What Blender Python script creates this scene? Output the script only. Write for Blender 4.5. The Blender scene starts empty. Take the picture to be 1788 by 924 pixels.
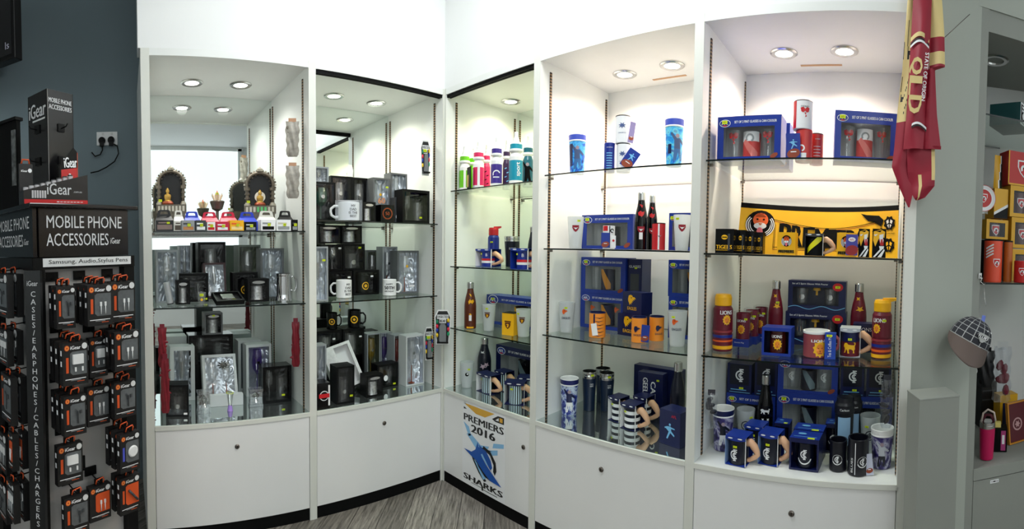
import bpy, bmesh, math, random
from mathutils import Matrix, Vector
random.seed(7)
sc = bpy.context.scene
COL = sc.collection
PI = math.pi

# ------------------------------------------------------------------ camera (the photo is a swept phone panorama: cylindrical)
F0 = 835.4
CAM = Vector((2.0142, -1.5824, 1.2657))
YAW, TX, TY = 2.3327, -0.0347, -0.0115
def _frame():
    f = Vector((math.cos(YAW), math.sin(YAW), 0)); r = Vector((math.sin(YAW), -math.cos(YAW), 0)); u = Vector((0, 0, 1))
    q = Matrix.Rotation(TX, 3, r); f2 = q @ f; u2 = q @ u
    q = Matrix.Rotation(TY, 3, f2)
    return f2, q @ r, q @ u2
CF, CR, CU = _frame()
cd = bpy.data.cameras.new('camera'); cam = bpy.data.objects.new('camera', cd); COL.objects.link(cam)
cd.type = 'PANO'; cd.panorama_type = 'CENTRAL_CYLINDRICAL'
cd.central_cylindrical_range_u_min = -894 / F0; cd.central_cylindrical_range_u_max = 894 / F0
cd.central_cylindrical_range_v_min = -462 / F0; cd.central_cylindrical_range_v_max = 462 / F0
cd.central_cylindrical_radius = 1.0
cd.clip_start = 0.02
m4 = Matrix((CR, CU, -CF)).transposed().to_4x4(); m4.translation = CAM
cam.matrix_world = m4
sc.camera = cam

# ------------------------------------------------------------------ world, room lights, exposure
wd = bpy.data.worlds.new('world'); sc.world = wd; wd.use_nodes = True
wd.node_tree.nodes['Background'].inputs[0].default_value = (0.75, 0.85, 1, 1)
wd.node_tree.nodes['Background'].inputs[1].default_value = 0.05
sc.view_settings.view_transform = 'Standard'; sc.view_settings.look = 'None'
sc.view_settings.exposure = 0.0; sc.view_settings.gamma = 1.0
sc.view_settings.use_curve_mapping = False
try:
    sc.cycles.transparent_max_bounces = 32; sc.cycles.max_bounces = 8; sc.cycles.glossy_bounces = 6
    sc.cycles.diffuse_bounces = 4; sc.cycles.transmission_bounces = 8; sc.cycles.sample_clamp_indirect = 6.0
except Exception:
    pass
def area_light(name, loc, to, sx, sy, watts, col=(1, 1, 1), spread=180):
    d = bpy.data.lights.new(name, 'AREA'); d.shape = 'RECTANGLE'; d.size = sx; d.size_y = sy
    d.energy = watts; d.color = col; d.spread = math.radians(spread)
    o = bpy.data.objects.new(name, d); COL.objects.link(o); o.location = loc
    o.rotation_euler = (Vector(to) - Vector(loc)).to_track_quat('-Z', 'Y').to_euler()
    return o
area_light('shop_ceiling_lamp', (1.05, -0.62, 2.86), (0.95, -0.55, 0), 0.6, 0.6, 25, (0.97, 1.0, 1.0))
area_light('shop_rear_lamp', (3.2, -2.8, 2.86), (3.6, -2.7, 0), 1.6, 1.2, 44, (0.97, 1.0, 1.0))

# ------------------------------------------------------------------ materials
def lin(c):
    c = c / 255.0
    return c / 12.92 if c <= 0.04045 else ((c + 0.055) / 1.055) ** 2.4
MATS = {}
def M(name, rgb=None, rough=0.5, metal=0.0, emit=0.0, coat=0.0, noise=0.0, nscale=30, bump=0.0, spec=None):
    if name in MATS: return MATS[name]
    m = bpy.data.materials.new(name); m.use_nodes = True; MATS[name] = m
    nt = m.node_tree; b = nt.nodes['Principled BSDF']
    col = (lin(rgb[0]), lin(rgb[1]), lin(rgb[2]), 1)
    b.inputs['Base Color'].default_value = col
    b.inputs['Roughness'].default_value = rough; b.inputs['Metallic'].default_value = metal
    if spec is not None: b.inputs['Specular IOR Level'].default_value = spec
    if coat: b.inputs['Coat Weight'].default_value = coat; b.inputs['Coat Roughness'].default_value = 0.08
    if emit:
        b.inputs['Emission Color'].default_value = col; b.inputs['Emission Strength'].default_value = emit
    if noise or bump:
        tc = nt.nodes.new('ShaderNodeTexCoord'); n = nt.nodes.new('ShaderNodeTexNoise')
        n.inputs['Scale'].default_value = nscale; n.inputs['Detail'].default_value = 4
        nt.links.new(tc.outputs['Object'], n.inputs['Vector'])
        if noise:
            r = nt.nodes.new('ShaderNodeValToRGB')
            r.color_ramp.elements[0].position = 0.3; r.color_ramp.elements[1].position = 0.7
            r.color_ramp.elements[0].color = tuple(max(0, c * (1 - noise)) for c in col[:3]) + (1,)
            r.color_ramp.elements[1].color = tuple(min(1, c * (1 + noise)) for c in col[:3]) + (1,)
            nt.links.new(n.outputs['Fac'], r.inputs['Fac']); nt.links.new(r.outputs['Color'], b.inputs['Base Color'])
        if bump:
            bp = nt.nodes.new('ShaderNodeBump'); bp.inputs['Strength'].default_value = bump; bp.inputs['Distance'].default_value = 0.004
            nt.links.new(n.outputs['Fac'], bp.inputs['Height']); nt.links.new(bp.outputs['Normal'], b.inputs['Normal'])
    return m
def thin(name, tint=(1, 1, 1), rough=0.02, refl=0.0, dens=0.0, dcol=(255, 255, 255), ior=1.45):
    """thin clear sheet: see-through, with a fresnel reflection and an optional milky part"""
    if name in MATS: return MATS[name]
    m = bpy.data.materials.new(name); m.use_nodes = True; MATS[name] = m
    nt = m.node_tree; nt.nodes.clear(); N = nt.nodes.new; L = nt.links.new
    out = N('ShaderNodeOutputMaterial'); tr = N('ShaderNodeBsdfTransparent'); gl = N('ShaderNodeBsdfGlossy')
    tr.inputs['Color'].default_value = (*tint, 1); gl.inputs['Roughness'].default_value = rough
    lw = N('ShaderNodeLayerWeight'); lw.inputs['Blend'].default_value = 0.5
    pw = N('ShaderNodeMath'); pw.operation = 'POWER'; pw.inputs[1].default_value = 4.5; L(lw.outputs['Facing'], pw.inputs[0])
    ad = N('ShaderNodeMath'); ad.operation = 'MULTIPLY_ADD'; ad.use_clamp = True; ad.inputs[1].default_value = 0.8; ad.inputs[2].default_value = 0.02 + refl
    L(pw.outputs[0], ad.inputs[0])
    base = tr.outputs[0]
    if dens:
        df = N('ShaderNodeBsdfDiffuse'); df.inputs['Color'].default_value = (*[lin(c) for c in dcol], 1)
        tl = N('ShaderNodeBsdfTranslucent'); tl.inputs['Color'].default_value = (*[lin(c) for c in dcol], 1)
        a = N('ShaderNodeMixShader'); a.inputs[0].default_value = 0.4; L(df.outputs[0], a.inputs[1]); L(tl.outputs[0], a.inputs[2])
        b = N('ShaderNodeMixShader'); b.inputs[0].default_value = dens; L(tr.outputs[0], b.inputs[1]); L(a.outputs[0], b.inputs[2])
        base = b.outputs[0]
    mx = N('ShaderNodeMixShader'); L(ad.outputs[0], mx.inputs[0]); L(base, mx.inputs[1]); L(gl.outputs[0], mx.inputs[2])
    L(mx.outputs[0], out.inputs[0])
    return m
def stripes(name, a, b, scale, axis=2, duty=0.5, rough=0.4, metal=0.6):
    if name in MATS: return MATS[name]
    m = M(name, a, rough, metal); nt = m.node_tree; N = nt.nodes.new; L = nt.links.new
    tc = N('ShaderNodeTexCoord'); sp = N('ShaderNodeSeparateXYZ'); L(tc.outputs['Object'], sp.inputs[0])
    mu = N('ShaderNodeMath'); mu.operation = 'MULTIPLY'; mu.inputs[1].default_value = scale; L(sp.outputs[axis], mu.inputs[0])
    fr = N('ShaderNodeMath'); fr.operation = 'FRACT'; L(mu.outputs[0], fr.inputs[0])
    gt = N('ShaderNodeMath'); gt.operation = 'GREATER_THAN'; gt.inputs[1].default_value = duty; L(fr.outputs[0], gt.inputs[0])
    mx = N('ShaderNodeMix'); mx.data_type = 'RGBA'; L(gt.outputs[0], mx.inputs[0])
    mx.inputs[6].default_value = (*[lin(c) for c in a], 1); mx.inputs[7].default_value = (*[lin(c) for c in b], 1)
    L(mx.outputs[2], nt.nodes['Principled BSDF'].inputs['Base Color'])
    return m

LAM = M('white_laminate', (236, 239, 236), 0.45, noise=0.02, nscale=6)
LAMF = M('white_door_laminate', (240, 241, 240), 0.38, noise=0.015, nscale=4)
EDGE = M('stile_edge', (226, 228, 220), 0.5)
WALLM = M('white_plaster', (244, 246, 245), 0.75, noise=0.015, nscale=3, bump=0.02)
GREYW = M('blue_grey_paint', (120, 137, 144), 0.6, noise=0.03, nscale=3)
PANELM = M('grey_green_panel', (172, 178, 169), 0.6, noise=0.02, nscale=3)
BLACK = M('black_plastic', (9, 10, 11), 0.45, spec=.2)
MBLACK = M('matt_black', (7, 8, 9), 0.7, spec=.15)
GBLACK = M('gloss_black', (6, 6, 8), 0.15, spec=.35)
MIRROR = M('mirror', (238, 244, 242), 0.0, 1.0)
DECK = M('mirror_glass_deck', (205, 214, 212), 0.02, 0.95)
STEEL = M('steel', (200, 200, 198), 0.22, 1.0)
CHROME = M('chrome', (220, 220, 222), 0.08, 1.0)
DSTEEL = M('dark_steel', (110, 104, 98), 0.35, 0.9)
STD = stripes('slotted_strip', (150, 122, 92), (46, 36, 28), 75)
GLASS = thin('shelf_glass', (0.93, 0.98, 0.95), 0.01, 0.03)
GEDGE = M('glass_edge', (10, 22, 20), 0.1)
FILM = thin('window_film', (0.98, 0.985, 0.985), 0.05, 0.0)
CLEARG = thin('clear_glass', (0.97, 0.98, 0.98), 0.05, 0.07, 0.05)
FROST = thin('frosted_glass', (0.95, 0.97, 0.97), 0.35, 0.02, 0.62, (236, 240, 242))
SMOKE = thin('crumpled_cellophane', (0.9, 0.92, 0.95), 0.12, 0.10)
WHITE = M('white', (245, 246, 246), 0.4)
PRINTW = M('print_white', (240, 242, 244), 0.5)
YEL = M('sticker_yellow', (222, 240, 10), 0.5)
NAVY = M('navy', (14, 24, 74), 0.35)
BLUE = M('carton_blue', (24, 54, 150), 0.35)
RED = M('red', (206, 26, 36), 0.4)
GOLD = M('gold_print', (250, 190, 30), 0.4)
MAROON = M('maroon', (104, 14, 36), 0.35)
ORANGE = M('orange', (238, 98, 28), 0.45)
SKIN = M('flesh_plastic', (226, 178, 142), 0.5)
SATIN = M('silver_satin', (226, 232, 240), 0.2, 0.65, noise=0.10, nscale=18, bump=1.0)
GREY = M('grey_card', (150, 154, 156), 0.6)
DGREY = M('dark_grey', (60, 63, 66), 0.5)

# ------------------------------------------------------------------ mesh building
TXT = {}
def text_mesh(s):
    k = s
    if k in TXT: return TXT[k]
    cu = bpy.data.curves.new('txt', 'FONT'); cu.body = s; cu.resolution_u = 2
    cu.align_x = 'CENTER'; cu.align_y = 'CENTER'
    o = bpy.data.objects.new('txt', cu); COL.objects.link(o)
    dg = bpy.context.evaluated_depsgraph_get()
    me = bpy.data.meshes.new_from_object(o.evaluated_get(dg))
    vs = [(v.co.x, v.co.y) for v in me.vertices]; fs = [tuple(p.vertices) for p in me.polygons]
    bpy.data.objects.remove(o); bpy.data.curves.remove(cu); bpy.data.meshes.remove(me)
    x0 = min(v[0] for v in vs); x1 = max(v[0] for v in vs); y0 = min(v[1] for v in vs); y1 = max(v[1] for v in vs)
    cx, cy = (x0 + x1) / 2, (y0 + y1) / 2
    TXT[k] = ([(x - cx, y - cy) for x, y in vs], fs, x1 - x0, y1 - y0)
    return TXT[k]

def circ(cx, cz, r, n=20, rz=None):
    rz = r if rz is None else rz
    return [(cx + r * math.cos(2 * PI * i / n), cz + rz * math.sin(2 * PI * i / n)) for i in range(n)]
def rect(x0, x1, z0, z1): return [(x0, z0), (x1, z0), (x1, z1), (x0, z1)]
def arc(cx, cz, r0, r1, a0, a1, n=14):
    a = [math.radians(a0 + (a1 - a0) * i / n) for i in range(n + 1)]
    return [(cx + r1 * math.cos(t), cz + r1 * math.sin(t)) for t in a] + [(cx + r0 * math.cos(t), cz + r0 * math.sin(t)) for t in reversed(a)]
def jag(cx, cz, r, amp, n, rz=1.0):
    return [(cx + r * (1 + (amp if i % 2 else -amp)) * math.cos(PI * i / n + PI / 2), cz + rz * r * (1 + (amp if i % 2 else -amp)) * math.sin(PI * i / n + PI / 2)) for i in range(2 * n)]
def sc2(pts, cx, cz, sx, sz=None, rot=0):
    sz = sx if sz is None else sz; c, s = math.cos(rot), math.sin(rot)
    return [(cx + c * x * sx - s * z * sz, cz + s * x * sx + c * z * sz) for x, z in pts]
SHIELD = [(-.5, .5), (.5, .5), (.5, .1), (.3, -.25), (0, -.5), (-.3, -.25), (-.5, .1)]
EPS = 0.0006

class MB:
    def __init__(s): s.v = []; s.f = []; s.mi = []; s.sm = []; s.mats = []
    def _m(s, m):
        if m not in s.mats: s.mats.append(m)
        return s.mats.index(m)
    def add(s, vs, fs, m, smooth=False, X=None):
        o = len(s.v); i = s._m(m)
        s.v += [tuple(X @ Vector(v)) if X is not None else tuple(v) for v in vs]
        s.f += [tuple(o + k for k in f) for f in fs]; s.mi += [i] * len(fs); s.sm += [smooth] * len(fs)
        return s
    def bx(s, x0, x1, y0, y1, z0, z1, m, X=None):
        vs = [(x0, y0, z0), (x1, y0, z0), (x1, y1, z0), (x0, y1, z0), (x0, y0, z1), (x1, y0, z1), (x1, y1, z1), (x0, y1, z1)]
        return s.add(vs, [(0, 3, 2, 1), (4, 5, 6, 7), (0, 1, 5, 4), (1, 2, 6, 5), (2, 3, 7, 6), (3, 0, 4, 7)], m, False, X)
    def lathe(s, prof, m, seg=24, X=None, smooth=True, a0=0, a1=360):
        full = abs(a1 - a0 - 360) < 1e-6; n = seg if full else seg + 1
        rings = []; vs = []
        for r, z in prof:
            if r < 1e-6: rings.append([len(vs)]); vs.append((0, 0, z))
            else:
                rings.append(list(range(len(vs), len(vs) + n)))
                vs += [(r * math.cos(math.radians(a0 + (a1 - a0) * i / seg)), r * math.sin(math.radians(a0 + (a1 - a0) * i / seg)), z) for i in range(n)]
        for k in range(len(prof) - 1):
            A, B = rings[k], rings[k + 1]; fs = []
            for i in range(seg):
                j = (i + 1) % n
                if len(A) == 1 and len(B) == 1: continue
                if len(A) == 1: fs.append((A[0], B[j], B[i]))
                elif len(B) == 1: fs.append((A[i], A[j], B[0]))
                else: fs.append((A[i], A[j], B[j], B[i]))
            mm = m[k] if isinstance(m, (list, tuple)) else m
            used = sorted({q for f in fs for q in f}); mp = {q: i for i, q in enumerate(used)}
            s.add([vs[q] for q in used], [tuple(mp[q] for q in f) for f in fs], mm, smooth, X)
        return s
    def tube(s, pts, r, m, seg=8, X=None, caps=True):
        P = [Vector(p) for p in pts]; n = len(P); vs = []; fs = []
        up = None
        for i in range(n):
            t = (P[min(i + 1, n - 1)] - P[max(i - 1, 0)]).normalized()
            if up is None: up = t.orthogonal().normalized()
            up = (up - t * up.dot(t)).normalized(); b = t.cross(up); rr = r[i] if isinstance(r, (list, tuple)) else r
            vs += [P[i] + (up * math.cos(2 * PI * k / seg) + b * math.sin(2 * PI * k / seg)) * rr for k in range(seg)]
        for i in range(n - 1):
            for k in range(seg):
                j = (k + 1) % seg; fs.append((i * seg + k, i * seg + j, (i + 1) * seg + j, (i + 1) * seg + k))
        if caps: fs += [tuple(reversed(range(seg))), tuple(range((n - 1) * seg, n * seg))]
        return s.add(vs, fs, m, True, X)
    def grid(s, fn, nu, nv, m, X=None, smooth=True, pick=None):
        vs = [fn(i / nu, j / nv) for j in range(nv + 1) for i in range(nu + 1)]
        g = {}
        for j in range(nv):
            for i in range(nu):
                mm = pick((i + .5) / nu, (j + .5) / nv) if pick else m
                a = j * (nu + 1) + i; g.setdefault(mm.name, (mm, []))[1].append((a, a + 1, a + nu + 2, a + nu + 1))
        for mm, fs in g.values():
            used = sorted({q for f in fs for q in f}); mp = {q: i for i, q in enumerate(used)}
            s.add([vs[q] for q in used], [tuple(mp[q] for q in f) for f in fs], mm, smooth, X)
        return s
    def prism(s, pts, y0, y1, m, X=None):
        n = len(pts); vs = [(x, y0, z) for x, z in pts] + [(x, y1, z) for x, z in pts]
        fs = [tuple(range(n)), tuple(reversed(range(n, 2 * n)))] + [(i + n, (i + 1) % n + n, (i + 1) % n, i) for i in range(n)]
        return s.add(vs, fs, m, False, X)
    def flat(s, vs, fs, m, y=0.0, R=None, lay=1, X=None):
        """lay a 2-d figure on the front (-Y) plane at y, or round a cylinder of radius R"""
        if R is None: return s.add([(x, y - lay * EPS, z) for x, z in vs], fs, m, False, X)
        bm = bmesh.new(); bv = [bm.verts.new((x, z, 0)) for x, z in vs]
        for f in fs:
            try: bm.faces.new([bv[i] for i in f])
            except ValueError: pass
        xs = [v[0] for v in vs]; step = (R(0) if callable(R) else R) * 0.3; x = math.ceil(min(xs) / step) * step
        while x < max(xs):
            bmesh.ops.bisect_plane(bm, geom=bm.verts[:] + bm.edges[:] + bm.faces[:], plane_co=(x, 0, 0), plane_no=(1, 0, 0)); x += step
        bm.verts.index_update(); out = []
        for v in bm.verts:
            r = R(v.co.y) if callable(R) else R; a = v.co.x / r; q = r + lay * EPS
            out.append((q * math.sin(a), -q * math.cos(a), v.co.y))
        s.add(out, [tuple(v.index for v in f.verts) for f in bm.faces], m, R is not None, X); bm.free()
        return s
    def poly(s, pts, m, y=0.0, R=None, lay=1, X=None):
        from mathutils.geometry import tessellate_polygon
        tris = tessellate_polygon([[Vector((x, z, 0)) for x, z in pts]])
        fs = []
        for a, b, c in tris:
            (x1, z1), (x2, z2), (x3, z3) = pts[a], pts[b], pts[c]
            fs.append((a, b, c) if (x2 - x1) * (z3 - z1) - (x3 - x1) * (z2 - z1) > 0 else (a, c, b))
        return s.flat(pts, fs, m, y, R, lay, X)
    def text(s, t, m, x, z, h=None, w=None, y=0.0, R=None, lay=1, rot=0, bold=0.012, X=None):
        vs, fs, tw, th = text_mesh(t)
        sx = w / tw if w else h / th; sz = h / th if h else sx
        c, q = math.cos(rot), math.sin(rot)
        for k in ((-1, 0, 1) if bold > .02 else (-.5, .5)):          # heavier strokes: the figure struck more than once, a hair apart
            s.flat([(x + c * (a + k * bold * .9) * sx - q * b * sz, z + q * (a + k * bold * .9) * sx + c * b * sz) for a, b in vs], fs, m, y, R, lay + .12 * k, X)
        return s
    def build(s, name, parent=None, loc=None, rz=0, bevel=0):
        me = bpy.data.meshes.new(name); me.from_pydata(s.v, [], s.f)
        for m in s.mats: me.materials.append(m)
        me.polygons.foreach_set('material_index', s.mi); me.polygons.foreach_set('use_smooth', s.sm); me.update()
        o = bpy.data.objects.new(name, me); COL.objects.link(o)
        if parent is not None: o.parent = parent
        if loc: o.location = loc
        if rz: o.rotation_euler = (0, 0, rz)
        if bevel:
            b = o.modifiers.new('bevel', 'BEVEL'); b.width = bevel; b.segments = 2; b.limit_method = 'ANGLE'
        return o
def tag(o, label, cat, group=None):
    o['label'] = label; o['category'] = cat
    if group: o['group'] = group
    return o
def struct(o): o['kind'] = 'structure'; return o
def thing(name, label, cat, loc, rz=0, group=None):
    o = bpy.data.objects.new(name, None); COL.objects.link(o); o.empty_display_size = 0.03
    o.location = loc; o.rotation_euler = (0, 0, rz)
    return tag(o, label, cat, group)
KIDS = {}
def dup(root, loc, rz, label, group=None):
    r = root.copy(); COL.objects.link(r); r.location = loc; r.rotation_euler = (0, 0, rz); r['label'] = label
    if group: r['group'] = group
    for ch in [o for o in COL.objects if o.parent == root]:
        c = ch.copy(); COL.objects.link(c); c.parent = r
    return r

# ------------------------------------------------------------------ the runs of cabinets: origin, direction along the front, direction inward
K0 = Vector((0.541, -1.865)); E1 = Vector((-0.566, 0.825)); E2 = Vector((-0.825, -0.566))
QN = Vector((math.cos(1.807), math.sin(1.807))); QE = Vector((QN.y, -QN.x))
FR = {'R': (Vector((0, 0)), Vector((1, 0)), Vector((0, 1))), 'L': (Vector((0, 0)), Vector((0, 1)), Vector((-1, 0))),
      'Q': (CAM.to_2d() + QN * 1.54, QE, QN), 'K': (K0, E1, E2), 'J': (K0, -E2, E1)}
def rz_of(W): e = FR[W][1]; return math.atan2(e.y, e.x)
def xyz(W, s, d, z=0): o, e, n = FR[W]; p = o + e * s + n * d; return (p.x, p.y, z)
def ray(u, v): a = (u - 894) / F0; return CF * math.cos(a) + CR * math.sin(a) + CU * ((462 - v) / F0)
def hit(W, u, v, d):
    """where the sight line through column u, row v of the photo meets the plane d behind the front of run W"""
    o, e, n = FR[W]; r = ray(u, v); p0 = CAM.to_2d() - o
    t = (d - p0.dot(n)) / r.to_2d().dot(n); p = CAM + r * t
    return (p.to_2d() - o).dot(e), p.z, t * r.to_2d().length
def at(W, u, d, v=440): return hit(W, u, v, d)[0]
def zat(W, u, v, d): return hit(W, u, v, d)[1]
BAYS = {'R': ((.0205, .617), (.668, 1.355), (1.406, 2.0975)), 'L': ((-1.46, -.775), (-.724, -.0205))}
def inside(W, s0, s1, shift=False):
    """keep a thing between the side panels of its bay"""
    for a, b in BAYS.get(W, ()):
        if a - .026 < (s0 + s1) / 2 < b + .026:
            if shift:
                k = max(0, a - s0) - max(0, s1 - b); return s0 + k, s1 + k
            return max(s0, a), min(s1, b)
    return s0, s1
def B(W, z, u0, u1, vt, d, dp):
    """box: front face spans columns u0..u1 at depth d, its top front edge at row vt -> run, s, d(centre), z, w, h, depth"""
    s0, s1 = inside(W, at(W, u0, d, vt + 25), at(W, u1, d, vt + 25))
    return dict(W=W, s=(s0 + s1) / 2, d=d + dp / 2, z=z, w=abs(s1 - s0), h=zat(W, (u0 + u1) / 2, vt, d) - z, dp=dp)
def C(W, z, u0, u1, vt, d):
    """round thing standing with its axis at depth d"""
    um = (u0 + u1) / 2; s, zz, dist = hit(W, um, vt, d); w = (u1 - u0) / F0 * dist
    if d > 0: s = sum(inside(W, s - w / 2, s + w / 2, True)) / 2
    return dict(W=W, s=s, d=d, z=z, w=w, h=zz - z, dp=w, face=True)
LIFT = 0.0007   # things rest a hair above what carries them
def root(name, label, cat, P, rot=0, group=None):
    p = xyz(P['W'], P['s'], P['d'], P['z'] + LIFT)
    if P.get('face'): rz = math.atan2(CAM.y - p[1], CAM.x - p[0]) + PI / 2
    else: rz = rz_of(P['W'])
    return thing(name, label, cat, p, rz + math.radians(rot), group)
# ------------------------------------------------------------------ the setting
def floor_mat():
    m = bpy.data.materials.new('grey_floorboards'); m.use_nodes = True; nt = m.node_tree; N = nt.nodes.new; L = nt.links.new
    b = nt.nodes['Principled BSDF']; tc = N('ShaderNodeTexCoord'); mp = N('ShaderNodeMapping'); mp.inputs['Rotation'].default_value[2] = math.radians(45)
    L(tc.outputs['Object'], mp.inputs[0])
    br = N('ShaderNodeTexBrick'); br.inputs['Scale'].default_value = 1.0; br.inputs['Brick Width'].default_value = 1.2; br.inputs['Row Height'].default_value = 0.12
    br.inputs['Mortar Size'].default_value = 0.0016; br.inputs['Color1'].default_value = (0.40, 0.375, 0.34, 1); br.inputs['Color2'].default_value = (0.22, 0.205, 0.185, 1)
    br.inputs['Mortar'].default_value = (0.05, 0.045, 0.04, 1); L(mp.outputs[0], br.inputs['Vector'])
    m2 = N('ShaderNodeMapping'); m2.inputs['Scale'].default_value = (3, 40, 1); L(mp.outputs[0], m2.inputs[0])
    n = N('ShaderNodeTexNoise'); n.inputs['Scale'].default_value = 2.2; n.inputs['Detail'].default_value = 8; n.inputs['Roughness'].default_value = 0.7; L(m2.outputs[0], n.inputs['Vector'])
    r = N('ShaderNodeValToRGB'); r.color_ramp.elements[0].position = 0.35; r.color_ramp.elements[1].position = 0.68
    r.color_ramp.elements[0].color = (0.22, 0.21, 0.20, 1); r.color_ramp.elements[1].color = (1.25, 1.22, 1.18, 1); L(n.outputs['Fac'], r.inputs[0])
    mx = N('ShaderNodeMix'); mx.data_type = 'RGBA'; mx.blend_type = 'MULTIPLY'; mx.inputs[0].default_value = 1
    L(br.outputs['Color'], mx.inputs[6]); L(r.outputs[0], mx.inputs[7]); L(mx.outputs[2], b.inputs['Base Color']); b.inputs['Roughness'].default_value = 0.42
    return m
ZT, ZC, HB = 2.10, 2.90, 0.505
struct(MB().bx(-2.5, 5.0, -5.0, 2.0, -0.05, 0, floor_mat()).build('floor'))
struct(MB().bx(-2.5, 5.0, -5.0, 2.0, ZC, ZC + 0.05, M('ceiling_paint', (235, 238, 238), 0.8, noise=0.02, nscale=2)).build('ceiling'))
struct(MB().bx(-0.10, 0, -1.515, 0.0, ZT, ZC, WALLM).build('wall_left'))                 # white bulkhead over the left run
struct(MB().bx(0, 2.14, 0, 0.10, ZT, ZC, WALLM).build('wall_right'))                     # white bulkhead over the right run
struct(MB().bx(-0.62, -0.58, -5.0, 0.7, 0, ZC, GREYW).build('wall_left_rear'))
struct(MB().bx(-0.62, 5.0, 0.62, 0.66, 0, ZC, WALLM).build('wall_right_rear'))
struct(MB().bx(4.6, 4.65, -5.0, 0.7, 0, ZC, WALLM).build('wall_behind_right'))
struct(MB().bx(-0.62, 5.0, -4.6, -4.55, 0, ZC, WALLM).build('wall_behind_left'))
# invented glowing pane and frame behind the camera, to brighten the mirrored backs
struct(MB().bx(4.585, 4.6, -4.3, 0.3, 1.25, 2.86, M('added_pane_glow', (235, 242, 244), 0.6, emit=1.0)).build('added_glow_pane'))
fr_ = MB()
for y in (-4.34, -2.80, -1.26, 0.28): fr_.bx(4.56, 4.6, y, y + 0.06, 1.2, 2.88, LAM)
for z in (1.19, 2.84): fr_.bx(4.56, 4.6, -4.34, 0.34, z, z + 0.06, LAM)
struct(fr_.build('added_pane_trim'))
# angled grey panel between the right-hand cabinet and the far cabinet
qa = xyz('R', 2.14, 0.0); qs = at('Q', 1700, 0.0); qb = xyz('Q', qs, 0.0)
ang = math.atan2(qb[1] - qa[1], qb[0] - qa[0]); ln = math.hypot(qb[0] - qa[0], qb[1] - qa[1])
X = Matrix.Translation(qa) @ Matrix.Rotation(ang, 4, 'Z')
struct(MB().bx(0, ln, 0, 0.03, 0, ZC, PANELM, X).build('wall_panel'))

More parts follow.
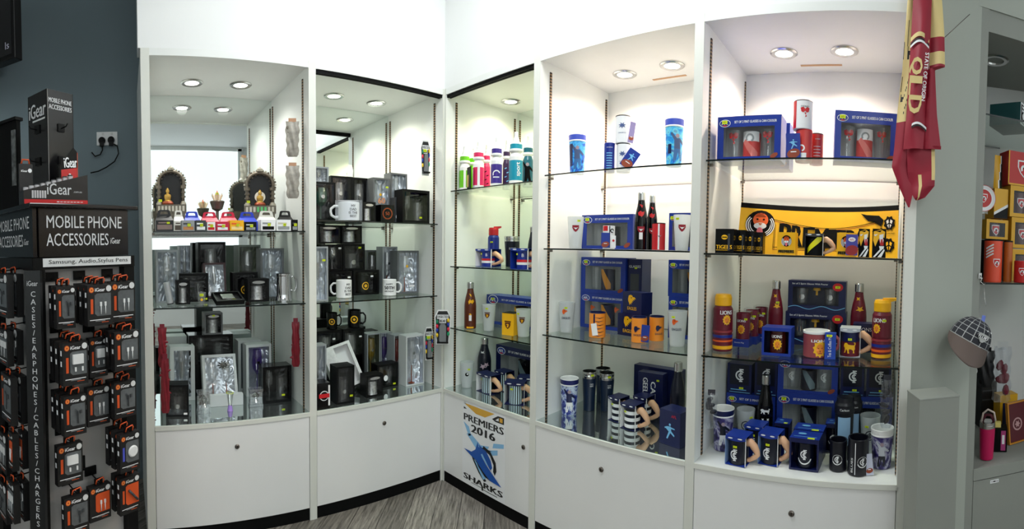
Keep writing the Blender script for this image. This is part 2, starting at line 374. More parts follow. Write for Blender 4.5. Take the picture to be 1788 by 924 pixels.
# ------------------------------------------------------------------ display cabinets
def cabinet(label, W, s0, s1, tl, tr, shelves, lights, mirror, deck, lock_u, track=False, lamp=(1, 1, 1), watts=10, dep=0.56, extra_lights=()):
    w = s1 - s0; c = thing('display_cabinet', label, 'cabinet', xyz(W, s0, 0, 0), rz_of(W), 'built-in display cabinets')
    a, b = tl, w - tr
    for x0, x1 in ((0, tl), (b, w)):
        MB().bx(x0, x1, 0, dep, 0, ZT, LAM).bx(x0, x1, -0.0015, 0, 0, ZT, EDGE).build('side_panel', c)
    if mirror:
        MB().bx(a, b, dep - 0.012, dep, HB, ZT - 0.01, MIRROR).build('mirror_back', c)
    else:
        MB().bx(a, b, dep - 0.012, dep, HB, ZT - 0.01, LAM).build('back_panel', c)
    MB().bx(a, b, 0.0, dep - 0.013, ZT - 0.022, ZT, LAM).build('top_panel', c)
    dk = MB().bx(a, b, 0.0, dep - 0.013, 0.488, HB, LAM).bx(a, b, -0.004, 0.0, 0.488, HB + 0.001, EDGE, None)
    if deck: dk.bx(a, b, 0.004, dep - 0.014, HB, HB + 0.003, DECK)
    dk.build('base_deck', c)
    d = MB().bx(a + 0.002, b - 0.002, 0.0, 0.018, 0.058, 0.4865, LAMF).build('door', c, bevel=0.001)
    lx = at(W, lock_u[0], 0, lock_u[1]) - s0; lz = zat(W, lock_u[0], lock_u[1], 0)
    X = Matrix.Translation((lx, 0, lz)) @ Matrix.Rotation(PI / 2, 4, 'X')
    MB().lathe([(0.0, 0.006), (0.007, 0.006), (0.0105, 0.003), (0.0105, 0)], DSTEEL, 18, X).bx(-0.0012, 0.0012, -0.005, 0.005, 0.0062, 0.0066, BLACK, X).build('lock', d)
    MB().bx(0, w, 0.004, 0.02, 0.0, 0.056, MBLACK).build('kick_board', c)
    MB().bx(a, b, -0.0005, 0.02, ZT - 0.03, ZT, LAM).build('top_rail', c)
    if track:
        MB().bx(a, b, 0.006, 0.016, ZT - 0.045, ZT - 0.03, MBLACK).bx(a, b, 0.022, 0.032, ZT - 0.045, ZT - 0.022, MBLACK).build('door_track', c)
    for x0, dd in ((a, 0.07), (a, dep - 0.035), (b, 0.07), (b, dep - 0.035)):
        sg = 1 if x0 == a else -1
        MB().bx(min(x0, x0 + sg * 0.004), max(x0, x0 + sg * 0.004), dd - 0.006, dd + 0.006, HB + 0.004, ZT - 0.06, STD).build('shelf_standard', c)
    for z in shelves:
        g = MB().bx(a + 0.0062, b - 0.0062, 0.0305, dep - 0.045, z - 0.006, z, GLASS)
        g.bx(a + 0.0062, b - 0.0062, 0.030, 0.0305, z - 0.006, z, GEDGE).bx(a + 0.0062, b - 0.0062, dep - 0.045, dep - 0.0445, z - 0.006, z, GEDGE)
        g.build('glass_shelf', c)
        for x0 in (a, b):
            sg = 1 if x0 == a else -1
            for dd in (0.07, dep - 0.065):
                MB().bx(min(x0, x0 + sg * 0.016), max(x0, x0 + sg * 0.016), dd - 0.004, dd + 0.012, z - 0.016, z - 0.0065, DSTEEL).build('shelf_bracket', c)
    for (ls, ld) in lights:
        x = ls - s0; X = Matrix.Translation((x, ld, ZT - 0.022))
        t = MB().lathe([(0.034, 0.0), (0.036, -0.006), (0.050, -0.007), (0.056, -0.003), (0.056, 0)], STEEL, 28, X).build('downlight', c)
        MB().lathe([(0.0, -0.007), (0.025, -0.005), (0.0335, 0.0)], M('lamp_face', (255, 252, 246), 0.4, emit=14.0), 24, X).build('bulb', t)
        ld_ = bpy.data.lights.new('downlight_beam', 'SPOT'); ld_.energy = watts; ld_.color = lamp; ld_.spot_size = math.radians(150); ld_.spot_blend = 0.8; ld_.shadow_soft_size = 0.03
        lo = bpy.data.objects.new('downlight_beam', ld_); COL.objects.link(lo); lo.parent = c; lo.location = (x, ld, ZT - 0.036)
    return c
Z1A, Z1B, Z2A, Z2B = 1.340, 1.009, 1.391, 1.006
Z3A, Z3B, Z3C = 1.567, 1.165, 0.834
Z4A, Z4B, Z4C = 1.586, 1.266, 0.886
Z5A, Z5B, Z5C = 1.594, 1.260, 0.890
ZD = HB + 0.003
cab1 = cabinet('white mirror-backed cabinet at the left end, two shelves of boxed glassware and arch statues', 'L', -1.505, -0.7495, 0.037, 0.0175, (Z1A, Z1B),
    ((-1.241, .338), (-0.997, .332)), True, True, (414, 780), lamp=(1, .99, .92), watts=9)
cab2 = cabinet('white mirror-backed cabinet left of the corner, black boxes and mugs', 'L', -0.7495, -0.0005, 0.0175, 0.012, (Z2A, Z2B),
    ((-0.481, .342), (-0.215, .348)), True, True, (671, 739), True, (1, .98, .82), 12)
cab3 = cabinet('narrow white cabinet right of the corner with the team poster on its door', 'R', 0.0005, 0.6425, 0.012, 0.0175, (Z3A, Z3B, Z3C),
    ((0.15, .347), (0.44, .345)), True, True, (914, 781), True, (1, .95, .62), 12)
cab4 = cabinet('white cabinet with blue tumblers on top and striped mugs at its base', 'R', 0.6425, 1.3805, 0.0175, 0.0175, (Z4A, Z4B, Z4C),
    ((0.874, .347), (1.118, .34)), False, True, (1050, 820), lamp=(1, .77, .64), watts=25)
cab5 = cabinet('white right-hand cabinet with the yellow banner on its middle shelf', 'R', 1.3805, 2.1405, 0.0175, 0.035, (Z5A, Z5B, Z5C),
    ((1.614, .335), (1.86, .33)), False, False, (1382, 897), lamp=(1, .78, .65), watts=19)
for c_, s0_, u0_, u1_, v_ in ((cab4, 0.6425, 1140, 1198, 146), (cab5, 1.3805, 1398, 1470, 121)):
    dd = 0.47; x0, x1 = at('R', u0_, dd, v_) - s0_, at('R', u1_, dd, v_) - s0_
    MB().bx(x0, x1, dd - 0.008, dd + 0.008, ZT - 0.0235, ZT - 0.022, M('tan_slot', (190, 150, 110), 0.6)).build('ceiling_slot', c_)
QLAM = M('shaded_white_melamine', (146, 150, 143), 0.5, noise=0.02, nscale=5)  # white melamine greyed in its base colour to stand in for dim light
# far cabinet on the angled wall
sq = at('Q', 1713, 0); ZQA, ZQB = 1.80, 1.182
cab6 = thing('display_cabinet', 'grey-white cabinet at the far right edge with red and yellow mug boxes', 'cabinet', xyz('Q', sq - 0.05, 0, 0), rz_of('Q'), 'built-in display cabinets')
wq = 0.62
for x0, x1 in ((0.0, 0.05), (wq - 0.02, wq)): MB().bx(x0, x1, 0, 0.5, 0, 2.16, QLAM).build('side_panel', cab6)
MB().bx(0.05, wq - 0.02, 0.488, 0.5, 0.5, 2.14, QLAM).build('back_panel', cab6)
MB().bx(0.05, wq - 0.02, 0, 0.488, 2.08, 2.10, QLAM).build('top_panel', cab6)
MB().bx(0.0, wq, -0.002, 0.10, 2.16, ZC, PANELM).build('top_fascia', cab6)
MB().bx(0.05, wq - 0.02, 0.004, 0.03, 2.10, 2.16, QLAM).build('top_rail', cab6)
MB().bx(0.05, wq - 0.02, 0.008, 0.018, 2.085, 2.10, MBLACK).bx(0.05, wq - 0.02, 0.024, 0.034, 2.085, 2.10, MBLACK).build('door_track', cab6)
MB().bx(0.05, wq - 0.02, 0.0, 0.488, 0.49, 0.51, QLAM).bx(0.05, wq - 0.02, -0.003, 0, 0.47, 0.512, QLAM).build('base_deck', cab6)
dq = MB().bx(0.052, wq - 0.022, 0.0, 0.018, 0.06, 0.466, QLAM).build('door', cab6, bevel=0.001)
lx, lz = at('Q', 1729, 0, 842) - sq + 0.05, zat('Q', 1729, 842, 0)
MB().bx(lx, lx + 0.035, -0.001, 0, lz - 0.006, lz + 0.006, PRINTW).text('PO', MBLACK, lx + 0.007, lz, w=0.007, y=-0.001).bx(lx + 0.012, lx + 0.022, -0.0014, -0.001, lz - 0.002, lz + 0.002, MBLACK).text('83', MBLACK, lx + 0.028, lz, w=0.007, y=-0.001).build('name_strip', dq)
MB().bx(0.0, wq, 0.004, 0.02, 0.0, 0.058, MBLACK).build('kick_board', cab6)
for z in (ZQA, ZQB):
    MB().bx(0.056, wq - 0.026, 0.03, 0.47, z - 0.006, z, GLASS).bx(0.056, wq - 0.026, 0.0295, 0.03, z - 0.006, z, GEDGE).bx(0.056, wq - 0.026, 0.47, 0.4705, z - 0.006, z, GEDGE).build('glass_shelf', cab6)
MB().bx(0.05, 0.056, 0.05, 0.07, 0.52, 2.0, STD).build('shelf_standard', cab6)
lq = at('Q', 1738, 0.2, 102) - sq + 0.05
MB().lathe([(0.034, 0.0), (0.036, -0.006), (0.050, -0.007), (0.056, -0.003), (0.056, 0)], STEEL, 28, Matrix.Translation((lq, 0.2, 2.08))).build('downlight', cab6)
# pedestal box in front of the grey panel
pd = thing('plinth', 'plain white square plinth standing between the right-hand and far cabinets', 'plinth', (2.2015, -0.1235, 0), math.radians(17.6))
MB().bx(-0.066, 0.066, -0.05, 0.05, 0, 0.845, QLAM).bx(-0.067, 0.067, -0.051, 0.051, 0.845, 0.851, QLAM).build('plinth_box', pd, bevel=0.001)  # white plinth, its dimness put into the grey colour
# ------------------------------------------------------------------ emblems (flat figures laid on a front or round a cylinder)
LBLUE = M('light_blue', (120, 190, 235), 0.4); DNAVY = M('dark_navy', (8, 14, 34), 0.3); TEAL = M('teal', (10, 150, 178), 0.35)
CREAM = M('cream', (222, 204, 148), 0.6); PINK = M('hot_pink', (226, 40, 100), 0.35); PURPLE = M('purple', (62, 40, 140), 0.35)
LIME = M('lime', (110, 205, 20), 0.35); BROWN = M('brown', (92, 40, 18), 0.3); AMBER = M('amber_yellow', (250, 184, 10), 0.4)
TAN = M('leather_tan', (150, 66, 40), 0.5); SKY = M('pale_blue', (150, 190, 225), 0.4); DMAR = M('deep_red', (150, 12, 36), 0.4)
def cloud(name, cols, scale=22, rough=0.3):
    if name in MATS: return MATS[name]
    m = M(name, cols[0], rough); nt = m.node_tree; N = nt.nodes.new; L = nt.links.new
    tc = N('ShaderNodeTexCoord'); n = N('ShaderNodeTexNoise'); n.inputs['Scale'].default_value = scale; n.inputs['Detail'].default_value = 3; n.inputs['Distortion'].default_value = 1.5
    L(tc.outputs['Object'], n.inputs['Vector']); r = N('ShaderNodeValToRGB')
    while len(r.color_ramp.elements) < len(cols): r.color_ramp.elements.new(0.5)
    for i, c in enumerate(cols):
        r.color_ramp.elements[i].position = 0.32 + 0.36 * i / (len(cols) - 1); r.color_ramp.elements[i].color = (*[lin(q) for q in c], 1)
    L(n.outputs['Fac'], r.inputs[0]); L(r.outputs[0], nt.nodes['Principled BSDF'].inputs['Base Color'])
    return m
def d_lion(mb, x, z, s, **k):
    l = k.pop('lay', 1)
    mb.poly(jag(x, z, .5 * s, .13, 11, 1.2), GOLD, lay=l, **k)
    mb.poly(circ(x, z - .04 * s, .3 * s, 14, .4 * s), M('lion_face', (240, 140, 40), .4), lay=l + 1, **k)
    for q in (-1, 1): mb.poly([(x + q * .06 * s, z + .04 * s), (x + q * .2 * s, z + .1 * s), (x + q * .16 * s, z + .01 * s)][::q], MAROON, lay=l + 2, **k)
    mb.poly([(x - .07 * s, z - .14 * s), (x + .07 * s, z - .14 * s), (x, z - .22 * s)], MAROON, lay=l + 2, **k)
    mb.poly(arc(x, z - .42 * s, .1 * s, .14 * s, 20, 160, 6), MAROON, lay=l + 2, **k)
LIONB = [(-.5, .28), (-.42, .42), (-.25, .44), (-.12, .3), (.15, .26), (.34, .25), (.4, .38), (.3, .46), (.42, .5), (.5, .36), (.42, .16), (.44, -.08), (.36, -.2), (.4, -.42), (.26, -.42), (.28, -.22), (.14, -.1), (-.05, -.08), (-.08, -.25), (-.02, -.44), (-.18, -.44), (-.2, -.2), (-.3, -.1), (-.38, -.4), (-.52, -.4), (-.44, -.3), (-.42, 0), (-.52, .12)]
EAGLE = [(-.5, .1), (-.42, .42), (-.15, .5), (.1, .38), (.02, .3), (.3, .3), (.5, .12), (.22, .12), (.36, .0), (.08, .02), (.2, -.12), (-.02, -.08), (.08, -.26), (-.1, -.2), (-.06, -.42), (-.22, -.3), (-.3, -.5), (-.4, -.22), (-.48, -.12)]
def d_eagle(mb, x, z, s, m=GOLD, txt=None, tm=GOLD, **k):
    l = k.pop('lay', 1); mb.poly(sc2(EAGLE, x, z, s), m, lay=l, **k)
    mb.poly(circ(x - .08 * s, z + .22 * s, .06 * s, 8), DNAVY, lay=l + 1, **k)
    if txt: mb.text(txt, tm, x, z - .78 * s, w=1.15 * s, h=.3 * s, lay=l, bold=.03, **k)
def d_cfc(mb, x, z, s, m=PRINTW, **k):
    l = k.pop('lay', 1)
    mb.poly(arc(x - .02 * s, z, .34 * s, .48 * s, 45, 315, 16), m, lay=l, **k); mb.poly(arc(x + .05 * s, z, .13 * s, .25 * s, 40, 320, 14), m, lay=l + 1, **k)
    mb.poly(rect(x - .12 * s, x + .3 * s, z + .5 * s, z + .62 * s), m, lay=l + 1, **k); mb.poly(rect(x - .12 * s, x + .2 * s, z - .62 * s, z - .5 * s), m, lay=l + 1, **k)
    mb.poly(rect(x - .02 * s, x + .08 * s, z - .5 * s, z + .5 * s), m, lay=l + 2, **k)
def d_cfcring(mb, x, z, s, **k):
    d_cfc(mb, x, z, s * .62, **k); mb.poly(arc(x, z, .5 * s, .6 * s, 200, 340, 12), PRINTW, **k); mb.poly(arc(x, z, .52 * s, .55 * s, -15, 195, 16), PRINTW, **k)
def d_tiger(mb, x, z, s, **k):
    l = k.pop('lay', 1)
    mb.poly(circ(x, z, .46 * s, 20, .5 * s), MBLACK, lay=l, **k)
    for q in (-1, 1):
        for i in range(4): mb.poly(arc(x, z - .05 * s, (.24 + .06 * i) * s, (.27 + .06 * i) * s, *((-60, 40) if q > 0 else (140, 240)), 8), PRINTW, lay=l + 1, **k)
        mb.poly(circ(x + q * .1 * s, z + .16 * s, .035 * s, 8), MBLACK, lay=l + 3, **k)
    mb.poly(circ(x, z + .14 * s, .24 * s, 16, .26 * s), ORANGE, lay=l + 2, **k)
    for i in range(3): mb.poly(rect(x - (.16 - .04 * i) * s, x + (.16 - .04 * i) * s, z + (.26 + .05 * i) * s, z + (.28 + .05 * i) * s), MBLACK, lay=l + 3, **k)
    mb.poly(circ(x, z - .08 * s, .2 * s, 14, .12 * s), PRINTW, lay=l + 3, **k)
    mb.poly([(x - .07 * s, z + .02 * s), (x, z - .07 * s), (x + .07 * s, z + .02 * s)], M('nose', (200, 110, 60), .5), lay=l + 4, **k)
    mb.poly(circ(x, z - .3 * s, .1 * s, 10, .17 * s), M('tongue', (236, 120, 130), .5), lay=l + 4, **k)
TIG2 = [(-.1, .5), (.3, .5), (.5, .3), (.5, -.5), (-.1, -.5), (-.45, -.5), (-.5, .1)]
def d_tigside(mb, w, h, x, z, **k):
    """roaring tiger head in stripes, used on the narrow boxes"""
    P = lambda pts, m, l: mb.poly(sc2(pts, x, z, w, h), m, lay=l, **k)
    P([(-.45, .42), (.1, .5), (.45, .42), (.4, .2), (.1, .26), (-.1, .1), (-.3, -.12), (-.48, .1)], GOLD, 1)
    P([(-.3, .44), (.2, .47), (.05, .4)], MBLACK, 2); P([(-.45, .3), (-.1, .33), (-.3, .25)], PRINTW, 2)
    P([(.0, .3), (.34, .34), (.3, .16), (.02, .12)], PRINTW, 2); P([(-.02, .12), (.36, .16), (.36, -.08), (.1, -.08)], M('mouth_red', (190, 30, 36), .4), 2)
    P([(.05, .12), (.14, .12), (.1, .0)], PRINTW, 3); P([(.26, .14), (.34, .14), (.3, .02)], PRINTW, 3)
    P([(.0, -.1), (.4, -.1), (.36, -.2), (.05, -.2)], PRINTW, 2)
    P([(-.46, -.5), (-.3, -.5), (.3, -.2), (.1, -.2)], PRINTW, 2); P([(-.1, -.5), (.2, -.5), (.46, -.25), (.4, -.2)], PRINTW, 2)
def d_swan(mb, x, z, s, m=RED, **k):
    mb.poly(sc2([(-.5, .4), (-.2, .5), (0, .3), (.2, .5), (.5, .4), (.4, 0), (.18, -.1), (0, .08), (-.18, -.1), (-.4, 0)], x, z, s), m, **k)
    mb.poly(sc2([(-.1, -.1), (.14, -.1), (.08, -.3), (.2, -.5), (.0, -.6), (.06, -.35)], x, z, s), m, **k)
def d_shield(mb, x, z, s, m=RED, m2=PRINTW, **k):
    l = k.pop('lay', 1); mb.poly(sc2(SHIELD, x, z, s), m, lay=l, **k)
    mb.poly(sc2([(-.36, .22), (-.1, .1), (0, .16), (.1, .1), (.36, .22), (.12, -.02), (0, -.14), (-.12, -.02)], x, z, s), m2, lay=l + 1, **k)
def d_hawk(mb, x, z, s, **k):
    l = k.pop('lay', 1); mb.poly(rect(x - .55 * s, x + .55 * s, z + .38 * s, z + .56 * s), BROWN, lay=l, **k)
    mb.poly(sc2(SHIELD, x, z - .16 * s, .95 * s), BROWN, lay=l, **k)
    mb.poly(sc2([(-.3, .2), (.05, .3), (.3, .1), (.1, .08), (.18, -.1), (0, -.3), (-.16, -.1), (-.02, .08)], x, z - .16 * s, s), AMBER, lay=l + 1, **k)
def d_dragon(mb, x, z, s, **k):
    l = k.pop('lay', 1); mb.poly(sc2(SHIELD, x, z, s, 1.15 * s), PRINTW, lay=l, **k); mb.poly(sc2(SHIELD, x, z, .82 * s, .95 * s), RED, lay=l + 1, **k)
    mb.poly(arc(x, z, .12 * s, .28 * s, -60, 220, 12), PRINTW, lay=l + 2, **k); mb.poly(sc2([(-.1, .1), (.12, .14), (.02, -.1)], x, z, s), MBLACK, lay=l + 3, **k)
def d_league(mb, x, z, s, **k):
    l = k.pop('lay', 1); mb.poly(circ(x, z, .5 * s, 18, .32 * s), PRINTW, lay=l, **k); mb.poly(circ(x, z, .45 * s, 18, .27 * s), BLUE, lay=l + 1, **k)
    mb.text('AFL', PRINTW, x, z, w=.6 * s, lay=l + 2, bold=.04, **k)
    mb.poly(circ(x, z - .2 * s, .2 * s, 8, .05 * s), RED, lay=l + 2, **k)
def d_kicker(mb, x, z, s, m=LBLUE, **k):
    mb.poly(sc2([(-.08, .28), (.1, .3), (.14, .02), (.4, -.2), (.36, -.28), (.06, -.1), (-.14, -.5), (-.24, -.48), (-.06, -.04), (-.3, .14), (-.36, .1), (-.4, .18), (-.2, .26)], x, z, s), m, **k)
    mb.poly(circ(x + .02 * s, z + .4 * s, .08 * s, 10), m, **k); mb.poly(sc2([(.1, .26), (.4, .22), (.42, .16), (.12, .16)], x, z, s), m, **k)
def d_ball(mb, x, z, s, **k):
    l = k.pop('lay', 1); mb.poly(sc2(circ(0, 0, .5, 18, .3), x, z, s, s, .35), TAN, lay=l, **k)
    for i in range(4): mb.poly(sc2(rect(-.2 + .12 * i, -.16 + .12 * i, .04, .2), x, z, s, s, .35), PRINTW, lay=l + 1, **k)
def d_player(mb, x, z, s, kit, legs=SKIN, head=None, **k):
    mb.poly(sc2([(-.12, .22), (-.26, .46), (-.2, .5), (-.02, .28), (.1, .3), (.3, .12), (.26, .06), (.1, .16), (.12, -.08), (-.12, -.08)], x, z, s), kit, **k)
    mb.poly(circ(x, z + .37 * s, .075 * s, 10), head or M('print_skin', (170, 150, 160), .5), **k); mb.poly(sc2([(-.12, -.08), (.12, -.08), (.2, -.48), (.1, -.5), (.02, -.2), (-.06, -.5), (-.16, -.5)], x, z, s), legs, **k)

# ------------------------------------------------------------------ goods
def sticker(r, x, z, y=0.0, R=None, w=0.013, h=0.008, m=YEL, lay=7, rot=0, name='price_sticker'):
    mb = MB().poly(sc2(rect(-w / 2, w / 2, -h / 2, h / 2), x, z, 1, 1, rot), m, y=y, R=R, lay=lay)
    if m is YEL: mb.text('$25', M('faded_ink', (90, 100, 40), .6), x, z, h=h * .5, y=y, R=R, lay=lay + 1, rot=rot)
    mb.build(name, r)
def carton_mb(w, h, dp, m, win=None, inner=GREY, side=None):
    t = 0.0016; x, y = w / 2, dp / 2; mb = MB(); sd = side or m
    if win is None: return mb.bx(-x, x, -y, y, 0, h, m)
    x0, x1, z0, z1 = win
    mb.bx(-x, x, y - t, y, 0, h, m).bx(-x + t, x - t, y - 2 * t, y - t, t, h - t, inner)
    q = t * 1.4
    mb.bx(-x + t, -x + q, -y + t, y - 2 * t, t, h - t, inner).bx(x - q, x - t, -y + t, y - 2 * t, t, h - t, inner).bx(-x + q, x - q, -y + t, y - 2 * t, t, q, inner).bx(-x + q, x - q, -y + t, y - 2 * t, h - q, h - t, inner)
    mb.bx(-x, -x + t, -y, y - t, 0, h, sd).bx(x - t, x, -y, y - t, 0, h, sd).bx(-x + t, x - t, -y, y - t, 0, t, m).bx(-x + t, x - t, -y, y - t, h - t, h, m)
    a, b = -x + t, x - t
    if x0 > a: mb.bx(a, x0, -y, -y + t, t, h - t, m)
    if x1 < b: mb.bx(x1, b, -y, -y + t, t, h - t, m)
    if z0 > t: mb.bx(x0, x1, -y, -y + t, t, z0, m)
    if z1 < h - t: mb.bx(x0, x1, -y, -y + t, z1, h - t, m)
    return mb
def film(r, dp, win, name='window_film'):
    x0, x1, z0, z1 = win; MB().bx(x0 + .0004, x1 - .0004, -dp / 2 + .0004, -dp / 2 + .001, z0 + .0004, z1 - .0004, FILM).build(name, r)
def wine_prof(R, h): return [(0, 0.002), (.72 * R, 0.002), (.7 * R, .012 * h), (.12 * R, .03 * h), (.08 * R, .42 * h), (.3 * R, .46 * h), (.8 * R, .56 * h), (R, .7 * h), (.95 * R, .85 * h), (.8 * R, h)]
def satin(r, w, h, y, m=SATIN, amp=.007, seed=0):
    """crumpled lining cloth: folds gathered towards the middle, like drapery pulled round a stem"""
    q = random.Random(seed); a, b, c = q.random() * 6, q.random() * 6, q.random() * 6
    def fn(u, v):
        x = (u - .5) * w; z = v * h; e = abs(u - .5) * 2; th = math.atan2(v - .35, u - .5)
        f = .55 * math.sin(11 * th + a + 2 * math.sin(3 * v + b)) * min(1, e * 1.4) + .5 * math.sin(16 * u + 5 * math.sin(4 * v + c)) * e + .3 * math.sin(19 * v + 9 * e + b)
        return (x, y - amp * abs(f) - amp * 1.8 * e * e, z)
    MB().grid(fn, 26, 34, m).build('satin_lining', r, (0, 0, .003))
DSATIN = M('black_satin', (12, 13, 17), 0.2, 0.1, noise=.3, nscale=12, bump=.6, spec=.5); WGLASS = thin('wine_glass', (0.97, 0.98, 0.98), 0.06, 0.22, 0.16)
TINTS = {19: ('purple', (120, 80, 190)), 66: ('gold', (210, 180, 60)), 67: ('purple', (120, 80, 190)), 68: ('red', (190, 50, 40)), 31: ('green', (60, 150, 110))}
def glass_for(seed):
    if seed not in TINTS: return WGLASS
    n, c = TINTS[seed]; return thin('tinted_glass_' + n, tuple(.35 + .65 * lin(q) for q in c), .06, .15, .35, c)
ENGR = M('pewter_relief', (206, 206, 206), .32, .7, noise=.3, nscale=90, bump=.5)
GSATIN = M('olive_satin', (110, 118, 100), 0.3, .4, noise=.2, nscale=14, bump=.3)
COPPER = M('copper_stem', (150, 74, 44), .3, .6)
def wbox(label, P, m=BLACK, kind='wine', stick=None, rot=0, side=None, lift=None, group=None, mg=.07, cat='gift box', seed=0, name='gift_box', emblem=None):
    r = root(name, label, cat, P, rot, group); w, h, dp = P['w'], P['h'], P['dp']
    if lift: r.rotation_euler = (math.radians(lift), 0, r.rotation_euler[2]); r.location.z += math.sin(math.radians(abs(lift))) * dp / 2 + .0004
    g = mg * min(w, h) + .002; win = (-w / 2 + g, w / 2 - g, g, h - g)
    lining = {'wine': SATIN, 'dark': DSATIN, 'tankard': DSATIN, 'olive': GSATIN, 'flute': SATIN, 'pair': SATIN, 'tumbler': DSATIN, 'mug': DSATIN}[kind]
    carton_mb(w, h, dp, m, win, lining, side).build('carton', r)
    film(r, dp, win)
    y = dp / 2 - .006; iw, ih = w - .008, h - .008
    satin(r, iw, ih, y, lining, min(.013, dp * .2) if lining is SATIN else min(.007, dp * .12), seed)
    if kind in ('wine', 'olive', 'dark'):
        R = min(w * .3, dp * .36); H = h * .86
        if kind == 'dark' and w > h * .8:
            for q, hh in ((-.2, .8), (.2, .62)):
                MB().lathe(wine_prof(R * .72, h * hh) if q < 0 else [(0, .002), (.7 * R, .002), (.8 * R, h * hh * .6), (.8 * R, h * hh)], CLEARG if seed not in TINTS else glass_for(seed), 18, Matrix.Translation((q * w, .0, .004))).build('glass', r)
        else:
            pr = wine_prof(R, H); MB().lathe(pr, [COPPER] * 4 + [glass_for(seed)] * 5 if kind == 'wine' and seed % 2 == 0 else glass_for(seed), 20, Matrix.Translation((0, 0, .004))).build('wine_glass', r)
            MB().poly(circ(0, H * .74, R * .3, 12), GOLD if kind == 'wine' and seed % 3 == 0 else STEEL, R=R * .99).build('charm', r)
    elif kind == 'flute':
        R = min(w * .2, dp * .3); MB().lathe([(0, .002), (R, .002), (.2 * R, .03 * h), (.15 * R, .3 * h), (.7 * R, .45 * h), (.9 * R, .7 * h), (.8 * R, .9 * h)], WGLASS, 16, Matrix.Translation((0, 0, .004))).build('flute_glass', r)
        MB().lathe([(0, 0), (.4 * R, 0), (.55 * R, .3 * h), (0, .3 * h)], STEEL, 12, Matrix.Translation((0, 0, .4 * h))).build('charm', r)
    elif kind == 'pair':
        for q in (-.2, .2): MB().lathe(wine_prof(w * .15, h * .8), [COPPER] * 4 + [WGLASS] * 5, 16, Matrix.Translation((q * w, 0, .006))).build('wine_glass', r)
    elif kind == 'tumbler':
        MB().lathe([(0, .002), (w * .26, .002), (w * .3, h * .6)], CLEARG, 20, Matrix.Translation((0, 0, .004))).poly(circ(0, h * .3, w * .1, 12), STEEL, R=w * .285).build('tumbler_glass', r)
    elif kind == 'tankard':
        R = min(w * .3, dp * .4); b = MB().lathe([(0, 0), (R * 1.08, 0), (R, .06 * h), (R * .94, .6 * h), (R, .62 * h)], ENGR, 22, Matrix.Translation((0, 0, .006))); b.build('tankard', r)
        MB().poly(circ(0, h * .84, w * .3, 18, h * .065), STEEL, y=-dp / 2, lay=3).build('emblem', r)
    elif kind == 'mug':
        R = min(w * .34, dp * .42); b = MB().lathe([(0, 0), (R, 0), (R, .7 * h), (R * .93, .7 * h), (R * .93, .1 * h), (0, .1 * h)], GBLACK, 22, Matrix.Translation((0, 0, .006)))
        b.poly(arc(0, .36 * h, .12 * h, .16 * h, 0, 360, 20), GOLD, R=R).poly(circ(0, .36 * h, .07 * h, 10), GOLD, R=R); b.build('mug', r)
    if emblem: emblem(r, w, h, dp)
    if stick:
        for q in (stick if isinstance(stick, list) else [stick]): sticker(r, q[0] * w, q[1] * h, -dp / 2, m=q[2] if len(q) > 2 else YEL, w=q[3] if len(q) > 3 else .016, h=.009)
    return r
def plain_box(label, P, m, name='carton_box', cat='box', rot=0, deco=None, group=None, parts=None):
    r = root(name, label, cat, P, rot, group); mb = carton_mb(P['w'], P['h'], P['dp'], m)
    if deco: deco(mb, P['w'], P['h'], -P['dp'] / 2)
    mb.build('carton', r)
    if parts: parts(r, P['w'], P['h'], P['dp'])
    return r
def handle_loop(R, z0, z1, out, t, sgn=1):
    pts = [(R * .96, 0, z1), (R + out * .5, 0, z1 + .001), (R + out * .95, 0, z1 - (z1 - z0) * .22), (R + out, 0, (z0 + z1) / 2), (R + out * .9, 0, z0 + (z1 - z0) * .2), (R + out * .45, 0, z0), (R * .96, 0, z0 + .002)]
    return [(x * sgn, y, z) for x, y, z in pts]
def mug(label, P, m, deco=None, side=1, rot=0, group=None, inner=None, clearbox=False, stick=None, cat='mug', hm=None):
    r = root('mug', label, cat, P, rot, group); R, h = P['w'] / 2, P['h']
    if clearbox: R *= .8; 
    prof = [(0, 0), (R * .93, 0), (R, .03 * h), (R, .97 * h), (R * .97, h), (R * .92, .97 * h), (R * .9, .08 * h), (0, .06 * h)]
    b = MB().lathe(prof, [m] * 4 + [inner or m] * 3, 32)
    if deco: deco(b, R, h)
    b.build('body', r); MB().tube(handle_loop(R, .2 * h, .8 * h, R * .72, 0, side), R * .13, hm or m, 10).build('handle', r)
    if clearbox: MB().bx(-R * 1.25, R * 1.25, -R * 1.15, R * 1.15, -.0, h * 1.06, SMOKE).build('clear_box', r)
    if stick: sticker(r, stick[0] * R, stick[1] * h, R=R, m=stick[2] if len(stick) > 2 else YEL)
    return r
def arm_pts(a, h, R):
    return [(R * .6, 0, .78 * h), (R + .25 * a, 0, .84 * h), (R + .6 * a, 0, .70 * h), (R + .92 * a, 0, .50 * h), (R + .98 * a, 0, .42 * h), (R + .7 * a, 0, .30 * h), (R + .3 * a, 0, .19 * h), (R + .06 * a, 0, .15 * h)], [.15 * h, .155 * h, .15 * h, .115 * h, .11 * h, .105 * h, .085 * h, .095 * h]
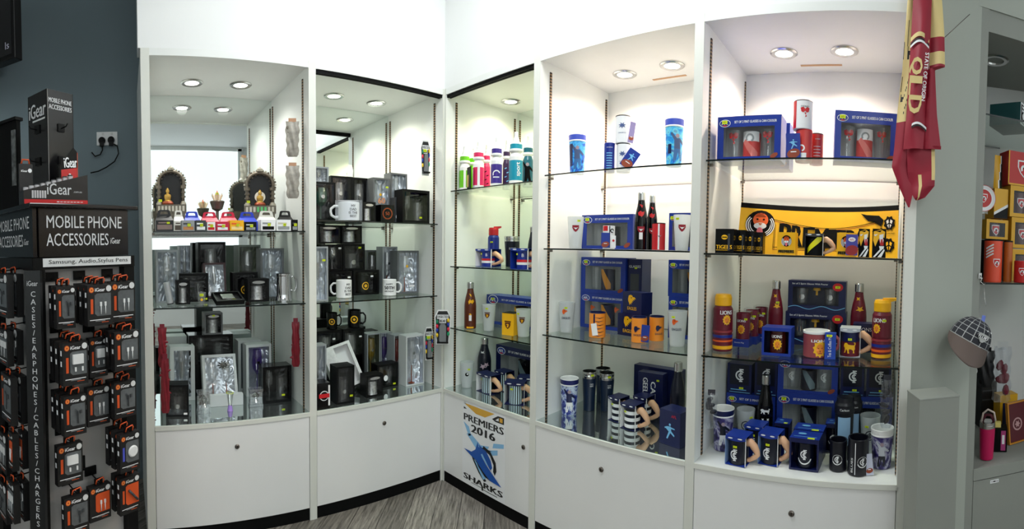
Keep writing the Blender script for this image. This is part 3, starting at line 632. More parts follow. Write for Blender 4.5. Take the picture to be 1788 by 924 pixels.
def armmug(label, P, sleeve, mugm, deco=None, arm=.8, rot=0, stick=None, group=None, side=None):
    """mug with a flexed-arm handle in an open printed card sleeve"""
    r = root('arm_handle_mug', label, 'mug', P, rot, group); w, h, dp = P['w'], P['h'], P['dp']; R = min(w, dp) * .47
    t = .0012; x, y = w / 2, dp / 2; sd = side or sleeve
    lip = [(-x + (2 * x) * i / 10, h - .1 * h - .05 * h * math.sin(PI * i / 10)) for i in range(11)] + [(x, h - .012 * h), (-x, h - .012 * h)]
    s = MB().bx(-x, x, -y, y, h - t, h, sleeve).bx(-x, x, y - t, y, 0, h - t, sleeve).bx(-x, -x + t, -y, y - t, 0, h - t, sd).bx(-x + t, x, -y, y - t, 0, t, sleeve)
    s.prism(lip, -y, -y + t, sleeve)
    for q in (-.25, .22): s.poly(circ(q * w, h - .055 * h, .12 * w, 10, .025 * h), PRINTW, y=-y)
    s.bx(x - t, x, -y, -y + .006, 0, h - t, PRINTW)
    s.build('sleeve', r)
    b = MB().lathe([(0, 0), (R, 0), (R, .86 * h), (R * .94, .86 * h), (R * .92, .06 * h), (0, .06 * h)], mugm, 30, Matrix.Translation((0, 0, t + .0005)))
    if deco: deco(b, R, h * .86)
    b.build('mug', r)
    pts, rr = arm_pts(arm * w, h * .9, R); MB().tube(pts, rr, SKIN, 12).lathe([(0, -.07 * h), (.07 * h, -.05 * h), (.09 * h, 0), (.07 * h, .05 * h), (0, .07 * h)], SKIN, 10, Matrix.Translation((R + .04 * w, -.01 * h, .14 * h))).build('arm_handle', r)
    if stick: sticker(r, stick[0] * w, stick[1] * h, R=R + .0005)
    return r
def bottle(label, P, m, deco=None, rot=0, cap=None, group=None, stick=None, tagm=None):
    r = root('drink_bottle', label, 'bottle', P, rot, group); R, h = P['w'] / 2, P['h']
    b = MB().lathe([(0, 0), (R * .93, 0), (R, .015 * h), (R, .48 * h), (R * .95, .56 * h), (R * .8, .67 * h), (R * .6, .77 * h), (R * .52, .84 * h), (R * .5, .865 * h), (0, .865 * h)], m, 28)
    if deco: deco(b, R, h)
    b.build('body', r)
    MB().lathe([(R * .5, .86 * h), (R * .56, .87 * h), (R * .56, .985 * h), (R * .5, h), (0, h)], cap or STEEL, 24).build('cap', r)
    if stick: sticker(r, stick[0] * R, stick[1] * h, R=R + .0006)
    if tagm: MB().bx(-.007, .007, -R - .003, -R - .002, .18 * h, .3 * h, tagm).build('hang_tag', r)
    return r
def flip(label, P, m, lid, deco=None, rot=0, side=1, bands=(), stick=None, spout=True):
    r = root('sports_bottle', label, 'bottle', P, rot); R, h = P['w'] / 2, P['h']
    b = MB().lathe([(0, 0), (R * .96, 0), (R, .02 * h), (R, .26 * h), (R * .95, .3 * h), (R * .95, .34 * h), (R, .38 * h), (R * .98, .74 * h), (R * .8, .8 * h), (0, .8 * h)], m, 28)
    for z0, z1, bm_ in bands: b.lathe([(R + .0005, z0 * h), (R + .0005, z1 * h)], bm_, 28)
    if deco: deco(b, R, h)
    b.build('body', r)
    l = MB().lathe([(R * .82, .8 * h), (R * .86, .81 * h), (R * .86, .95 * h), (R * .75, h), (0, h)], lid, 24)
    if spout: l.prism([(0, .93 * h), (side * R * 1.35, 1.0 * h), (side * R * 1.35, 1.04 * h), (0, 1.03 * h)][::side], -R * .35, R * .35, lid)
    l.build('lid', r)
    if stick: sticker(r, stick[0] * R, stick[1] * h, R=R + .0006)
    return r
def squeeze(label, P, col, dark=False, deco=None, rot=0, group=None):
    r = root('squeeze_bottle', label, 'bottle', P, rot, group); R, h = P['w'] / 2, P['h']; bm_ = M('white_plastic', (246, 247, 246), .35)
    b = MB().lathe([(0, 0), (R * .92, 0), (R * .95, .02 * h), (R * .95, .07 * h), (R * .95, .45 * h), (R * .95, .52 * h), (R * .7, .6 * h), (R * .7, .63 * h)], [bm_, bm_, bm_, col, bm_ if not dark else col, bm_ if not dark else col, bm_], 26)
    if deco: deco(b, R * .95, h)
    b.build('body', r)
    MB().lathe([(R * .7, .62 * h), (R * .98, .625 * h), (R * .98, .66 * h), (R * .86, .67 * h), (R * .86, .76 * h), (R * .6, .8 * h), (0, .8 * h)], [bm_, bm_, bm_, col, bm_, bm_], 26).build('cap', r)
    MB().lathe([(R * .5, .8 * h), (R * .4, .88 * h), (R * .28, .9 * h), (R * .28, .985 * h), (R * .2, h), (0, h)], [bm_] * 4 + [DGREY], 20).build('spout', r)
    return r
def tumbler(label, P, m, rim, deco=None, rot=0):
    r = root('plastic_tumbler', label, 'cup', P, rot); R, h = P['w'] / 2, P['h']; b0 = R * .78
    b = MB().lathe([(0, 0), (b0, 0), (b0 * 1.02, .02 * h), (R * .95, .82 * h)], m, 32)
    if deco: deco(b, lambda z: b0 + (R * .95 - b0) * z / (.82 * h), h)
    b.build('body', r)
    MB().lathe([(R * .95, .82 * h), (R * .99, .825 * h), (R * .99, .85 * h), (R * .97, .855 * h), (R, .985 * h), (R * .98, h), (R * .93, .985 * h), (R * .7, .1 * h), (0, .1 * h)], [WHITE, WHITE, WHITE, rim, WHITE, WHITE, WHITE, WHITE], 32).build('rim_band', r)
    return r
def cooler(label, P, m, deco=None, rot=0, rim=None, tagd=None, group=None, seam=None, stick=None, cat='can cooler'):
    r = root('can_cooler', label, cat, P, rot, group); R, h = P['w'] / 2, P['h']
    b = MB().lathe([(0, 0), (R * .96, 0), (R, .02 * h), (R, .97 * h)], m, 30)
    if seam: b.poly(rect(-.12 * R, .12 * R, .02 * h, .96 * h), seam, R=R)
    if deco: deco(b, R, h)
    b.build('sleeve', r)
    MB().lathe([(R, .965 * h), (R * 1.01, .98 * h), (R * .98, h), (R * .88, .99 * h), (R * .86, .3 * h), (0, .3 * h)], rim or MBLACK, 30).build('rim', r)
    if tagd: tagd(r, R, h)
    if stick: sticker(r, stick[0] * R, stick[1] * h, R=R + .001)
    return r
def hang_tag(r, x, z, w, h, y, m=BLUE, rot=0, deco=None, ball=True, rz=0):
    X = Matrix.Translation((x, y, z)) @ Matrix.Rotation(rz, 4, 'Z') @ Matrix.Rotation(-rot, 4, 'Y')
    b = MB().bx(-w / 2, w / 2, 0, .0008, -h / 2, h / 2, m, X)
    if ball: b.poly(sc2(circ(0, 0, .5, 14, .34), .0, -h * .28, w * .95, w * .95, .3), TAN, X=X); b.poly(rect(-w * .2, w * .2, -h * .24, -h * .2), PRINTW, X=X, lay=2)
    if deco: deco(b, w, h, X)
    b.build('hang_tag', r)
def pint(label, P, deco=None, rot=0, stick=(-.2, .84), group=None):
    r = root('pint_glass', label, 'glass', P, rot, group); R, h = P['w'] / 2, P['h']; b0 = R * .74
    f = lambda z: b0 + (R - b0) * z / h
    b = MB().lathe([(0, .004), (b0 * .95, 0), (b0, .006), (R, h), (R * .96, h), (b0 * .9, .03 * h), (0, .03 * h)], FROST, 32)
    b.build('glass', r)
    if deco: e = MB(); deco(e, f, h); e.build('emblem', r)
    if stick: sticker(r, stick[0] * R, stick[1] * h, R=f)
    return r
def thermos(label, P, m, rot=0, stick=None, deco=None):
    r = root('travel_flask', label, 'flask', P, rot); R, h = P['w'] / 2, P['h']
    b = MB().lathe([(0, 0), (R * .8, 0), (R * .82, .01 * h), (R * .84, .3 * h), (R * .97, .72 * h), (R, .83 * h)], m, 30)
    if deco: deco(b, R, h)
    b.build('body', r)
    MB().lathe([(R, .83 * h), (R * 1.0, .89 * h), (R * .96, .9 * h), (R * 1.02, .92 * h), (R * 1.02, .985 * h), (R * .98, h), (R * .9, .985 * h), (R * .85, .93 * h), (0, .92 * h)], [STEEL, STEEL, STEEL, STEEL, STEEL, BLACK, BLACK, BLACK], 30).build('lid', r)
    if stick: sticker(r, stick[0] * R, stick[1] * h, R=R * 1.03)
    return r
def pint_set(label, P, can, can_deco, glass_deco=None, rot=0, stick=True, title='SET OF 2 PINT GLASSES & CAN COOLER', m=None, side=None, group=None, win=None, cans=True):
    r = root('glass_gift_set', label, 'gift box', P, rot, group); w, h, dp = P['w'], P['h'], P['dp']; m = m or BLUE
    win = win or (-w * .4, w * .4, h * .1, h * .76)
    c = carton_mb(w, h, dp, m, win, M('tray_grey', (214, 218, 220), .35), side)
    y = -dp / 2
    if title: c.text(title, PRINTW, w * .1, h * .87, w=w * .66, h=h * .055, y=y, bold=.03)
    d_league(c, -w * .38, h * .85, w * .18, y=y)
    c.poly(sc2(circ(0, 0, .5, 14, .3), w * .4, h * .06 + w * .034, w * .13, w * .11, .5), TAN, y=y, lay=2)
    c.build('carton', r); film(r, dp, win)
    gh = (win[3] - win[2]) * .98; R = min(dp * .36, w * .13)
    for q in (-.27, .27):
        g = MB().lathe([(0, .002), (R * .74, 0), (R, gh)], CLEARG, 20, Matrix.Translation((q * w, 0, win[2] - .003)))
        if glass_deco: glass_deco(g, gh, R, Matrix.Translation((q * w, 0, win[2])))
        g.build('pint_glass', r)
    if cans:
        b = MB().lathe([(0, 0), (R * 1.05, 0), (R * 1.05, gh * .9), (R * .9, gh * .9), (R * .9, gh * .3), (0, gh * .3)], can, 24, Matrix.Translation((0, 0, win[2] - .003)))
        if can_deco: can_deco(b, gh * .9, R * 1.05, Matrix.Translation((0, 0, win[2])))
        b.build('can_cooler', r)
    if stick: sticker(r, -w * .38, h * .87, y, w=.02, h=.012)
    return r
def diag(m2):
    def f(b, gh, R, X): b.poly([(-R * .9, gh * .98), (-R * .2, gh * .98), (R * .95, gh * .3), (R * .95, gh * .05), (R * .3, gh * .02)], m2, R=R, X=X)
    return f
def bag(label, W, s, d, z0, z1, w, m, inner, face=True, rot=0, name='packaged_toy', cat='packet', card=None, seed=1, t=.012, deco=None):
    p = xyz(W, s, d, z0); rz = (math.atan2(CAM.y - p[1], CAM.x - p[0]) + PI / 2) if face else rz_of(W)
    r = thing(name, label, cat, p, rz + math.radians(rot)); h = z1 - z0; q = random.Random(seed); A = [q.random() * 6 for _ in range(6)]
    def side(sg, k, tt):
        def fn(u, v):
            e = (1 - (2 * u - 1) ** 2) * math.sin(PI * min(1, v * 1.02)) ** .5 if 0 < v < 1 else 0
            wob = 1 + .07 * math.sin(7 * v + A[k]) + .08 * math.sin(23 * v + A[k + 1])
            return ((u - .5) * w * (wob if 0 < v else .7), sg * tt * e * (1 + .5 * math.sin(13 * u + 8 * v + A[k])), v * h * .92)
        return fn
    MB().grid(side(-1, 0, t), 10, 16, m).grid(side(1, 0, t), 10, 16, m).build('wrapper', r)
    b = MB()
    for i in range(6):
        x = (q.random() - .5) * w * .5; z = h * (.15 + .6 * q.random()); b.lathe([(0, -.09 * h), (w * .16, -.06 * h), (w * .2, 0), (w * .13, .07 * h), (0, .1 * h)], inner, 8, Matrix.Translation((x, 0, z)) @ Matrix.Rotation(q.random() * 2, 4, 'Y') @ Matrix.Diagonal((1, .5, 1, 1)))
    b.build('filling', r)
    MB().bx(-w * .3, w * .3, -.001, .001, h * .86, h, card or ORANGE).build('hang_card', r)
    if deco: deco(r, w, h)
    return r
# ================================================================== narrow cabinet right of the corner
def white_strip(b, R, h): b.poly(rect(-.25 * R, .25 * R, .1 * h, .5 * h), WHITE, R=R)
SQ = [('lime', LIME, 800, 819, 256, .10, 0), ('lime_back', LIME, 810, 829, 261, .165, 1), ('pink', PINK, 826, 846, 248, .09, 0), ('pink_back', PINK, 843, 857, 253, .20, 1),
      ('purple', PURPLE, 857, 878, 240, .10, 0), ('violet', M('dark_violet', (52, 20, 70), .35), 878, 892, 245, .20, 1), ('teal', TEAL, 889, 914, 231, .09, 0), ('deep_teal', M('deep_teal', (0, 98, 118), .3), 913, 932, 238, .19, 1)]
SQL = {'lime': 'white squeeze bottle with lime green band, front row, nearest the corner', 'lime_back': 'squeeze bottle with lime cap behind the dark label card', 'pink': 'white squeeze bottle with hot pink band, front row', 'pink_back': 'pink printed squeeze bottle half hidden behind the pink banded one',
       'purple': 'white squeeze bottle with purple band, front row', 'violet': 'dark violet printed squeeze bottle in the back row', 'teal': 'white squeeze bottle with bright teal band, tallest of the front row', 'deep_teal': 'deep teal squeeze bottle with a black player silhouette'}
for k, c, u0, u1, vt, d, dark in SQ:
    def dec(b, R, h, k=k):
        if k == 'deep_teal': d_player(b, -.1 * R, .26 * h, .46 * h, MBLACK, MBLACK, R=R)
        elif k in ('pink_back', 'violet'):
            for i in range(5): b.poly(sc2([(-.5, -.1), (.3, .3), (.5, .1), (-.1, -.3)], (i % 2 - .5) * .5 * R, (.08 + .085 * i) * h, .7 * R), MBLACK if k == 'pink_back' else LBLUE, R=R)
        elif k == 'purple': b.poly(arc(0, .25 * h, .5 * R, .7 * R, 20, 200, 10), PRINTW, R=R); b.poly(rect(-.6 * R, .5 * R, .18 * h, .2 * h), PRINTW, R=R)
        elif k == 'teal': b.text('sport', PRINTW, .45 * R, .28 * h, w=.26 * h, R=R, rot=PI / 2, bold=.03)
        else: b.poly(rect(-.2 * R, .25 * R, .05 * h, .5 * h), WHITE, R=R)
    squeeze(SQL[k], C('R', Z3A, u0, u1, vt, d), c, bool(dark), dec, group='squeeze bottles on the top shelf')
P = B('R', Z3A, 813, 824, 292, .05, .004)
plain_box('small black label card with food picture leaning in front of the squeeze bottles', P, BLACK, 'label_card', 'card', -20, lambda b, w, h, y: b.poly(rect(-.5 * w, .0, .1 * h, .65 * h), M('food_print', (196, 160, 90), .5), y=y))
def bulldog(b, R, h):
    b.lathe([(R + .0004, .40 * h), (R + .0004, .54 * h)], RED, 30); b.lathe([(R + .0004, .25 * h), (R + .0004, .39 * h)], PRINTW, 30)
    b.text('B', PRINTW, .55 * R, .78 * h, h=.18 * h, R=R)
MBL = M('mug_blue', (20, 44, 140), .3)
armmug('blue mug with red and white bands and flesh-coloured arm handle, nearer the corner', B('R', Z3B, 830, 857, 435, .12, .075), BLUE, MBL, bulldog, .6, stick=(-.1, .72), side=WHITE)
armmug('blue mug with red and white bands and arm handle, partly behind the post', B('R', Z3B, 891, 921, 434, .06, .075), BLUE, MBL, bulldog, .55, stick=(-.1, .72), side=BLUE)
flip('tall blue bottle with a red flip lid in the narrow cabinet', C('R', Z3B, 852, 872, 398, .27), MBL, RED, side=1, bands=((.33, .36, RED),), stick=(-.3, .62))
thermos('navy insulated cup with steel rim behind the blue mugs', C('R', Z3B, 881, 907, 413, .24), DNAVY, deco=lambda b, R, h: b.text('DOGS', PRINTW, .1 * R, .6 * h, w=.9 * R, R=R))
bottle('dark blue bottle peeking past the post on the second shelf', C('R', Z3B, 922, 938, 396, .2), DNAVY)
# third shelf
def hawkb(b, R, h):
    b.poly(sc2([(-.5, .1), (-.2, .5), (0, .25), (.3, .45), (.5, .1), (.2, -.3), (-.1, -.1), (-.4, -.4)], .15 * R, .58 * h, R), AMBER, R=R)
    b.poly(sc2([(-.3, .5), (.2, .2), (.3, -.5), (-.1, 0)], 0, .72 * h, .7 * R), AMBER, R=lambda z: R * .74); d_hawk(b, 0, .32 * h, .9 * R, R=R, lay=1); b.poly(rect(-.6 * R, .6 * R, .0 * h + .004, .05 * h), AMBER, R=R)
bottle('brown metal drink bottle with gold bird print and steel cap', C('R', Z3C, 811, 832, 493, .10), BROWN, hawkb, tagm=WHITE)
hk = lambda e, f, h: d_hawk(e, -.25 * f(.6 * h), .62 * h, .8 * f(.6 * h), R=f)
pint('frosted pint glass with brown and gold shield, left of the yellow mug box', C('R', Z3C, 841, 866, 532, .13), hk, stick=(-.25, .87))
pint('frosted pint glass with brown and gold shield, beside the post', C('R', Z3C, 901, 928, 540, .14), hk, stick=(-.7, .85))
pint_set('blue glass gift set box behind the yellow mug box', B('R', Z3C, 848, 955, 520, .30, .10), M('can_brown', (70, 40, 20), .4), diag(AMBER))
r = plain_box('yellow and black mug box with bird shield in the narrow cabinet', B('R', Z3C, 876, 893, 547, .10, .07), M('mug_yellow', (245, 186, 20), .4), 'mug_box', 'box', 12,
    lambda b, w, h, y: (d_hawk(b, 0, .48 * h, .5 * w, y=y), b.bx(-w / 2 - .0006, w / 2 + .0006, y - .0004, -y, h * .99, h + .0006, MBLACK)))
# base of the narrow cabinet
pint('frosted pint glass with small black crest at the corner end of the base', C('R', ZD, 803, 828, 632, .11), lambda e, f, h: (e.poly(circ(0, .55 * h, .3 * f(.5 * h), 16), MBLACK, R=f), e.poly(circ(.02 * h, .57 * h, .13 * f(.5 * h), 10), PRINTW, R=f, lay=2)), stick=(.25, .76))
bottle('black drink bottle with white blotch print beside the striped mugs', C('R', ZD, 832, 856, 590, .25), DNAVY, lambda b, R, h: [b.poly(jag(x * R, z * h, s * R, .4, 5, .8), c, R=R if z < .5 else R * .78) for x, z, s, c in ((-.3, .2, .3, PRINTW), (.3, .42, .35, M('mauve_print', (196, 170, 190), .5)), (-.2, .38, .4, M('mauve_print')), (.2, .6, .35, PRINTW), (-.3, .68, .3, PRINTW), (.3, .26, .3, PRINTW))])
def colling(b, R, h):
    for i in range(-4, 5): b.poly(rect((i - .28) * .33 * R, (i + .28) * .33 * R, .02 * h, .98 * h), M('pale_stripe', (196, 220, 230), .4), R=R)
ST = [('black and white striped mug with arm handle, nearest the corner', 831, 857, 654, .10, -4), ('striped mug with arm handle behind the one nearest the corner', 863, 882, 649, .19, 0),
      ('striped mug with arm handle in a dark blue sleeve, front right', 879, 905, 668, .075, 30), ('striped mug with arm handle in a dark blue sleeve, right rear by the post', 900, 921, 659, .165, 30)]
for l, u0, u1, vt, d, rt in ST: armmug(l, B('R', ZD, u0, u1, vt, d, .07), NAVY, MBLACK, colling, .62, rt, (-.12, .7), 'striped arm-handle mugs', WHITE)
pint_set('large dark blue gift set box at the back of the base beside the black bottle', B('R', ZD, 866, 950, 610, .32, .11), MBLACK, diag(M('steel_grey', (110, 130, 140), .4)), m=NAVY, stick=False)

# ================================================================== cabinet with the blue tumblers
CL1 = cloud('blue_print', [(20, 30, 120), (20, 110, 220), (90, 200, 250), (40, 60, 170)], 26); CL2 = cloud('cyan_print', [(30, 80, 200), (40, 170, 240), (120, 220, 240), (60, 60, 160)], 24)
def crouch(b, R, h):
    d_player(b, 0, .42 * h, .62 * h, M('kit_grey', (70, 90, 130), .5), M('cloth_blue', (60, 110, 170), .5), R=R)
    b.poly(rect(-1.4 * R(0), -.7 * R(0), .2 * h, .75 * h), NAVY, R=R)
tumbler('blue 3D-print plastic tumbler on the left of the top shelf', C('R', Z4A, 993, 1024, 237, .10), CL1, M('rim_blue', (70, 90, 200), .3), crouch)
tumbler('bright blue 3D-print plastic tumbler on the right of the top shelf', C('R', Z4A, 1161, 1195, 210, .09), CL2, M('rim_blue'), lambda b, R, h: (d_player(b, .1 * h, .4 * h, .6 * h, M('kit_grey'), M('cloth_blue'), R=R), b.poly(rect(-.7 * R(0), -.2 * R(0), .25 * h, .45 * h), NAVY, R=R)), -8)
def kang(b, R, h): b.poly(jag(0, .62 * h, .4 * R, .35, 7, .8), M('slate_print', (70, 90, 140), .5), R=R); b.text('KANGAROOS', M('slate_print'), 0, .36 * h, w=1.0 * R, R=R, bold=.03)
lowz = Z4A + .0005
k1 = cooler('white can cooler with animal crest, lower one on the top shelf', C('R', lowz, 1077, 1101, 252, .15), PRINTW, kang, -10, MBLACK, tagd=lambda r, R, h: hang_tag(r, R * 1.2, .42 * h, .052, .08, -R - .01, BLUE, -.6, lambda b, w, hh, X: d_kicker(b, 0, .1 * hh, .7 * w, X=X)))
P = C('R', lowz, 1055, 1074, 251, .13); cooler('blue can cooler with lines of small white print', P, MBL, lambda b, R, h: [b.poly(rect(-.55 * R, .5 * R, (.12 + .085 * i) * h, (.15 + .085 * i) * h), LBLUE, R=R) for i in range(7)] + [b.text('KANGAROOS', PRINTW, 0, .84 * h, w=1.1 * R, R=R, bold=.04)], 0, MBL)
P = C('R', lowz, 1075, 1101, 204, .15); P['z'] = lowz + (zat('R', 1089, 252, .15) - lowz); P['h'] = zat('R', 1088, 204, .15) - P['z']
cooler('white can cooler with animal crest standing on top of the lower one', P, PRINTW, kang, -6, MBLACK, tagd=lambda r, R, h: hang_tag(r, R * 1.25, .4 * h, .026, .088, -R * .4, M('tag_lilac', (150, 140, 190), .5), -.15, None, True, .6))
# second shelf
rs = lambda e, f, h: d_shield(e, 0, .62 * h, .9 * f(.6 * h), DMAR, PRINTW, R=f)
pint('frosted pint glass with red wing shield at the left of the second shelf', C('R', Z4B, 991, 1020, 379, .08), rs, stick=(.35, .86))
pint_set('blue gift set box with clear pint glasses behind the small tagged cooler', B('R', Z4B, 1016, 1105, 375, .17, .1), M('can_dark', (40, 44, 50), .4), None)
pint_set('second blue gift set box, just its edge showing behind the first', B('R', Z4B, 1030, 1112, 379, .30, .1), M('can_dark'), None, stick=False)
cooler('small red, white and black can cooler with a football tag', C('R', Z4B, 1053, 1074, 393, .07), PRINTW, lambda b, R, h: (b.poly(rect(-1.2 * R, -.2 * R, .74 * h, .95 * h), RED, R=R), b.poly(rect(.05 * R, .2 * R, .05 * h, .95 * h), MBLACK, R=R), b.poly(arc(.55 * R, .75 * h, .2 * R, .36 * R, 0, 300, 10), MBLACK, R=R)), 0, MBLACK,
    tagd=lambda r, R, h: (hang_tag(r, -R * .55, .36 * h, .034, .06, -R - .006, BLUE, 0), MB().bx(.35 * R, 1.15 * R, -R - .004, -R - .003, .05 * h, .55 * h, WHITE).poly(circ(.75 * R, .35 * h, .2 * R, 10), RED, y=-R - .004).build('price_tag', r)))
def essb(b, R, h): b.poly(sc2([(-.5, .2), (-.1, .5), (.1, .3), (.5, .4), (.4, -.1), (.1, -.4), (-.4, -.2)], 0, .62 * h, 1.0 * R), M('splash_red', (220, 40, 44), .35), R=lambda z: R * .95); b.poly(sc2([(-.5, .5), (.4, .2), (.2, -.5)], 0, .76 * h, .6 * R), M('splash_red'), R=lambda z: R * .7); d_shield(b, 0, .34 * h, 1.1 * R, DMAR, PRINTW, R=R)
bottle('black drink bottle with red splash print, front of the pair', C('R', Z4B, 1109, 1132, 337, .11), GBLACK, essb, tagm=WHITE)
bottle('black drink bottle with red splash print, rear of the pair', C('R', Z4B, 1130, 1149, 342, .19), GBLACK, essb)
cooler('red can cooler with grey wing crest beside the black bottles', C('R', Z4B, 1139, 1162, 390, .09), M('cooler_red', (198, 30, 38), .4), lambda b, R, h: d_shield(b, .1 * R, .5 * h, 1.0 * R, M('cooler_red'), M('crest_grey', (120, 120, 125), .4), R=R), 0, MBLACK, seam=PRINTW)
pint_set('blue gift set box on the right of the second shelf, cut by the post', B('R', Z4B, 1168, 1230, 372, .16, .1), M('can_dark'), None)
pint('frosted pint glass with red wing shield in front of the right gift set', C('R', Z4B, 1176, 1207, 376, .07), rs, stick=(-.5, .88))
# third shelf
eg = lambda e, f, h: (d_eagle(e, -.25 * f(.6 * h), .70 * h, .75 * f(.6 * h), ORANGE, None, R=f), e.text('EAGLES', NAVY, -.1 * f(.5 * h), .50 * h, w=1.1 * f(.5 * h), h=.07 * h, R=f, bold=.04))
pint('frosted pint glass with eagle emblem on the left of the third shelf', C('R', Z4C, 975, 1005, 528, .15), eg, stick=(-.1, .84))
pint('frosted pint glass with eagle emblem on the right of the third shelf', C('R', Z4C, 1166, 1201, 543, .16), eg, stick=(-.4, .85))
CANN = M('can_navy', (20, 26, 66), .4)
PL = B('R', Z4C, 1007, 1092, 513, .315, .10); pint_set('blue gift set box with navy and gold cooler, lower of the left stack', PL, CANN, diag(M('gold_sash', (226, 150, 40), .4)), lambda g, gh, R, X: d_eagle(g, 0, gh * .7, R * .9, ORANGE, R=R * .95, X=X), title='SET OF 2 PINT GLASSES & CAN COOLER', stick=False)
PU = B('R', Z4C, 1008, 1092, 450, .315, .10); PU['z'] = PL['z'] + PL['h'] + .0005; PU['h'] = zat('R', 1050, 450, .315) - PU['z']
pint_set('blue gift set box with navy and gold cooler, upper of the left stack', PU, CANN, diag(M('gold_sash')), None)
PB = B('R', Z4C, 1096, 1121, 453, .33, .09); 
def eaglebox(b, w, h, y): b.poly(rect(-.3 * w, .3 * w, .2 * h, .8 * h), DGREY, y=y); b.text('GLASSES', PRINTW, 0, .9 * h, w=.8 * w, y=y)
plain_box('tall narrow navy gift box standing right of the left stack', PB, NAVY, 'gift_box', 'gift box', 0, eaglebox, parts=lambda r, w, h, dp: sticker(r, .1 * w, .88 * h, -dp / 2))
PR = B('R', Z4C, 1167, 1240, 520, .30, .1); pint_set('blue gift set box behind the right pint glass, lower of the right stack', PR, CANN, diag(M('gold_sash')))
PR2 = B('R', Z4C, 1167, 1240, 455, .30, .1); PR2['z'] = PR['z'] + PR['h'] + .0005; PR2['h'] = zat('R', 1200, 455, .30) - PR2['z']
pint_set('blue gift set box by the post, upper of the right stack', PR2, CANN, diag(M('gold_sash')))
def zebra(b, R, h):
    for i in range(6): b.poly(sc2([(-.7, .1), (.1, -.12), (.8, .14), (.1, .0)], .2 * R, (.1 + .14 * i) * h, R * (1 if i % 2 else -1), R * .8), NAVY, R=R)
    b.poly(rect(-.5 * R, -.3 * R, .3 * h, .95 * h), NAVY, R=R)
cooler('orange and navy zebra-striped can cooler with white price tag', C('R', Z4C, 1029, 1058, 545, .14), M('cooler_orange', (248, 150, 44), .4), zebra, 0, NAVY, tagd=lambda r, R, h: hang_tag(r, -.35 * R, .35 * h, .024, .052, -R - .004, WHITE, .15, None, False))
def egb(b, w, h, y): d_eagle(b, 0, .64 * h, .42 * w, AMBER, 'EAGLES', AMBER, y=y)
P1 = B('R', Z4C, 1078, 1120, 549, .235, .07); plain_box('navy mug tin with gold eagle head, lower of two', P1, NAVY, 'mug_box', 'box', -8, egb)
P2 = B('R', Z4C, 1087, 1126, 511, .235, .07); P2['z'] = P1['z'] + P1['h'] + .0005; P2['h'] = zat('R', 1106, 511, .235) - P2['z']
plain_box('navy mug tin with gold eagle head, stacked on another', P2, NAVY, 'mug_box', 'box', -14, egb)
ego = lambda b, R, h: d_eagle(b, -.1 * R, .52 * h, .9 * R, NAVY, 'EAGLES', NAVY, R=R)
cooler('orange can cooler with navy eagle and a football hang tag', C('R', Z4C, 1103, 1130, 553, .15), M('cooler_orange'), ego, -10, NAVY, seam=None, tagd=lambda r, R, h: hang_tag(r, R * .95, .38 * h, .034, .07, -R * .9, BLUE, -.08))
cooler('orange can cooler with navy eagle half behind the tagged one', C('R', Z4C, 1134, 1160, 552, .22), M('cooler_orange'), ego, 25, NAVY)
# base
tumbler('navy and white 3D-print tumbler standing alone at the left of the base', C('R', ZD, 978, 1011, 660, .17), cloud('cats_print', [(14, 20, 70), (40, 60, 160), (210, 225, 245), (30, 40, 110)], 24), M('rim_navy', (26, 34, 100), .3), lambda b, R, h: d_player(b, 0, .42 * h, .66 * h, NAVY, PRINTW, R=R))
fl = lambda b, R, h: [b.text(t, PRINTW, .35 * R, z * h, w=.5 * R, R=R, bold=.03) for t, z in (('CATS', .70), ('GFC', .65))]
FLN = M('flask_navy', (16, 34, 60), .3)
thermos('tall navy travel flask with steel lid, front left of three', C('R', ZD, 1017, 1042, 648, .27), FLN, 0, (.4, .93), fl)
thermos('tall navy travel flask with steel lid, front right of three', C('R', ZD, 1047, 1073, 651, .31), FLN, 0, (.3, .93), fl)
thermos('tall navy travel flask with steel lid, behind the other two', C('R', ZD, 1040, 1066, 643, .40), FLN)
def hoops(b, R, h):
    for i in range(3): b.lathe([(R + .0004, (.08 + .3 * i) * h), (R + .0004, (.24 + .3 * i) * h)], PRINTW, 30)
HP = [('navy and white hooped mug with arm handle, front of three', 1083, 1111, 707, .15, -6), ('navy and white hooped mug at the left, beside the flasks', 1062, 1084, 695, .20, -10), ('navy and white hooped mug with arm handle, rear of three', 1105, 1130, 694, .255, -6)]
for l, u0, u1, vt, d, rt in HP: armmug(l, B('R', ZD, u0, u1, vt, d, .072), NAVY, DNAVY, hoops, .62, rt, (-.15, .70), 'hooped arm-handle mugs', WHITE)
def geel(b, w, h, y): b.text('GEELONG', PRINTW, -.2 * w, .5 * h, w=.75 * h, h=.2 * w, y=y, rot=-PI / 2, bold=.03); b.text('CATS', PRINTW, .12 * w, .55 * h, w=.5 * h, h=.2 * w, y=y, rot=-PI / 2, bold=.03)
plain_box('flat navy boxed glass set standing at the back of the base, wider one', B('R', ZD, 1106, 1190, 643, .43, .05), NAVY, 'gift_box', 'gift box', -3, geel, parts=lambda r, w, h, dp: sticker(r, .1 * w, .85 * h, -dp / 2))
plain_box('flat navy boxed glass set standing in front of the wider one', B('R', ZD, 1114, 1157, 652, .36, .05), NAVY, 'gift_box', 'gift box', 0, geel, parts=lambda r, w, h, dp: sticker(r, .32 * w, .85 * h, -dp / 2))
bottle('dark navy bottle with white splashes by the right post', C('R', ZD, 1171, 1198, 633, .29), DNAVY, lambda b, R, h: [b.poly(jag(x * R, z * h, s * R, .4, 5), PRINTW, R=R if z < .5 else R * .8) for x, z, s in ((-.2, .5, .45), (.1, .62, .2), (-.3, .3, .3))])
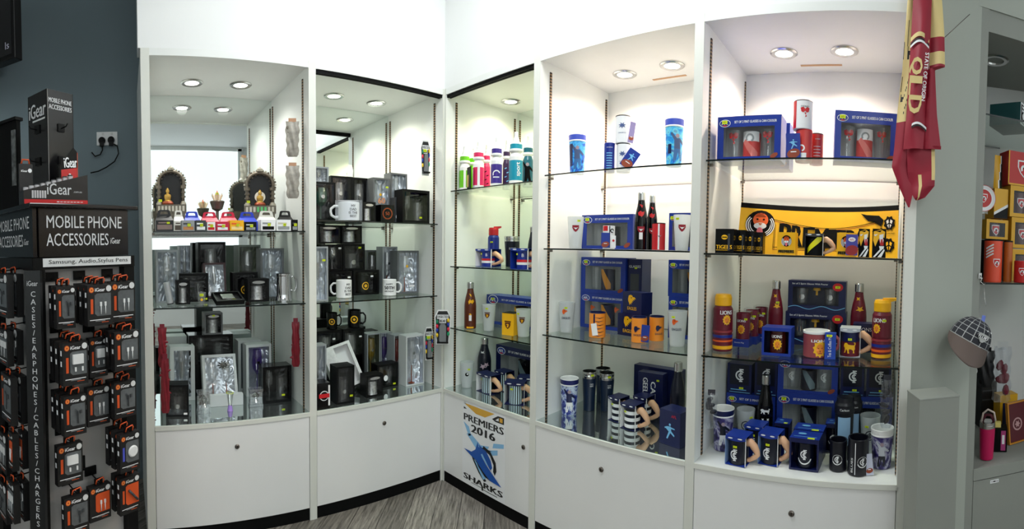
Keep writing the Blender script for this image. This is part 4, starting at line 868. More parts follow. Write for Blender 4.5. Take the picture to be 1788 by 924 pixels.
def catbox(b, w, h, y): d_kicker(b, 0, .42 * h, .62 * w, y=y); b.text('AFL', RED, .2 * w, .86 * h, h=.08 * h, y=y)
r = plain_box('navy mug box with light blue kicking figure at the right of the base', B('R', ZD, 1152, 1194, 719, .09, .075), NAVY, 'mug_box', 'box', -14, catbox)
MB().text('GEELONG', PRINTW, 0, .045, w=.06, h=.025, y=-.0315, bold=.04, rot=-PI / 2, X=Matrix.Rotation(-PI / 2, 4, 'Z')).build('side_print', r)

# ================================================================== right-hand cabinet with the banner
sw = lambda g, gh, R, X: d_swan(g, 0, gh * .7, R * 1.3, RED, R=R * .92, X=X)
CANR = M('can_red', (206, 60, 56), .4)
def swancan(b, gh, R, X): b.poly(rect(-1.2 * R, 1.2 * R, .62 * gh, gh), PRINTW, R=R, X=X); b.poly(arc(0, .74 * gh, .3 * R, .5 * R, -60, 220, 10), GREY, R=R, X=X, lay=2); b.poly([(-R * .9, gh * .6), (-.5 * R, gh * .7), (R * .95, gh * .2), (R * .9, 0), (R * .3, 0)], M('pale_red', (226, 120, 112), .4), R=R, X=X, lay=2)
pint_set('blue boxed pint glass set with red and white cooler, left of the top shelf', B('R', Z5A, 1253, 1364, 202, .08, .095), CANR, swancan, sw)
pint_set('blue boxed glass set half hidden behind the left set on the top shelf', B('R', Z5A, 1290, 1379, 216, .25, .09), CANR, None, None, stick=False)
pint_set('blue boxed pint glass set turned towards the left, right of the top shelf', B('R', Z5A, 1455, 1564, 195, .10, .09), CANR, swancan, sw, 8)
P1 = C('R', Z5A, 1390, 1419, 229, .12)
cooler('red can cooler with white spiral, lower one under the white cooler', P1, CANR, lambda b, R, h: (b.poly(arc(-.3 * R, .4 * h, .25 * R, .42 * R, -80, 230, 12), PRINTW, R=R), b.poly(rect(-1.0 * R, .3 * R, .02 * h, .25 * h), PRINTW, R=R, lay=1)), 0, RED,
    tagd=lambda r, R, h: hang_tag(r, -R * 1.25, .44 * h, .05, .09, -R * 1.1, BLUE, .06, lambda b, w, hh, X: (d_kicker(b, 0, .08 * hh, .7 * w, X=X, lay=3),)))
P2 = C('R', Z5A, 1385, 1421, 179, .12); P2['z'] = Z5A + P1['h'] + .0005; P2['h'] = zat('R', 1402, 179, .12) - P2['z']; P2['w'] *= .93
cooler('white and red can cooler with wing emblem, stacked on the red one', P2, PRINTW, lambda b, R, h: (d_swan(b, .2 * R, .58 * h, .95 * R, RED, R=R), b.poly(rect(-1.5 * R, -.75 * R, .0 * h + .003, .97 * h), RED, R=R), b.text('SYDNEY', DGREY, .2 * R, .76 * h, w=.9 * R, R=R)), 0, DGREY)
cooler('red can cooler with small white print, right of the stacked pair', C('R', Z5A, 1415, 1438, 235, .17), M('cooler_scarlet', (220, 62, 56), .4), lambda b, R, h: [b.text('SYDNEY', PRINTW, .15 * R, .8 * h, w=.8 * R, R=R, bold=.03)] + [b.poly(rect(-.45 * R, .6 * R, (.15 + .1 * i) * h, (.17 + .1 * i) * h), PRINTW, R=R) for i in range(5)], 0, DGREY)
# banner scarf
def banner():
    s0, s1 = at('R', 1287, .25, 400), at('R', 1569, .25, 400); w = s1 - s0; zb = Z5B + .0005; H = zat('R', 1290, 351, .25) - zb
    p = xyz('R', (s0 + s1) / 2, .36, zb); r = thing('team_banner', 'yellow and black fabric banner with tiger head and large black lettering, curved across the shelf', 'banner', p, 0)
    bow = lambda x: -.17 * (2 * x / w) ** 2 + .06
    def bend(mb):
        mb.v = [(x, y + bow(x) + (z / H) * .05, z) for x, y, z in mb.v]; return mb
    YB = M('banner_yellow', (250, 190, 10), .6, noise=.06, nscale=8)
    m = MB(); n = 24
    m.grid(lambda u, v: ((u - .5) * w, 0, v * H), n, 10, YB, pick=lambda u, v: MBLACK if (v > .9 or v < .05 or u < .02 or u > .98) else YB)
    m.grid(lambda u, v: ((u - .5) * w, .003, v * H), n, 4, MBLACK)
    bend(m).build('cloth', r)
    e = MB()
    def strip(pts, mat, t, lay=1):
        for (xa, za), (xb, zb_) in zip(pts, pts[1:]): e.poly([(xa, za - t), (xb, zb_ - t), (xb, zb_ + t), (xa, za + t)], mat, lay=lay)
    d_tiger(e, -.385 * w, .60 * H, .54 * H)
    c = [(-.31 + .7 * i / 20, .70 - .15 * math.sin(PI * min(1, i / 20 * .93)) + .05 * (i / 20) ** 3) for i in range(21)]
    strip([(x * w, z * H) for x, z in c], MBLACK, .006 * H); strip([(x * w, (z - .03) * H) for x, z in c], M('stripe_red', (150, 30, 20), .5), .005 * H)
    for x in (-.305, -.298): e.poly(rect(x * w - .0008, x * w + .0008, .1 * H, .6 * H), MBLACK, lay=1)
    e.poly(rect(-.305 * w, .3 * w, .14 * H, .15 * H), MBLACK); e.poly(rect(-.305 * w, .3 * w, .09 * H, .1 * H), M('stripe_red'))
    xs = -.27
    for ch, hh in zip('PREMIERS', (.47, .44, .41, .39, .38, .37, .37, .38)):
        cw = .035 if ch == 'I' else (.085 if ch == 'M' else .068)
        e.text(ch, MBLACK, (xs + cw / 2) * w, (.16 + hh / 2) * H, h=hh * H, w=(cw - .004) * w, bold=.05, lay=2); xs += cw + .008
    e.poly([(x * w, z * H) for x, z in ((.26, .86), (.3, .83), (.38, .81), (.41, .72), (.395, .6), (.35, .68), (.31, .71))], MBLACK, lay=2)
    e.text('2019', MBLACK, .375 * w, .5 * H, h=.1 * H, w=.065 * w, rot=.3, bold=.04, lay=2)
    for zz, q in ((.66, 1), (.24, 1)):
        e.poly(sc2(jag(0, 0, .5, .12, 8, 1.3), .445 * w, zz * H, .2 * H), MBLACK, lay=2)
        for q in (-1, 1): e.poly(sc2([(q * .1, .35), (q * .3, .2), (q * .22, -.1), (q * .05, .05)][::q], .445 * w, zz * H, .2 * H), PRINTW if zz > .5 else YB, lay=3); e.poly(sc2([(q * .05, -.1), (q * .2, -.2), (q * .05, -.5)][::q], .445 * w, zz * H, .2 * H), PRINTW if zz > .5 else YB, lay=3)
    e.text('RICHMOND', MBLACK, .445 * w, .46 * H, w=.07 * w, lay=2)
    e.v = [(x, y * 4, z) for x, y, z in e.v]
    bend(e).build('print', r)
banner()
def bkmug(b, w, h, y): b.text('TIGERS', GOLD, -.02 * w, .26 * h, w=.86 * w, h=.16 * h, y=y, bold=.04); b.poly(circ(0, .66 * h, .17 * w, 14, .1 * h), GOLD, y=y); b.poly(rect(-.14 * w, .14 * w, .64 * h, .68 * h), MBLACK, y=y, lay=2); b.poly(rect(-.45 * w, .3 * w, .12 * h, .14 * h), GOLD, y=y)
for i, (u0, u1, vt, d, l) in enumerate(((1249, 1281, 400, .045, 'front'), (1284, 1301, 402, .088, 'second'), (1302, 1317, 404, .126, 'third'), (1318, 1332, 406, .164, 'rearmost'))):
    P = B('R', Z5B, u0, u1, vt, d, .04 if i == 0 else .035); plain_box('black mug box with yellow lettering, %s of the row at the left' % l, P, GBLACK, 'mug_box', 'box', 0, bkmug, 'black mug boxes at the left of the banner', lambda r, w, h, dp: MB().bx(.18 * w, .3 * w, -dp / 2 - .0007, -dp / 2, .12 * h, .8 * h, M('sheen_strip', (60, 64, 72), .3)).build('strip', r))
def tigcard(b, w, h, y): d_tiger(b, 0, .62 * h, .5 * h, y=y); b.poly(rect(-.4 * w, .4 * w, .1 * h, .22 * h), M('olive_print', (120, 100, 40), .5), y=y); b.text('PREMIERS', MBLACK, 0, .15 * h, w=.85 * w, h=.13 * h, y=y, bold=.03, lay=3)
plain_box('square yellow tiger-print box in front of the banner, left one', B('R', Z5B, 1357, 1389, 406, .16, .05), AMBER, 'mug_box', 'box', 0, tigcard)
plain_box('square yellow tiger-print box behind the purple football tag', B('R', Z5B, 1461, 1494, 407, .13, .05), AMBER, 'mug_box', 'box', 0, tigcard)
armmug('black mug with yellow sash and arm handle in front of the banner', B('R', Z5B, 1405, 1437, 408, .10, .07), M('clear_sleeve', (60, 60, 62), .3), MBLACK, lambda b, R, h: b.poly([(-R * .95, .1 * h), (-R * .95, .38 * h), (.35 * R, .98 * h), (.95 * R, .98 * h), (.9 * R, .8 * h)], M('acid_yellow', (226, 220, 20), .4), R=R), .6)
r = thing('football_tag', 'purple and red football swing tag leaning on the striped tiger boxes', 'tag', xyz('R', at('R', 1487, .105), .105, Z5B + .006), 0)
MB().bx(-.021, .021, 0, .001, 0, .074, M('tag_violet', (70, 70, 160), .5)).poly(sc2(circ(0, 0, .5, 16, .36), 0, .018, .046, .05, .25), M('ball_red', (150, 40, 44), .5)).poly(circ(0, .056, .013, 14, .008), PRINTW).build('card', r); MB().text('AFL', RED, 0, .056, w=.016, lay=3).build('print', r)
for i, (u0, u1, l) in enumerate(((1499, 1518, 'left'), (1523, 1547, 'right'))):
    plain_box('tall black box with a roaring tiger in white stripes, %s of two' % l, B('R', Z5B, u0, u1, 400, .12, .06), MBLACK, 'cooler_box', 'box', 0, lambda b, w, h, y: d_tigside(b, w * .92, h * .96, 0, h / 2, y=y), 'roaring tiger boxes')
# third shelf
MRB = [(0.04, .1, AMBER), (.17, .2, ORANGE), (.24, .29, MBL), (.33, .37, M('band_rose', (150, 50, 60), .4))]
def lions_txt(b, R, h, z, s, x=.0): b.text('LIONS', PRINTW, x * R, z * h, w=1.25 * R, h=.07 * h * s, R=R, bold=.04)
flip('maroon drink bottle with yellow lid at the left of the maroon shelf', C('R', Z5C, 1246, 1281, 514, .15), MAROON, AMBER, lambda b, R, h: (lions_txt(b, R, h, .69, 1, .35), d_lion(b, .4 * R, .56 * h, .8 * R, R=R)), bands=MRB, spout=False)
flip('maroon drink bottle with yellow flip spout at the right of the maroon shelf', C('R', Z5C, 1524, 1559, 524, .19), MAROON, AMBER, lambda b, R, h: (lions_txt(b, R, h, .66, 1, -.3), d_lion(b, -.55 * R, .52 * h, .75 * R, R=R)), bands=[(.02, .08, AMBER), (.12, .16, ORANGE), (.2, .25, MBL), (.3, .34, M('band_rose'))], stick=(.2, .66))
MG = M('maroon_glass', (112, 34, 52), .25)
for i, (u0, u1, vt, d, l) in enumerate(((1280, 1308, 545, .23, 'front'), (1298, 1322, 540, .30, 'middle'), (1315, 1338, 535, .37, 'rear'))):
    P = B('R', Z5C, u0, u1, vt, d, .06); r = root('boxed_mug', 'maroon lion mug in a clear-fronted blue-based box, %s of three' % l, 'mug', P, 0, 'boxed maroon lion mugs'); w, h = P['w'], P['h']; R = min(w, .06) * .48
    b = MB().lathe([(0, .22 * h), (R, .22 * h), (R, .95 * h), (R * .93, .95 * h), (R * .93, .3 * h)], MG, 28); lions_txt(b, R, h, .74, 1); d_lion(b, 0, .5 * h, 1.0 * R, R=R); b.build('mug', r)
    MB().bx(-w / 2, w / 2, -.03, .03, 0, .22 * h, BLUE).text('Ceramic Mug', PRINTW, -.1 * w, .12 * h, w=.6 * w, y=-.03).build('carton_base', r); MB().bx(-w / 2, w / 2, -.03, .03, .221 * h, h, FILM).build('clear_cover', r); sticker(r, .3 * w, .8 * h, -.03)
def lb(b, R, h): b.poly(jag(.15 * R, .6 * h, .4 * R, .4, 5, .8), GOLD, R=lambda z: R * .92); b.poly(jag(-.1 * R, .76 * h, .22 * R, .4, 4), GOLD, R=lambda z: R * .66); b.text('LIONS', PRINTW, 0, .28 * h, w=1.1 * R, R=R, bold=.04); d_lion(b, -.1 * R, .15 * h, .7 * R, R=R)
bottle('maroon metal bottle with gold splashes, left of the spirit glass boxes', C('R', Z5C, 1343, 1369, 490, .37), MAROON, lb, stick=(.2, .66))
bottle('maroon metal bottle with gold splashes, right of the spirit glass boxes', C('R', Z5C, 1487, 1515, 495, .38), MAROON, lb)
def spirit(label, P):
    r = root('spirit_glass_set', label, 'gift box', P, 0, 'spirit glass sets'); w, h, dp = P['w'], P['h'], P['dp']; win = (-.42 * w, .38 * w, .22 * h, .80 * h)
    c = carton_mb(w, h, dp, NAVY, win, M('tray_navy', (16, 24, 60), .4)); y = -dp / 2
    c.text('Set of 2 Spirit Glasses With Pourer', PRINTW, -.12 * w, .89 * h, w=.62 * w, h=.07 * h, y=y, bold=.025); c.poly(circ(.36 * w, .82 * h, .09 * w, 14, .13 * h), RED, y=y, lay=2)
    wv = [(-.49 * w + .98 * w * i / 24, h * (.14 + .05 * math.sin(i * .55))) for i in range(25)]
    for (xa, za), (xb, zb) in zip(wv, wv[1:]): c.poly([(xa, za - .01 * h), (xb, zb - .01 * h), (xb, zb + .012 * h), (xa, za + .012 * h)], LBLUE, y=y)
    c.build('carton', r); film(r, dp, win)
    for q in (-.27, .22): MB().lathe([(0, .004), (w * .09, 0), (w * .11, .5 * h), (w * .1, .5 * h), (w * .085, .05 * h), (0, .05 * h)], CLEARG, 20, Matrix.Translation((q * w, 0, win[2]))).poly(circ(0, .25 * h, .05 * w, 10), STEEL, R=w * .1, X=Matrix.Translation((q * w, 0, win[2]))).build('spirit_glass', r)
    MB().lathe([(0, .3 * h), (.02 * w, .3 * h), (.02 * w, .44 * h), (.07 * w, .46 * h), (.06 * w, .54 * h), (0, .55 * h)], GOLD, 16, Matrix.Translation((-.02 * w, 0, win[2]))).build('pourer', r)
    sticker(r, .36 * w, .82 * h, y, w=.02, h=.01); return r
P1 = B('R', Z5C, 1371, 1477, 546, .36, .08); spirit('navy spirit glass set box, lower of the stack', P1)
P2 = B('R', Z5C, 1376, 1477, 491, .36, .08); P2['z'] = Z5C + P1['h'] + .0005; P2['h'] = zat('R', 1425, 491, .36) - P2['z']; spirit('navy spirit glass set box, upper of the stack', P2)
plain_box('navy box standing behind the walking-lion mug', B('R', Z5C, 1489, 1530, 566, .27, .06), NAVY, 'mug_box', 'box', 0, lambda b, w, h, y: b.text('LIONS', PRINTW, 0, .8 * h, w=.6 * w, y=y))
P = B('R', Z5C, 1330, 1381, 573, .12, .075); r = root('boxed_mug', 'maroon lion mug in an open-fronted blue carton', 'mug', P); w, h, dp = P['w'], P['h'], P['dp']
carton_mb(w, h, dp, BLUE, (-.42 * w, .42 * w, .1 * h, .88 * h), NAVY).build('carton', r); R = min(w, dp) * .42
b = MB().lathe([(0, .08 * h), (R, .08 * h), (R, .86 * h), (R * .93, .86 * h), (R * .93, .2 * h)], M('mug_brown', (70, 22, 18), .25), 28); lions_txt(b, R, h, .68, 1.5); d_lion(b, .1 * R, .4 * h, 1.0 * R, R=R); b.build('mug', r)
P = C('R', Z5C, 1403, 1449, 577, .17); mug('maroon lion mug with white rim in a clear box', P, M('mug_rose', (150, 70, 76), .3), lambda b, R, h: (lions_txt(b, R, h, .66, 1.5, .25), d_lion(b, .3 * R, .36 * h, 1.0 * R, R=R), b.lathe([(R + .0004, .9 * h), (R * 1.03, .92 * h), (R * 1.03, h), (R * .9, h)], WHITE, 30)), inner=WHITE)
plain_box('slim blue printed card beside the white-rimmed mug', B('R', Z5C, 1440, 1459, 582, .12, .02), M('card_blue', (30, 70, 170), .4), 'printed_card', 'card', 0, lambda b, w, h, y: b.text('Tea & Coffee Mug', PRINTW, 0, .5 * h, w=.85 * h, h=.4 * w, y=y, rot=PI / 2), parts=lambda r, w, h, dp: sticker(r, -.1 * w, .9 * h, -dp / 2, w=.02))
armmug('mug with gold walking lion on navy and maroon, arm handle', B('R', Z5C, 1466, 1502, 574, .17, .075), M('sleeve_pale', (190, 196, 206), .3), MAROON, lambda b, R, h: (b.lathe([(R + .0003, .6 * h), (R + .0003, h)], NAVY, 30), b.poly(sc2(LIONB, 0, .36 * h, 1.25 * R), GOLD, R=R, lay=2)), .62, 0, (.0, .62))
# base of the right-hand cabinet
Z = HB + .0015
bag('navy packaged figure in clear wrap hanging on the left inner side', 'R', 1.437, .06, .615, .76, .045, SMOKE, DNAVY, card=M('bag_card', (50, 50, 60), .5), seed=3)
bag('clear wrapped packet hanging on the right inner side', 'R', 2.066, .09, zat('R', 1556, 748, .09), zat('R', 1556, 655, .09), .045, SMOKE, DNAVY, card=M('bag_card'), seed=5)
CL3 = cloud('navy_print', [(14, 16, 50), (60, 50, 120), (190, 190, 215), (20, 22, 60)], 20)
tumbler('navy and lilac 3D-print tumbler at the left of the base', C('R', Z, 1244, 1283, 712, .16), CL3, NAVY, lambda b, R, h: d_player(b, 0, .45 * h, .6 * h, DNAVY, PRINTW, R=R))
tumbler('navy and lilac 3D-print tumbler at the right of the base', C('R', Z, 1521, 1562, 746, .14), CL3, WHITE, lambda b, R, h: d_player(b, 0, .4 * h, .66 * h, M('kit_pale', (200, 205, 215), .5), DNAVY, R=R))
CANC = M('can_ink', (14, 18, 40), .4)
PLa = B('R', Z, 1264, 1353, 690, .34, .09); pint_set('blue gift set box behind the left tumbler, lower of its stack', PLa, CANC, None, title='SET OF 2 PINT GLASSES')
PLb = B('R', Z, 1356, 1463, 689, .34, .1); pint_set('blue gift set box in the middle of the base, lower of its stack', PLb, CANC, diag(M('sash_grey', (120, 140, 150), .4)))
PLc = B('R', Z, 1475, 1560, 694, .34, .09); pint_set('blue gift set box behind the right frosted glass, lower of its stack', PLc, CANC, None)
def upper(label, u0, u1, vt, d, base, can=True):
    P = B('R', Z, u0, u1, vt, d, .09); P['z'] = Z + base['h'] + .0005; P['h'] = zat('R', (u0 + u1) / 2, vt, d) - P['z']
    return P
PU = upper('', 1358, 1463, 630, .34, PLb); pint_set('blue gift set box in the middle of the base, upper of its stack', PU, CANC, diag(M('sash_grey')), lambda g, gh, R, X: d_cfc(g, 0, gh * .6, R * .9, R=R * .95, X=X), stick=False, title=None)
def cfbox(b, w, h, y): b.poly(rect(-.4 * w, .4 * w, .3 * h, .98 * h), DNAVY, y=y); d_cfc(b, .05 * w, .62 * h, .42 * w, y=y, lay=2); b.poly(rect(-.35 * w, .3 * w, .12 * h, .15 * h), LBLUE, y=y); b.poly(rect(-.4 * w, .45 * w, .04 * h, .06 * h), LBLUE, y=y)
for (u0, u1, vt, d, bs, l) in ((1270, 1312, 636, .34, PLa, 'left pair, left'), (1318, 1357, 632, .345, PLa, 'left pair, right'), (1468, 1509, 637, .34, PLc, 'right pair, left'), (1513, 1556, 640, .345, PLc, 'right pair, right')):
    P = upper('', u0, u1, vt, d, bs); plain_box('navy boxed tumbler with white monogram on top of the gift sets, %s' % l, P, NAVY, 'tumbler_box', 'box', 0, cfbox, 'monogram tumbler boxes', lambda r, w, h, dp: sticker(r, .1 * w, .2 * h, -dp / 2, w=.018))
cr = lambda e, f, h: (e.poly(arc(0, .55 * h, .45 * f(.5 * h), .55 * f(.5 * h), 0, 360, 20), DNAVY, R=f), d_cfc(e, 0, .55 * h, .5 * f(.5 * h), DNAVY, R=f))
pint('frosted pint glass behind the front-left arm mugs', C('R', Z, 1286, 1319, 714, .27), cr, stick=(.55, .8))
pint('frosted pint glass with dark ring crest, right of the tall shakers', C('R', Z, 1502, 1538, 725, .24), cr, stick=(-.3, .78))
bottle('black drink bottle with white monogram and silver cap', C('R', Z, 1324, 1352, 655, .285), GBLACK, lambda b, R, h: (d_cfcring(b, 0, .2 * h, 1.3 * R, R=R), b.poly(sc2(LIONB, .0, .48 * h, 1.2 * R, .7 * R), PRINTW, R=R), b.poly(jag(-.3 * R, .36 * h, .15 * R, .4, 4), PRINTW, R=R), b.poly(jag(.35 * R, .36 * h, .15 * R, .4, 4), PRINTW, R=R)))
for l, u0, u1, vt, d, rt in (('navy monogram mug with arm handle, front left of the base', 1267, 1304, 764, .03, -6), ('navy monogram mug with arm handle, front centre-left', 1325, 1361, 759, .07, -8), ('navy mug with arm handle behind the two front ones', 1300, 1333, 745, .155, -6)):
    armmug(l, B('R', Z, u0, u1, vt, d, .075), BLUE, DNAVY, lambda b, R, h: d_cfc(b, -.1 * R, .42 * h, .95 * R, R=R, lay=2), .48, rt, (.0, .66), 'monogram arm-handle mugs', M('sleeve_sky', (130, 160, 210), .4))
def boxmug(label, P, rot=0):
    r = root('boxed_mug', label, 'mug', P, rot, 'blue boxed monogram mugs'); w, h, dp = P['w'], P['h'], P['dp']
    c = carton_mb(w, h, dp, NAVY, (-.44 * w, .44 * w, .06 * h, .86 * h), NAVY); c.bx(-w / 2 - .0005, w / 2 + .0005, -dp / 2 - .0006, dp / 2, h, h + .0006, BLUE)
    X = Matrix.Translation((0, 0, h + .0008)) @ Matrix.Rotation(-PI / 2, 4, 'X')
    c.poly(sc2(circ(0, 0, .5, 12, .25), -.15 * w, .1 * dp, .3 * w), LBLUE, X=X); c.poly(rect(-.4 * w, .4 * w, -.3 * dp, -.26 * dp), LBLUE, X=X); c.build('carton', r)
    R = min(w, dp) * .42; b = MB().lathe([(0, .05 * h), (R, .05 * h), (R, .82 * h), (R * .93, .82 * h), (R * .93, .2 * h)], DNAVY, 28); d_cfc(b, 0, .48 * h, .9 * R, R=R, lay=2); b.poly(arc(0, .42 * h, .75 * R, .9 * R, 200, 340, 12), PRINTW, R=R); b.build('mug', r)
    MB().bx(.1 * w, .34 * w, -dp / 2 + .001, -dp / 2 + .012, h + .0007, h + .0012, YEL).build('price_sticker', r)
PF = B('R', Z, 1379, 1431, 767, .06, .075); boxmug('blue boxed mug with white monogram, front and centre of the base', PF, -4)
boxmug('blue boxed mug directly behind the front one', B('R', Z, 1386, 1438, 752, .145, .07), -4)
boxmug('blue boxed mug in the back row, left of centre', B('R', Z, 1352, 1378, 740, .235, .06), 0)
boxmug('blue boxed mug in the back row beside the tall shaker', B('R', Z, 1441, 1466, 741, .235, .06), 0)
SHK = M('shaker_black', (12, 14, 26), .35)
def shaker(label, P):
    r = root('shaker_bottle', label, 'bottle', P); R, h = P['w'] / 2, P['h']
    MB().lathe([(0, 0), (R * .9, 0), (R * .98, .5 * h), (R, .72 * h), (0, .72 * h)], SHK, 28).poly([(-.7 * R, .68 * h), (.7 * R, .68 * h), (.7 * R, .32 * h), (.1 * R, .12 * h), (-.3 * R, .2 * h), (-.7 * R, .36 * h)], SKY, R=R * .99).build('body', r)
    MB().lathe([(R, .72 * h), (R * 1.06, .73 * h), (R * 1.06, .86 * h), (R * .9, .9 * h), (R * .85, .97 * h), (0, h)], SHK, 28).text('Carlton', PRINTW, 0, .8 * h, w=R, R=R * 1.06).build('lid', r)
shaker('tall black shaker bottle with pale blue shield label, front one', C('R', Z, 1459, 1492, 690, .20)); shaker('tall black shaker bottle half behind the front one', C('R', Z, 1478, 1506, 688, .28))
cooler('black can cooler with round white crest, left of two at the front', C('R', Z, 1449, 1480, 767, .10), SHK, lambda b, R, h: d_cfcring(b, -.1 * R, .42 * h, 1.0 * R, R=R), 0, SHK)
cooler('black can cooler with round white crest and hanging tag, right of two at the front', C('R', Z, 1481, 1518, 763, .08), SHK, lambda b, R, h: (d_cfcring(b, .45 * R, .40 * h, .9 * R, R=R), b.poly(rect(-.3 * R, -.24 * R, .05 * h, .92 * h), PRINTW, R=R), b.text('BLUES', PRINTW, -.6 * R, .3 * h, w=.4 * h, h=.2 * R, R=R, rot=PI / 2)), 0, SHK, tagd=lambda r, R, h: hang_tag(r, R * 1.05, .3 * h, .026, .075, -R * .6, M('tag_pale', (200, 205, 225), .5), .12, None, True))
# ================================================================== left-end cabinet (mirror-backed)
BRONZE = M('antique_bronze', (104, 96, 84), 0.35, 0.6, noise=.25, nscale=60, bump=.3); PALEM = M('pale_metal', (190, 184, 168), .35, .5)
def arch_statue(label, P, halo):
    r = root('arch_statue', label, 'statue', P); w, h = P['w'], P['h']; dp = .07; zb = .38 * h
    b = MB().bx(-w * .5, w * .5, -dp / 2, dp / 2, 0, .1 * h, BRONZE).bx(-w * .46, w * .46, -dp * .45, dp * .45, .1 * h, zb - .11 * h, BRONZE).bx(-w * .5, w * .5, -dp / 2, dp / 2, zb - .11 * h, zb, BRONZE)
    for i in range(8): b.bx(-w * .44 + i * w * .115, -w * .44 + i * w * .115 + w * .07, -dp / 2 - .002, -dp / 2, zb - .09 * h, zb - .02 * h, M('glow_green', (90, 190, 110), .4) if halo and i in (3, 4, 5) else PALEM)
    b.build('base', r)
    c0 = zb + .30 * h; R = .42 * w
    pts = [(-.40 * w, 0, zb), (-.40 * w, 0, zb + .12 * h), (-.40 * w, 0, c0 - .05 * h)] + [(-R * math.cos(PI * i / 14), 0, c0 + .9 * R * math.sin(PI * i / 14)) for i in range(15)] + [(.40 * w, 0, c0 - .05 * h), (.40 * w, 0, zb + .12 * h), (.40 * w, 0, zb)]
    a = MB().tube(pts, .055 * w, BRONZE, 10)
    for i in range(19):
        t = PI * (-.06 + 1.12 * i / 18); X = Matrix.Translation((-1.16 * R * math.cos(t), 0, c0 + 1.06 * R * math.sin(t)))
        a.lathe([(0, -.04 * w), (.035 * w, -.02 * w), (.035 * w, .02 * w), (0, .04 * w)], PALEM if i % 2 else BRONZE, 8, X)
    a.lathe([(0, -.07 * w), (.1 * w, -.04 * w), (.11 * w, .03 * w), (.05 * w, .07 * w), (0, .12 * w)], PALEM, 12, Matrix.Translation((0, 0, c0 + 1.1 * R)))
    for i in range(9):
        t = PI * i / 8; a.lathe([(0, -.03 * w), (.03 * w, 0), (0, .03 * w)], DSTEEL, 8, Matrix.Translation((-.78 * R * math.cos(t), -.01, c0 + .7 * R * math.sin(t))))
    a.build('arch', r)
    for q in (-.40, .40):
        k = MB()
        for z0, z1, rr in ((zb, zb + .03 * h, .1), (zb + .03 * h, zb + .05 * h, .07), (zb + .1 * h, zb + .12 * h, .085), (zb + .16 * h, zb + .18 * h, .085), (zb + .22 * h, zb + .26 * h, .1)):
            k.lathe([(0, z0), (rr * w, z0), (rr * w, z1), (0, z1)], BRONZE if z0 > zb + .06 * h else PALEM, 12, Matrix.Translation((q * w, 0, 0)))
        k.build('pillar', r)
    MB().prism([(-.38 * w, zb), (.38 * w, zb)] + [(.40 * w * math.cos(PI * i / 12), c0 + .85 * R * math.sin(PI * i / 12)) for i in range(13)], .012, .02, M('niche_black', (10, 10, 12), .5)).build('niche_back', r)
    x = -.12 * w if not halo else 0; s = .24 * h
    if halo: MB().lathe([(0, 0), (.17 * w, 0), (.17 * w, .002), (0, .002)], M('halo_white', (245, 240, 225), .5), 24, Matrix.Translation((x, .006, zb + .55 * s)) @ Matrix.Rotation(PI / 2, 4, 'X')).build('halo_disc', r)
    MB().lathe([(0, 0), (.30 * s, .01 * s), (.34 * s, .08 * s), (.26 * s, .2 * s), (.16 * s, .26 * s), (.2 * s, .45 * s), (.19 * s, .56 * s), (.07 * s, .62 * s), (.07 * s, .65 * s), (.105 * s, .72 * s), (.1 * s, .82 * s), (.06 * s, .88 * s), (.045 * s, .93 * s), (0, .97 * s)], [M('robe_rust', (150, 70, 40), .4, .3)] * 3 + [M('figurine_gold', (200, 160, 80), .3, .6)] * 10, 16, Matrix.Translation((x, -.012, zb)) @ Matrix.Diagonal((1, .75, 1, 1))).build('figurine', r)
    sticker(r, -.36 * w, zb + .05 * h, -dp / 2 - .004, w=.016, h=.012)
    return r
arch_statue('bronze arch statue with a gold seated figurine, at the left end of the shelf', C('L', Z1A, 272, 324, 278, .35), False)
arch_statue('bronze arch statue with a white halo disc behind its figurine', C('L', Z1A, 426, 481, 284, .35), True)
P = C('L', Z1A, 366, 392, 332, .33); r = root('lotus_bowl', 'small pewter lotus bowl with cream petals between the arch statues', 'ornament', P); R, h = P['w'] / 2, P['h']
MB().lathe([(0, 0), (.5 * R, 0), (.45 * R, .04 * h), (.2 * R, .1 * h), (.2 * R, .5 * h), (.7 * R, .55 * h), (1.0 * R, .72 * h), (.95 * R, .74 * h), (.5 * R, .62 * h), (0, .6 * h)], BRONZE, 24).build('bowl', r)
b = MB()
for i in range(12):
    t = i * 2 * PI / 12; q = .8 if i % 2 else .5
    b.add([(.2 * R * math.cos(t - .4), .2 * R * math.sin(t - .4), .64 * h), (.2 * R * math.cos(t + .4), .2 * R * math.sin(t + .4), .64 * h), (q * R * math.cos(t + .2), q * R * math.sin(t + .2), .86 * h), (q * .9 * R * math.cos(t), q * .9 * R * math.sin(t), .93 * h), (q * R * math.cos(t - .2), q * R * math.sin(t - .2), .86 * h)], [(0, 1, 2, 3, 4)], M('petal_cream', (240, 220, 190), .5))
b.build('petals', r); MB().lathe([(0, .62 * h), (.2 * R, .62 * h), (.24 * R, .9 * h), (0, h)], M('bud_rust', (170, 90, 50), .5), 12).build('bud', r); sticker(r, 0, .9 * h, -.6 * R, w=.014, h=.01)
